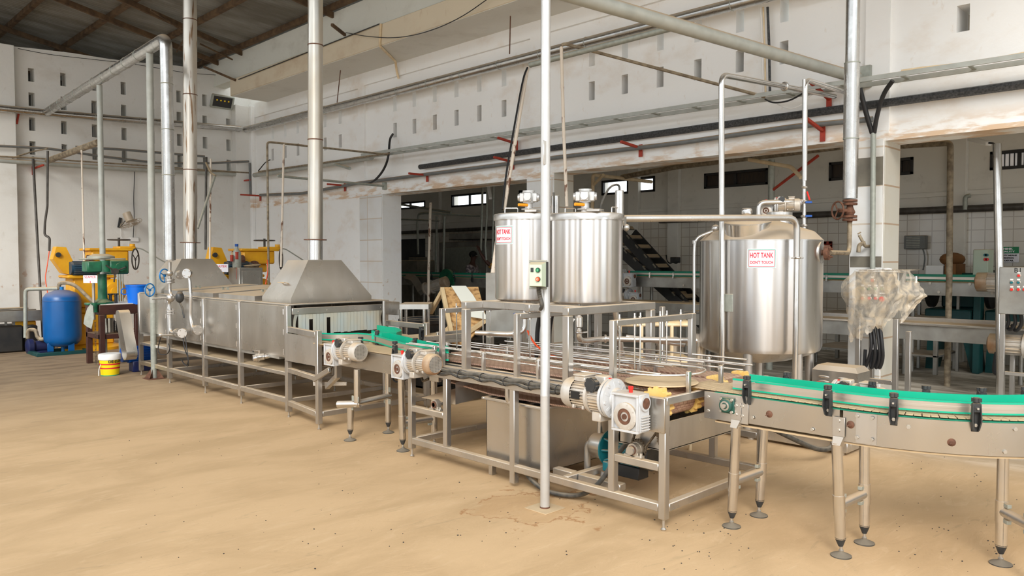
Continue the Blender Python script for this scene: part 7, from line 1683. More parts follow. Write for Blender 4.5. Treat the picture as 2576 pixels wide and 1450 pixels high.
b1 = T('control_panel', 'grey control cabinet marked B1 at the right edge', 'panel', (10.2, 2.1, 0))
BX = 10.1; qa = atx(2514, 672, BX); zl_ = atx(2514, 790, BX).z
MB().bx(BX, 1.62, zl_, BX + .22, qa.y, qa.z, .006).build('enclosure', 'steel_far', b1)
MB(basis(atx(2560, 680, BX - .001), (0, -1, 0), (0, 0, 1)))
text('B1', .075, basis(atx(2561, 681, BX - .002), (0, -1, 0), (0, 0, 1)), 'ink_black', b1, 'handwriting', .001)
for (px, py, mt) in ((2563, 694, 'red'), (2545, 711, 'teal'), (2562, 711, 'teal'), (2545, 729, 'red'), (2562, 729, 'red'), (2577, 729, 'red')): button(b1, px, py, BX, mt, .015)
for (x, y) in ((BX + .03, qa.y - .04), (BX + .03, 1.66), (BX + .5, qa.y - .04)): MB().bx(x - .025, y - .025, 0, x + .025, y + .025, zl_ if x < BX + .2 else .8, .004).build('stand_leg', 'steel', b1)
MB().bx(BX + .01, 1.68, .40, BX + .05, qa.y - .07, .44, .004).build('stand_rail', 'steel', b1)
def simple_motor(c, ax, r, l, label, nm='geared_motor', mt='cast'):
    t = T(nm, label, 'motor', c); ax = Vector(ax).normalized(); c = Vector(c)
    m = MB(); m.cyl(c, c + ax * l, r * .85, n=20); x_, y_, _ = m.frame(ax)
    for i in range(16): a = i * PI / 8; d = x_ * math.cos(a) + y_ * math.sin(a); m.bar(c + ax * .02 + d * r * .88, c + ax * (l - .02) + d * r * .88, .008, .03, 0, up=d)
    m.build('motor_body', mt, t); MB().lathe(c, [(r * .7, -.12), (r, -.1), (r, .03)], 24, ax).build('fan_cowl', 'motor_rust', t)
    MB().lathe(c + ax * l, [(r * 1.25, 0), (r * 1.25, .03), (r, .04), (r, .16), (r * 1.2, .17), (r * 1.2, .2)], 24, ax).build('gear_unit', mt, t)
    return t
simple_motor(atx(2515, 866, 10.55), (0, -1, 0), .12, .25, 'cast motor with round cowl behind the stand of cabinet B1, lower of two')
simple_motor(atx(2480, 710, 12.0), (0, -1, 0), .13, .28, 'cast motor with rusty cowl at the end of the raised conveyor, by cabinet B1')
for i, px in enumerate((2535, 2552, 2568)): tag(recentre(MB().tube([atx(px, 790, 10.2), atx(px + 4, 815, 10.25), atx(px - 12, 830 + 4 * i, 10.3), atx(px - 22, 818, 10.35)], .02, 8, .12).build('panel_cable', 'cable'), atx(px - 12, 830, 10.3)), 'black cable drooping from the underside of cabinet B1', 'cable', 'cables under cabinet B1')
tag(recentre(MB().tube([atx(2508, 880, 10.5), atx(2500, 925, 10.45), atx(2502, 942, 10.45), atx(2516, 938, 10.45)], .022, 8, .1).build('panel_cable', 'cable'), atx(2502, 942, 10.45)), 'black cable hanging in a hook beside the stand leg of cabinet B1', 'cable')

# ================================================================== machines in the far hall
def far_conv(label, x, y0, y1, z, green=True, depth=.2, w_=.4, legs=(), mt='steel_far', leg_mt='steel_far', gz=.06):
    t = T('far_conveyor', label, 'conveyor', (x + w_ / 2, (y0 + y1) / 2, 0))
    MB().bx(x, y0, z - depth, x + .012, y1, z, .003).build('side_plate', mt, t); MB().bx(x + w_, y0, z - depth, x + w_ + .012, y1, z, .003).build('side_plate', mt, t)
    MB().bx(x + .012, y0, z, x + w_, y1, z + .012, .002).build('belt', 'slat', t)
    if green:
        for xx in (x - .02, x + w_ - .02):
            g = MB().bx(xx, y0, z + .045, xx + .02, y1, z + .085, .002).build('guide_rail', 'beige_alu', t)
            m = MB(); m.bx(xx - .004, y0, z + .085, xx + .024, y1, z + .115, .002); m.bx(xx - .004, y0, z + .022, xx + .024, y1, z + .04, .002); m.build('green_liner', 'green_dark', g)
    for y in legs:
        for xx in (x + .03, x + w_ - .03):
            MB().cyl((xx, y, 0), (xx, y, z - depth), .03, n=12).build('leg', leg_mt, t)
    return t
fa_ = far_conv('raised conveyor with dark green guides, running behind the large tank to cabinet B1', 12.3, 2.2, 9.3, 1.375, legs=(8.9, 7.4, 5.6, 4.1, 2.6), depth=.19)
for px in (1695, 1636, 2160, 2307, 2472, 2080): p = atx(px, 695, 12.27); m = MB(); m.bx(12.24, p.y - .015, 1.36, 12.28, p.y + .015, 1.47, .004); m.build('guide_post', 'steel_bright', fa_)
for px, py in ((2340, 713), (2362, 735), (2440, 715), (2496, 738), (1750, 700), (1720, 718)): p = atx(px, py, 12.3); MB().cyl(p, p - V(.012, 0, 0), .02, n=8).build('bolt', 'bolt', fa_)
fb = far_conv('dim raised conveyor with dark green guides beyond the left opening, in front of the person', 11.6, 11.2, 17.6, 1.29, legs=(11.8, 13.5, 15.2, 17), depth=.2)
for px in (978, 1010, 1088, 1145, 1190): p = atx(px, 695, 11.6); guide_clamp(fb, (11.59, p.y), (-1, 0, 0), 1.2, 1.44)
m = MB(); a0 = atx(1040, 704, 11.45); m.tube([atx(1025, 700, 11.5), atx(1045, 705, 11.45), atx(1062, 735, 11.4)], .12, 4, .1); m.build('chute', 'steel_far', fb)
simple_motor(atx(1115, 712, 11.3), (-.3, .9, -.3), .13, .3, 'round motor hanging under the dim raised conveyor, beside the green disc')
m = MB(); p = atx(1122, 705, 11.55); m.cyl(p, p + V(.06, 0, 0), .26, n=32); S('green_disc', m, 'mgreen', 'dark green round disc under the dim raised conveyor', 'disc')
fc2 = far_conv('low stainless conveyor beyond the wall passing behind the covered panel and cabinet B1', 10.75, 1.5, 6.9, .87, green=False, depth=.2, w_=.5, legs=(2.2, 6.6))
m = MB(); m.bx(10.70, 1.5, .865, 10.76, 6.9, .89, .003); m.bx(11.24, 1.5, .865, 11.3, 6.9, .93, .003); m.build('edge_trim', 'steel_bright', fc2)
fd2 = far_conv('lower dim conveyor bed under the raised one, right of the front tank', 11.4, 7.0, 11.0, .95, green=False, depth=.18, w_=.5, legs=(7.3, 9.8))
g5 = gearmotor('grey geared motor at the left end of the raised far conveyor, above a second one', atx(1582, 705, 12.1), (0, 1, 0), (-1, 0, 0), 1.15)
g6 = gearmotor('grey geared motor below the raised far conveyor, right of the front tank', atx(1597, 752, 12.2), (0, 1, 0), (-1, 0, 0), 1.05)
# stainless table and green presses
tb2 = T('steel_table', 'stainless table with lower shelf beyond the low conveyor', 'table', (13, 4.5, 0))
tx, ty = 12.45, 3.68
MB().bx(tx, ty, .76, tx + 1.0, ty + 1.9, .84, .004).build('table_top', 'steel_far', tb2); MB().bx(tx, ty, .26, tx + 1.0, ty + 1.9, .29, .004).build('shelf', 'steel_far', tb2)
for x in (tx + .03, tx + .97):
    for y in (ty + .03, ty + 1.87): MB().bx(x - .03, y - .03, 0, x + .03, y + .03, .76, .004).build('leg', 'steel_far', tb2)
def press(x, y, label, k=1.):
    t = T('press', label, 'machine', (x, y, 0), 'dark green presses')
    m = MB(); m.add([(x - .2, y - .22, 0), (x + .2, y - .22, 0), (x + .3, y - .1, .8), (x - .3, y - .1, .8), (x - .2, y - .12, 0), (x + .2, y - .12, 0), (x + .3, y + .05, .8), (x - .3, y + .05, .8)], [(0, 1, 2, 3), (4, 7, 6, 5), (0, 3, 7, 4), (1, 5, 6, 2), (3, 2, 6, 7), (0, 4, 5, 1)]); m.build('leg', 'press_green', t)
    m = MB(); m.add([(x - .2, y + .42, 0), (x + .2, y + .42, 0), (x + .3, y + .3, .8), (x - .3, y + .3, .8), (x - .2, y + .52, 0), (x + .2, y + .52, 0), (x + .3, y + .45, .8), (x - .3, y + .45, .8)], [(0, 1, 2, 3), (4, 7, 6, 5), (0, 3, 7, 4), (1, 5, 6, 2), (3, 2, 6, 7), (0, 4, 5, 1)]); m.build('leg', 'press_green', t)
    MB().bx(x - .35, y - .15, .78, x + .35, y + .5, .95, .02).build('bed', 'press_green', t); MB().bx(x + .1, y - .1, .95, x + .3, y + .4, 1.5, .03).build('frame', 'press_green', t)
    m = MB(); m.lathe((x + .1, y + .5, 1.25), [(.3, 0), (.3, .06)], 28, (0, 1, 0)); m.build('flywheel', 'dark', t); return t
press(13.5, 2.75, 'dark green press standing between the stainless table and cabinet B1'); press(13.4, 3.55, 'dark green press partly hidden behind the stainless table'); press(13.6, 1.9, 'dark green press directly behind cabinet B1')
# green electric cabinet, wall sign, wall unit, boxes
ec = T('starter_cabinet', 'pale green electric cabinet with buttons behind the raised far conveyor', 'cabinet', atx(2470, 690, 13.0)); a = atx(2448, 628, 13.0); b_ = atx(2485, 700, 13.0)
MB().bx(13.0, b_.y, b_.z - .1, 13.3, a.y, a.z, .01).build('cabinet_body', 'ctrl', ec); MB().bx(13.05, b_.y + .1, 0, 13.25, b_.y + .2, b_.z - .1, .01).build('cabinet_stand', 'press_green', ec)
for (px, py, mt) in ((2479, 642, 'teal'), (2483, 642, 'teal'), (2479, 653, 'red'), (2484, 653, 'red')): p = atx(px, py, 12.98); MB().cyl(p, p - V(.02, 0, 0), .022, n=12).build('button', mt, ec)
sg = T('wall_sign', 'green and white THINK QUALITY sign on the far tiled wall', 'sign', atx(2535, 640, 14.45)); a = atx(2504, 622, 14.46); b_ = atx(2563, 661, 14.46); zm_ = atx(2535, 638, 14.46).z; Wz = a.y - b_.y; ym = (a.y + b_.y) / 2
MB().bx(14.45, b_.y, b_.z, 14.48, a.y, a.z, .01).build('sign_board', 'sign', sg); MB().bx(14.445, b_.y, zm_, 14.45, a.y, a.z, .002).build('green_field', 'sign_green', sg)
S1 = lambda dz: basis((14.443, ym, dz), (0, -1, 0), (0, 0, 1))
hz_ = a.z - zm_
text('THINK', hz_ * .55, S1(zm_ + hz_ * .72), 'sign', sg, 'lettering', .002, .003, fit=(Wz * .5, hz_ * .3)); text('QUALITY', hz_ * .55, S1(zm_ + hz_ * .27), 'sign', sg, 'lettering', .002, .003, fit=(Wz * .68, hz_ * .3))
hh = zm_ - b_.z
for k_, tx_ in enumerate(('QUALITY MEANS', 'ATTENTION', 'TO DETAIL')): text(tx_, hh * .27, S1(zm_ - hh * (.22 + .28 * k_)), 'ink_black', sg, 'lettering', .002, .002, fit=(Wz * (.85, .6, .6)[k_], hh * .17))
wu = T('wall_heater', 'grey louvred wall unit on the far tiled wall', 'wall unit', atx(2300, 610, 14.4)); a = atx(2274, 593, 14.3); b_ = atx(2325, 627, 14.3)
MB().bx(14.3, b_.y, b_.z, 14.48, a.y, a.z, .01).build('casing', 'grey_pipe', wu)
for i in range(7): z = b_.z + (a.z - b_.z) * (.12 + .12 * i); MB().bx(14.285, b_.y + .07, z, 14.3, a.y - .04, z + .012, .002).build('louvre', 'galv', wu)
run('unit_cable', 'thin cable hanging from the grey louvred wall unit', 'cable', 'grey_pipe', .012, W((2322, 627, 'X', 14.4), (2328, 650, 'X', 14.4), (2322, 680, 'X', 14.4)), .1)
m = MB(); a = atx(2350, 642, 13.2); b_ = atx(2412, 664, 13.2)
m.sph(((13.5), (a.y + b_.y) / 2, (a.z + b_.z) / 2), .5, (.5, (a.y - b_.y), .22), 16, 8); S('brown_sack', m, 'cardboard', 'lumpy brown sack lying on cartons behind the raised far conveyor', 'sack')
m = MB(); a = atx(2328, 668, 13.2); b_ = atx(2372, 700, 13.2); m.bx(13.2, b_.y, b_.z, 13.6, a.y, a.z, .006); S('white_carton', m, 'white', 'white carton behind the raised far conveyor, left of the brown sack', 'box')
m = MB(); a = atx(2376, 664, 13.2); b_ = atx(2404, 700, 13.2); m.bx(13.2, b_.y, b_.z, 13.7, a.y, a.z, .006); S('brown_carton', m, 'cardboard', 'brown carton directly under the brown sack', 'box')
zc_ = atx(2372, 700, 13.2).z
m = MB(); m.bx(13.1, b_.y - .1, zc_ - .06, 13.8, atx(2328, 690, 13.2).y + .1, zc_, .005)
for (x, y) in ((13.14, b_.y - .06), (13.76, b_.y - .06), (13.14, atx(2328, 690, 13.2).y + .06), (13.76, atx(2328, 690, 13.2).y + .06)): m.bx(x - .02, y - .02, 0, x + .02, y + .02, zc_ - .05, .002)
S('steel_rack', m, 'steel_far', 'plain rack holding the cartons behind the raised far conveyor', 'rack')
m = MB(); a = atx(2062, 608, 14.45); b_ = atx(2092, 636, 14.45); e = .05
for q in ((a.y - e, a.y), ((a.y + b_.y) / 2 - e / 2, (a.y + b_.y) / 2 + e / 2), (b_.y, b_.y + e)): m.bx(14.43, q[0], b_.z, 14.48, q[1], a.z, .003)
for q in (a.z - e, (a.z + b_.z) / 2, b_.z): m.bx(14.43, b_.y, q, 14.48, a.y, q + e, .003)
S('wall_rack', m, 'redox', 'small red frame on the far tiled wall just right of the large tank', 'frame')
m = MB(); a = atx(1608, 627, 14.4); b_ = atx(1634, 655, 14.4); m.bx(14.3, b_.y, b_.z, 14.48, a.y, a.z, .01); S('red_cabinet', m, 'redox', 'small orange-red cabinet on the far wall above the inclined elevator', 'cabinet')
m = MB(); a = atx(1692, 647, 14.4); b_ = atx(1707, 662, 14.4); m.bx(14.3, b_.y, b_.z, 14.48, a.y, a.z, .01); S('black_box', m, 'black', 'little black box with two cables on the far tiled wall, left of the large tank', 'box')
for i, px in enumerate((1676, 1690)): run('box_cable', 'thin black cable looping to the little black wall box', 'cable', 'cable', .014, W((px, 642, 'X', 14.4), (px + 3, 660, 'X', 14.38), (px + 12, 664, 'X', 14.38), (px + 18, 656, 'X', 14.38)), .1, 8, 'cables of the little black wall box')
# inclined elevators
for i, (p0, p1, x) in enumerate((((1560, 585), (1655, 690), 12.95), ((1552, 625), (1625, 690), 12.9))):
    t = T('inclined_elevator', ('upper', 'lower')[i] + ' dark slatted elevator slanting down behind the front tank', 'elevator', atx(*p1, x)); a, b_ = atx(*p0, x), atx(*p1, x); b_ = b_ + (b_ - a) * (b_.z - .1) / (a.z - b_.z)
    for dx in (0, .45): MB().bar(a + V(dx, 0, 0), b_ + V(dx, 0, 0), .04, .2, .004, up=(0, .7, .7)).build('side_beam', 'dark', t)
    for k_ in range(11): q = a.lerp(b_, k_ / 11); MB().bar(q + V(-.03, 0, .1), q + V(.45, 0, .1), .03, .10, .003, up=(0, .7, .7)).build('slat', 'tan_frame', t)
# cream step stand, dome vessel
cs = T('step_stand', 'cream-painted two-step stand with wooden treads behind the gantries', 'stand', atz(1690, 965, 0))
sx0 = 5.62; a = atx(1572, 800, 6.0)
def cr(px, py, d=6.9): return at_depth(px, py, d)
for (p, q) in (((1614, 805), (1614, 990)), ((1690, 815), (1692, 985)), ((1738, 805), (1738, 1010)), ((1560, 815), (1562, 975))):
    A = cr(*p); Bq = cr(*q); Bq = Vector((A.x, A.y, 0)); MB().tube([A, Bq], .017, 10).build('leg', 'cream', cs)
for (yy, nm) in ((805, 'top_tread'), (898, 'lower_tread')):
    A = cr(1560, yy + 4); D2 = cr(1738, yy + 4); m = MB(); z = A.z; dn = Vector((_fh[0], _fh[1], 0)) * .35
    A2 = A + dn; D3 = D2 + dn; m.add([(p.x, p.y, z) for p in (A, D2, D3, A2)] + [(p.x, p.y, z - .03) for p in (A, D2, D3, A2)], [(0, 1, 2, 3), (7, 6, 5, 4), (0, 4, 5, 1), (1, 5, 6, 2), (2, 6, 7, 3), (3, 7, 4, 0)]); m.build(nm, 'wood', cs)
    MB().tube([Vector((A.x, A.y, z - .03)), Vector((D2.x, D2.y, z - .03))], .018, 10).build('rail', 'cream', cs)
dv_ = T('dome_vessel', 'small dome-topped stainless vessel behind the cream step stand', 'tank', at_depth(1685, 960, 7.8)); c = at_depth(1685, 870, 7.8)
rr_ = 38 / F * 7.8; c.z = 0; zt2 = HC + (655 - 868) / F * 7.8
MB().lathe(c, [(rr_ * .9, .08), (rr_, .12), (rr_, zt2), (rr_ * 1.06, zt2), (rr_ * 1.06, zt2 + .02), (rr_ * .95, zt2 + .04), (rr_ * .5, zt2 + .08), (.02, zt2 + .09)], 32).build('shell', 'steel_bright', dv_)
for k_ in range(3): a = k_ * 2.1; MB().cyl(c + V(rr_ * .7 * math.cos(a), rr_ * .7 * math.sin(a), 0), c + V(rr_ * .7 * math.cos(a), rr_ * .7 * math.sin(a), .12), .02).build('leg', 'steel', dv_)
dv2 = T('dome_vessel', 'flanged stainless filter vessel at the lower left side of the large hot tank', 'tank', at_depth(1750, 960, 7.6)); c = at_depth(1752, 870, 7.6); c.z = 0; r3 = 24 / F * 7.6; z3 = HC + (655 - 858) / F * 7.6
MB().lathe(c, [(r3, .0), (r3, z3 - .04), (r3 * 1.35, z3 - .04), (r3 * 1.35, z3), (r3 * .6, z3 + .06), (.02, z3 + .07)], 28).build('shell', 'steel_bright', dv2)
# board on timber legs, sheet, crates, small table in the left opening
bo = T('chipboard_stand', 'stained chipboard panel leaning on pale timber battens behind the low conveyor', 'board', atz(1150, 880, 0))
def qd(px, py, d): return at_depth(px, py, d)
q = [qd(1112, 723, 9.6), qd(1203, 722, 9.6), qd(1226, 800, 9.0), qd(1168, 868, 8.7), qd(1135, 868, 8.8)]
q = [qd(1112, 723, 9.6), qd(1203, 722, 9.6), qd(1225, 805, 9.25), qd(1170, 868, 9.0), qd(1137, 868, 9.0)]
nn = (q[1] - q[0]).cross(q[4] - q[0]).normalized() * .02
m = MB(); n = len(q); m.add([p for p in q] + [p + nn for p in q], [tuple(range(n)), tuple(range(2 * n - 1, n - 1, -1))] + [(i, n + i, n + (i + 1) % n, (i + 1) % n) for i in range(n)]); m.build('board', 'osb', bo)
for (p0, p1, d0_, d1_) in (((1112, 726), (1140, 860), 9.55, 8.95), ((1112, 735), (1083, 788), 9.65, 9.9), ((1140, 815), (1100, 856), 9.2, 9.3), ((1140, 862), (1228, 802), 9., 9.2)): MB().bar(qd(*p0, d0_), qd(*p1, d1_), .05, .05, .004).build('batten', 'wood', bo)
fp = [(1135, 722), (1172, 722), (1190, 745), (1205, 770), (1222, 795), (1222, 806), (1185, 800), (1165, 770), (1150, 745)]
pts = [qd(x, y, 9.52 - .0045 * (y - 722)) for x, y in fp]; m = MB(); n = len(pts); m.add([p - nn * .6 for p in pts] + [p - nn * 1.0 for p in pts], [tuple(range(n)), tuple(range(2 * n - 1, n - 1, -1))] + [(i, n + i, n + (i + 1) % n, (i + 1) % n) for i in range(n)])
for k_ in range(4): m.tube([qd(1140 + k_ * 9, 724, 9.5), qd(1160 + k_ * 8, 756, 9.36), qd(1185 + k_ * 8, 792, 9.2)], .012, 6, .2)
S('plastic_sheet', m, 'sheet_white', 'crumpled white plastic sheet lying over the chipboard panel', 'sheet')
m = MB(); c = atz(1190, 915, 0); c = qd(1165, 850, 10.2); c.z = 0; h_ = HC + (655 - 838) / F * 10.2; m.lathe(c, [(.16, 0), (.18, h_ - .02)], 24); m.cyl(c + V(0, 0, h_ - .02), c + V(0, 0, h_), .21, n=24); tq2 = T('yellow_lid_drum', 'dark drum with bright yellow lid and neck below the chipboard panel', 'drum', c)
m.build('drum_body', 'dark', tq2); m = MB(); m.cyl(c + V(0, 0, h_), c + V(0, 0, h_ + .03), .2, n=24); m.cyl(c + V(0, 0, h_ + .03), c + V(0, 0, h_ + .16), .1, n=20); m.build('lid', 'amber', tq2)
cb_ = qd(1082, 860, 10.6); cb_.z = 0; h2 = HC + (655 - 798) / F * 10.6; m = MB(); 
for a in ((-.3, -.25, 0, .3, -.22, h2), (-.3, .22, 0, .3, .25, h2), (-.3, -.25, 0, -.27, .25, h2), (.27, -.25, 0, .3, .25, h2), (-.3, -.25, 0, .3, .25, .03), (-.33, -.28, h2 - .08, .33, -.25, h2 - .02), (-.33, -.28, h2 - .08, -.3, .28, h2 - .02)): m.bx(cb_.x + a[0], cb_.y + a[1], a[2], cb_.x + a[3], cb_.y + a[4], a[5], .004)
S('black_crate', m, 'black', 'black plastic crate on the floor left of the chipboard panel', 'crate')
m = MB(); c = qd(1205, 850, 10.0); c.z = 0
for k_ in range(10): m.bx(c.x - .3, c.y - .25, .05 + k_ * .065, c.x + .3, c.y + .25, .08 + k_ * .065, .004)
m.bx(c.x - .28, c.y - .23, 0, c.x + .28, c.y + .23, .7, .004); S('mesh_crate_stack', m, 'meshdark', 'stack of dark mesh trays on the floor under the chipboard panel', 'crate')
stb = T('steel_table', 'small stainless side table just right of the near oven mouth', 'table', qd(1030, 860, 9.4)); P4 = [qd(1002, 763, 9.2), qd(1078, 768, 9.3), qd(1078, 768, 9.3), qd(1002, 763, 9.2)]; z = HC + (655 - 766) / F * 9.3
A = qd(1004, 766, 9.3); B2 = qd(1078, 766, 9.3); dn = Vector((_fh[0], _fh[1], 0)) * .5; A.z = B2.z = z
m = MB(); m.add([A, B2, B2 + dn, A + dn] + [p - V(0, 0, .06) for p in (A, B2, B2 + dn, A + dn)], [(0, 1, 2, 3), (7, 6, 5, 4), (0, 4, 5, 1), (1, 5, 6, 2), (2, 6, 7, 3), (3, 7, 4, 0)]); m.build('table_top', 'steel', stb)
for p in (A.lerp(B2, .06), A.lerp(B2, .85), A.lerp(B2, .06) + dn * .9, A.lerp(B2, .85) + dn * .9): MB().cyl((p.x, p.y, 0), (p.x, p.y, z - .06), .02).build('leg', 'steel_bright', stb)
m = MB(); a = qd(966, 757, 9.0); b_ = qd(1003, 760, 9.3); m.bar(a - V(0, 0, .08), b_ - V(0, 0, .08), .02, .16); m.cyl((a.x, a.y, 0), (a.x, a.y, a.z), .02); S('side_guard', m, 'steel', 'stainless side guard plate between the near oven corner and the small table', 'guard')
gcb = T('electrical_cabinet', 'tall grey steel cabinet behind the tank with the red-lettered sign', 'cabinet', qd(1300, 880, 7.6)); A = qd(1222, 688, 7.7); B2 = qd(1330, 688, 7.5); z0 = HC + (655 - 850) / F * 7.6
m = MB(); dn = Vector((_fh[0], _fh[1], 0)) * .3; A.z = B2.z = qd(1250, 688, 7.6).z; m.add([A, B2, B2 + dn, A + dn] + [Vector((p.x, p.y, z0)) for p in (A, B2, B2 + dn, A + dn)], [(0, 1, 2, 3), (7, 6, 5, 4), (0, 4, 5, 1), (1, 5, 6, 2), (2, 6, 7, 3), (3, 7, 4, 0)]); m.build('cabinet_body', 'steel_far', gcb)
for p in (A.lerp(B2, .1), A.lerp(B2, .9)): MB().bar(Vector((p.x, p.y, 0)), Vector((p.x, p.y, z0)), .06).build('stand_leg', 'steel', gcb)

# pipes of the far hall
fr_list = [('far_pipe', 'thin upright pipe in the far hall just right of the left bright window', 'white_pipe', .03, ((1083, 510, 'X', 10.3), (1078, 690, 'X', 10.3))), ('far_pipe', 'upright pipe in the far hall, left of the stubby one', 'galv', .03, ((1099, 545, 'X', 12.5), (1096, 690, 'X', 12.5))), ('far_pipe', 'stubby upright pipe in the far hall left of the big box on the wall', 'galv', .032, ((1118, 545, 'X', 12.3), (1115, 688, 'X', 12.3))),
 ('far_pipe', 'bent pipe ending in mid-air in front of the dark doorway', 'galv', .03, ((1070, 536, 'X', 12.6), (1054, 538, 'X', 12.6), (1050, 560, 'X', 12.6), (1052, 640, 'X', 12.6))), ('far_pipe', 'hanging pipe above the raised hand', 'galv', .025, ((1213, 545, 'X', 12.), (1210, 630, 'X', 12.))), ('far_pipe', 'hanging pipe right of the raised hand', 'galv', .025, ((1225, 548, 'X', 12.), (1221, 620, 'X', 12.), (1224, 655, 'X', 12.))), ('far_pipe', 'hanging pipe closest to the tank with the sign', 'galv', .025, ((1241, 558, 'X', 12.), (1239, 650, 'X', 12.))),
 ('overhead_pipe', 'level pipe crossing the dim left part of the far hall', 'galv', .03, ((960, 507, 'X', 12.6), (1135, 535, 'X', 12.6))), ('overhead_pipe', 'lower level pipe crossing in front of the dark doorway', 'galv', .022, ((955, 550, 'X', 11.5), (1105, 556, 'X', 11.5))), ('overhead_pipe', 'long dark pipe running along the far wall above the tiles', 'dark_pipe', .06, ((1660, 556, 'X', 14.35), (2576, 520, 'X', 14.35))), ('overhead_pipe', 'dark pipe along the far wall left of the front tank', 'dark_pipe', .05, ((962, 588, 'X', 14.35), (1250, 574, 'X', 14.35))),
 ('overhead_pipe', 'brown pipe slanting up under the beam of the middle opening', 'brown_pipe', .05, ((1565, 446, 'X', 12.5), (1700, 420, 'X', 12.), (2118, 368, 'X', 11.))), ('support_post', 'pale upright post behind the large hot tank', 'galv', .05, ((1941, 402, 'X', 11.3), (1940, 560, 'X', 11.3))), ('brace_pipe', 'pale brace between the post and the short stainless riser', 'cream', .03, ((1884, 402, 'X', 11.2), (1990, 420, 'X', 11.), (2015, 447, 'X', 10.9))), ('brace_rod', 'long rusty rod slanting behind the large hot tank', 'redox', .022, ((2058, 392, 'X', 11.), (1942, 480, 'X', 11.3))),
 ('angled_pipe', 'pipe coming along the beam and turning down behind the right opening', 'brown_pipe', .04, ((2262, 368, 'X', 11.9), (2391, 360, 'X', 11.5), (2388, 690, 'X', 11.5))), ('steel_post', 'bright steel post rising from cabinet B1 to the beam', 'steel_bright', .045, ((2508, 362, 'X', 10.4), (2514, 690, 'X', 10.4), (2517, 960, 'X', 10.3))), ('far_pipe', 'pale pipe with brace left of the bright window behind the front tank', 'cream', .035, ((1492, 440, 'X', 11.5), (1490, 530, 'X', 11.5))), ('brace_pipe', 'pale brace up to the beam beside the front tank mixer', 'cream', .028, ((1494, 465, 'X', 11.5), (1518, 440, 'X', 11.3))), ('elbow_pipe', 'small bent pipe on the far wall right of the tiled pillar', 'galv', .035, ((2441, 492, 'X', 14.3), (2428, 495, 'X', 14.3), (2428, 528, 'X', 14.3)))]
for nm, lb_, mt, r, sp__ in fr_list:
    P__ = W(*sp__); vert = nm in ('far_pipe', 'support_post', 'steel_post', 'angled_pipe')
    if vert and (sp__[-1][1] > 680 or nm != 'far_pipe'): P__.append(Vector((P__[-1].x, P__[-1].y, 0)))      # stands on the floor behind the conveyors
    if nm == 'far_pipe' and sp__[-1][1] < 680: P__.insert(0, Vector((P__[0].x + .02, P__[0].y, 4.3)) if sp__[0][1] > 540 else P__[0] + V(1.9, 0, 0))
    run(nm, lb_, 'post' if 'post' in nm else 'rod' if 'rod' in nm else 'pipe', mt, r, P__, .06, 10)
lm = T('tube_lamp', 'unlit tube lamp fitting hanging under the beam of the right opening', 'lamp', atx(2470, 354, 10.6)); MB().bar(atx(2440, 349, 10.9), atx(2488, 362, 10.5), .07, .05, .01).build('lamp_body', 'white', lm); MB().tube([atx(2488, 360, 10.5), atx(2500, 361, 10.45), atx(2507, 368, 10.4)], .012, 8, .03).build('lamp_lead', 'cable', lm)
lm2 = T('tube_lamp', 'unlit tube lamp hanging on end near the second bright window', 'lamp', atx(1228, 480, 11)); MB().bar(atx(1228, 466, 11.2), atx(1234, 500, 11.), .07, .05, .01).build('lamp_body', 'white', lm2); MB().cyl(atx(1228, 466, 11.2), Vector((11.2, atx(1228, 466, 11.2).y, 4.3)), .01, n=6).build('hanging_wire', 'cable', lm2)
# cold store box and dim machines at the back
a = atx(1125, 610, 14.2); b_ = atx(1245, 700, 14.2)
cr_ = T('cold_box', 'tall grey steel cabinet standing behind the people', 'cabinet', (14.1, (a.y + b_.y) / 2, 0)); MB().bx(13.9, b_.y, 0, 14.4, a.y, a.z, .02).build('cabinet_body', 'steel_far', cr_); MB().bx(13.88, b_.y + .2, 0.2, 13.9, a.y - .3, a.z - .15, .01).build('door', 'galv', cr_)
a = atx(1142, 588, 14.0); b_ = atx(1230, 602, 14.0); m = MB(); m.bx(13.8, b_.y, b_.z, 14.48, a.y, a.z, .02); S('wall_unit', m, 'steel_far', 'long grey ventilation box on the far wall above the people', 'wall unit')
m = MB(); a = atx(1000, 655, 12.9); b_ = atx(1058, 700, 12.9); m.bx(12.8, b_.y, 0, 13.4, a.y, a.z, .02); m.bx(12.9, b_.y + .2, a.z, 13.3, a.y - .5, a.z + .08, .01); S('dim_machine', m, 'tan_frame', 'dim boxy machine in front of the dark doorway', 'machine')

# ================================================================== the two people
def skinned(name, pts, edges, radii, m_, par, sub=2, root=0):
    off = WLOC[par.name]; me = bpy.data.meshes.new(name); me.from_pydata([Vector(p) - off for p in pts], edges, []); me.update()
    o = bpy.data.objects.new(name, me); C.objects.link(o); o.modifiers.new('skin', 'SKIN'); me.skin_vertices[0].data
    for i, r in enumerate(radii): me.skin_vertices[0].data[i].radius = (r if isinstance(r, tuple) else (r, r)); me.skin_vertices[0].data[i].use_root = (i == root)
    sb = o.modifiers.new('sub', 'SUBSURF'); sb.levels = sub; sb.render_levels = sub
    bpy.context.view_layer.update(); dg = bpy.context.evaluated_depsgraph_get(); me2 = bpy.data.meshes.new_from_object(o.evaluated_get(dg)); bpy.data.objects.remove(o)
    me2.name = name; me2.shade_smooth(); me2.materials.clear(); me2.materials.append(M[m_]); o = bpy.data.objects.new(name, me2); C.objects.link(o); o.parent = par; return o
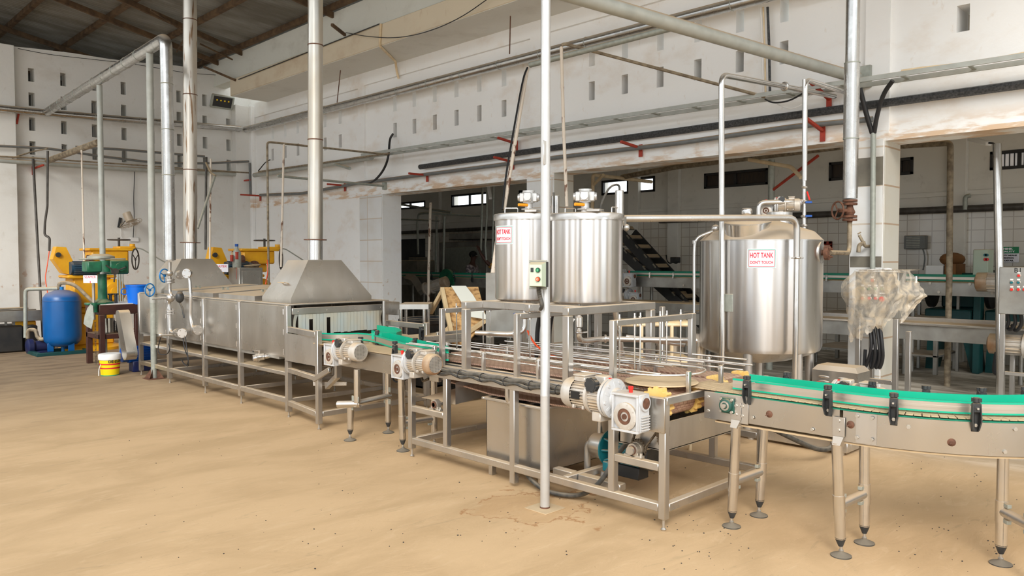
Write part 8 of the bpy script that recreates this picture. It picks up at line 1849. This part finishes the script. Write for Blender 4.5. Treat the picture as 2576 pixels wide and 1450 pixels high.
def person(base, face, label, shirt, raise_=None, hgt=1.78, zf=0.):
    base = Vector(base); f = Vector(face).normalized(); r_ = Vector((f.y, -f.x, 0)); t = T('person', label, 'person', base); k_ = hgt / 1.78
    P = lambda fx, rx, z: base + f * fx * k_ + r_ * rx * k_ + V(0, 0, z * k_)
    hand = []
    pts = [P(0, 0, .96), P(0, 0, 1.15), P(.0, 0, 1.35), P(-.01, 0, 1.46), P(.02, 0, 1.53), P(.03, 0, 1.62), P(.03, 0, 1.70)]
    ed = [(0, 1), (1, 2), (2, 3), (3, 4), (4, 5), (5, 6)]; rad = [(.15, .10), (.14, .10), (.17, .11), (.09, .07), .052, .082, .075]
    for s_ in (-1, 1):
        i = len(pts); pts += [P(0, s_ * .09, .86), P(.01, s_ * .10, .48), P(-.01, s_ * .10, .09), P(.12, s_ * .11, .04)]; ed += [(0, i), (i, i + 1), (i + 1, i + 2), (i + 2, i + 3)]; rad += [.088, .06, .042, .04]
    arms = []
    for s_ in (-1, 1):
        i = len(pts)
        if raise_ and s_ == raise_: q = [P(0, s_ * .18, 1.42), P(.10, s_ * .30, 1.50), P(.26, s_ * .38, 1.74), P(.30, s_ * .37, 1.83)]
        else: q = [P(0, s_ * .19, 1.42), P(.0, s_ * .24, 1.14), P(.20, s_ * .20, 1.02), P(.29, s_ * .17, 1.02)]
        pts += q; ed += [(2, i), (i, i + 1), (i + 1, i + 2), (i + 2, i + 3)]; rad += [.062, .048, .03, .028]; arms.append((q[2], q[3]))
        d = (q[3] - q[2]).normalized(); side = d.cross(V(0, 0, 1)); side = side.normalized() if side.length > .1 else r_; pn = d.cross(side)
        for j, l in enumerate((.07, .085, .08, .06)):
            b0 = q[3] + side * (j - 1.5) * .02; n_ = len(pts); pts += [b0 + d * .03, b0 + d * (.03 + l * .5) + pn * .008, b0 + d * (.03 + l * .85) + pn * .03]; ed += [(i + 3, n_), (n_, n_ + 1), (n_ + 1, n_ + 2)]; rad += [.010, .009, .008]
        n_ = len(pts); pts += [q[3] - side * .045 + d * .005, q[3] - side * .06 + d * .04]; ed += [(i + 3, n_), (n_, n_ + 1)]; rad += [.011, .009]
    body = skinned('body', pts, ed, rad, 'skin', t)
    # head details
    hc = P(.03, 0, 1.655); m = MB()
    m.sph(hc + f * .088 * k_ - V(0, 0, .01), .014, (1, 1, 1.3), 8, 6); m.sph(hc + f * .078 * k_ - V(0, 0, .055), .022, (1, 1, .45), 10, 6)
    for s_ in (-1, 1): m.sph(hc + r_ * s_ * .078 * k_ - f * .01, .02, (.6, .6, 1.2), 8, 6)
    m.build('face_features', 'skin', t)
    for s_ in (-1, 1): MB().sph(hc + f * .074 * k_ + r_ * s_ * .03 + V(0, 0, .012), .011, (1, 1, .7), 8, 6).build('eye', 'white', t)
    MB().sph(hc - f * .012 + V(0, 0, .035), .094 * k_, (.98, .98, .86), 20, 12).build('hair', 'hair', t)
    sp = [P(0, 0, .88), P(0, 0, 1.1), P(0, 0, 1.33), P(-.005, 0, 1.44)]; se = [(0, 1), (1, 2), (2, 3)]; sr = [(.175, .13), (.165, .125), (.19, .13), (.11, .085)]
    for s_ in (-1, 1):
        i = len(sp)
        if raise_ and s_ == raise_: sp += [P(0, s_ * .19, 1.42), P(.06, s_ * .25, 1.46), P(.10, s_ * .29, 1.50)]
        else: sp += [P(0, s_ * .20, 1.42), P(0, s_ * .23, 1.28), P(.0, s_ * .245, 1.17)]
        se += [(2, i), (i, i + 1), (i + 1, i + 2)]; sr += [.078, .072, .070]
    skinned('shirt', sp, se, sr, shirt, t)
    tp = [P(0, 0, .98), P(0, 0, .9)]; te = [(0, 1)]; tr_ = [(.165, .12), (.165, .12)]
    for s_ in (-1, 1): i = len(tp); tp += [P(0, s_ * .095, .82), P(.01, s_ * .10, .48), P(0, s_ * .10, .10)]; te += [(1, i), (i, i + 1), (i + 1, i + 2)]; tr_ += [.105, .078, .065]
    skinned('trousers', tp, te, tr_, 'trouser', t)
    return t
pb_ = atx(1188, 680, 12.75); zph = atx(1190, 630, 12.75).z
person((12.75, pb_.y, 0), (.45, -.9, 0), 'person in a pale patterned shirt standing behind the dim raised conveyor', 'shirt', hgt=zph)
pb2 = atx(1258, 690, 12.4); person((12.4, pb2.y, 0), (-.25, .97, 0), 'person in an amber printed shirt with one arm raised, mostly behind the signed tank', 'shirt2', raise_=-1, hgt=zph * .98)
# ------------------------------------------------------------------ grit swept over the floor
random.seed(21); m = MB()
for (x0, x1, y0, y1, n) in ((1100, 1900, 1120, 1400, 70), (2250, 2570, 1150, 1440, 60), (300, 1100, 1020, 1440, 60), (1650, 1900, 1280, 1440, 30)):
    for _ in range(n):
        p = atz(random.uniform(x0, x1), random.uniform(y0, y1), 0); r = random.uniform(.002, .0055)
        m.sph(p + V(0, 0, r * .4), r, (1, random.uniform(.5, 1.4), .6), 6, 4)
db = m.build('floor_grit', 'dark'); db['kind'] = 'stuff'; tag(db, 'fine dark grit scattered over the dusty tan floor', 'grit')
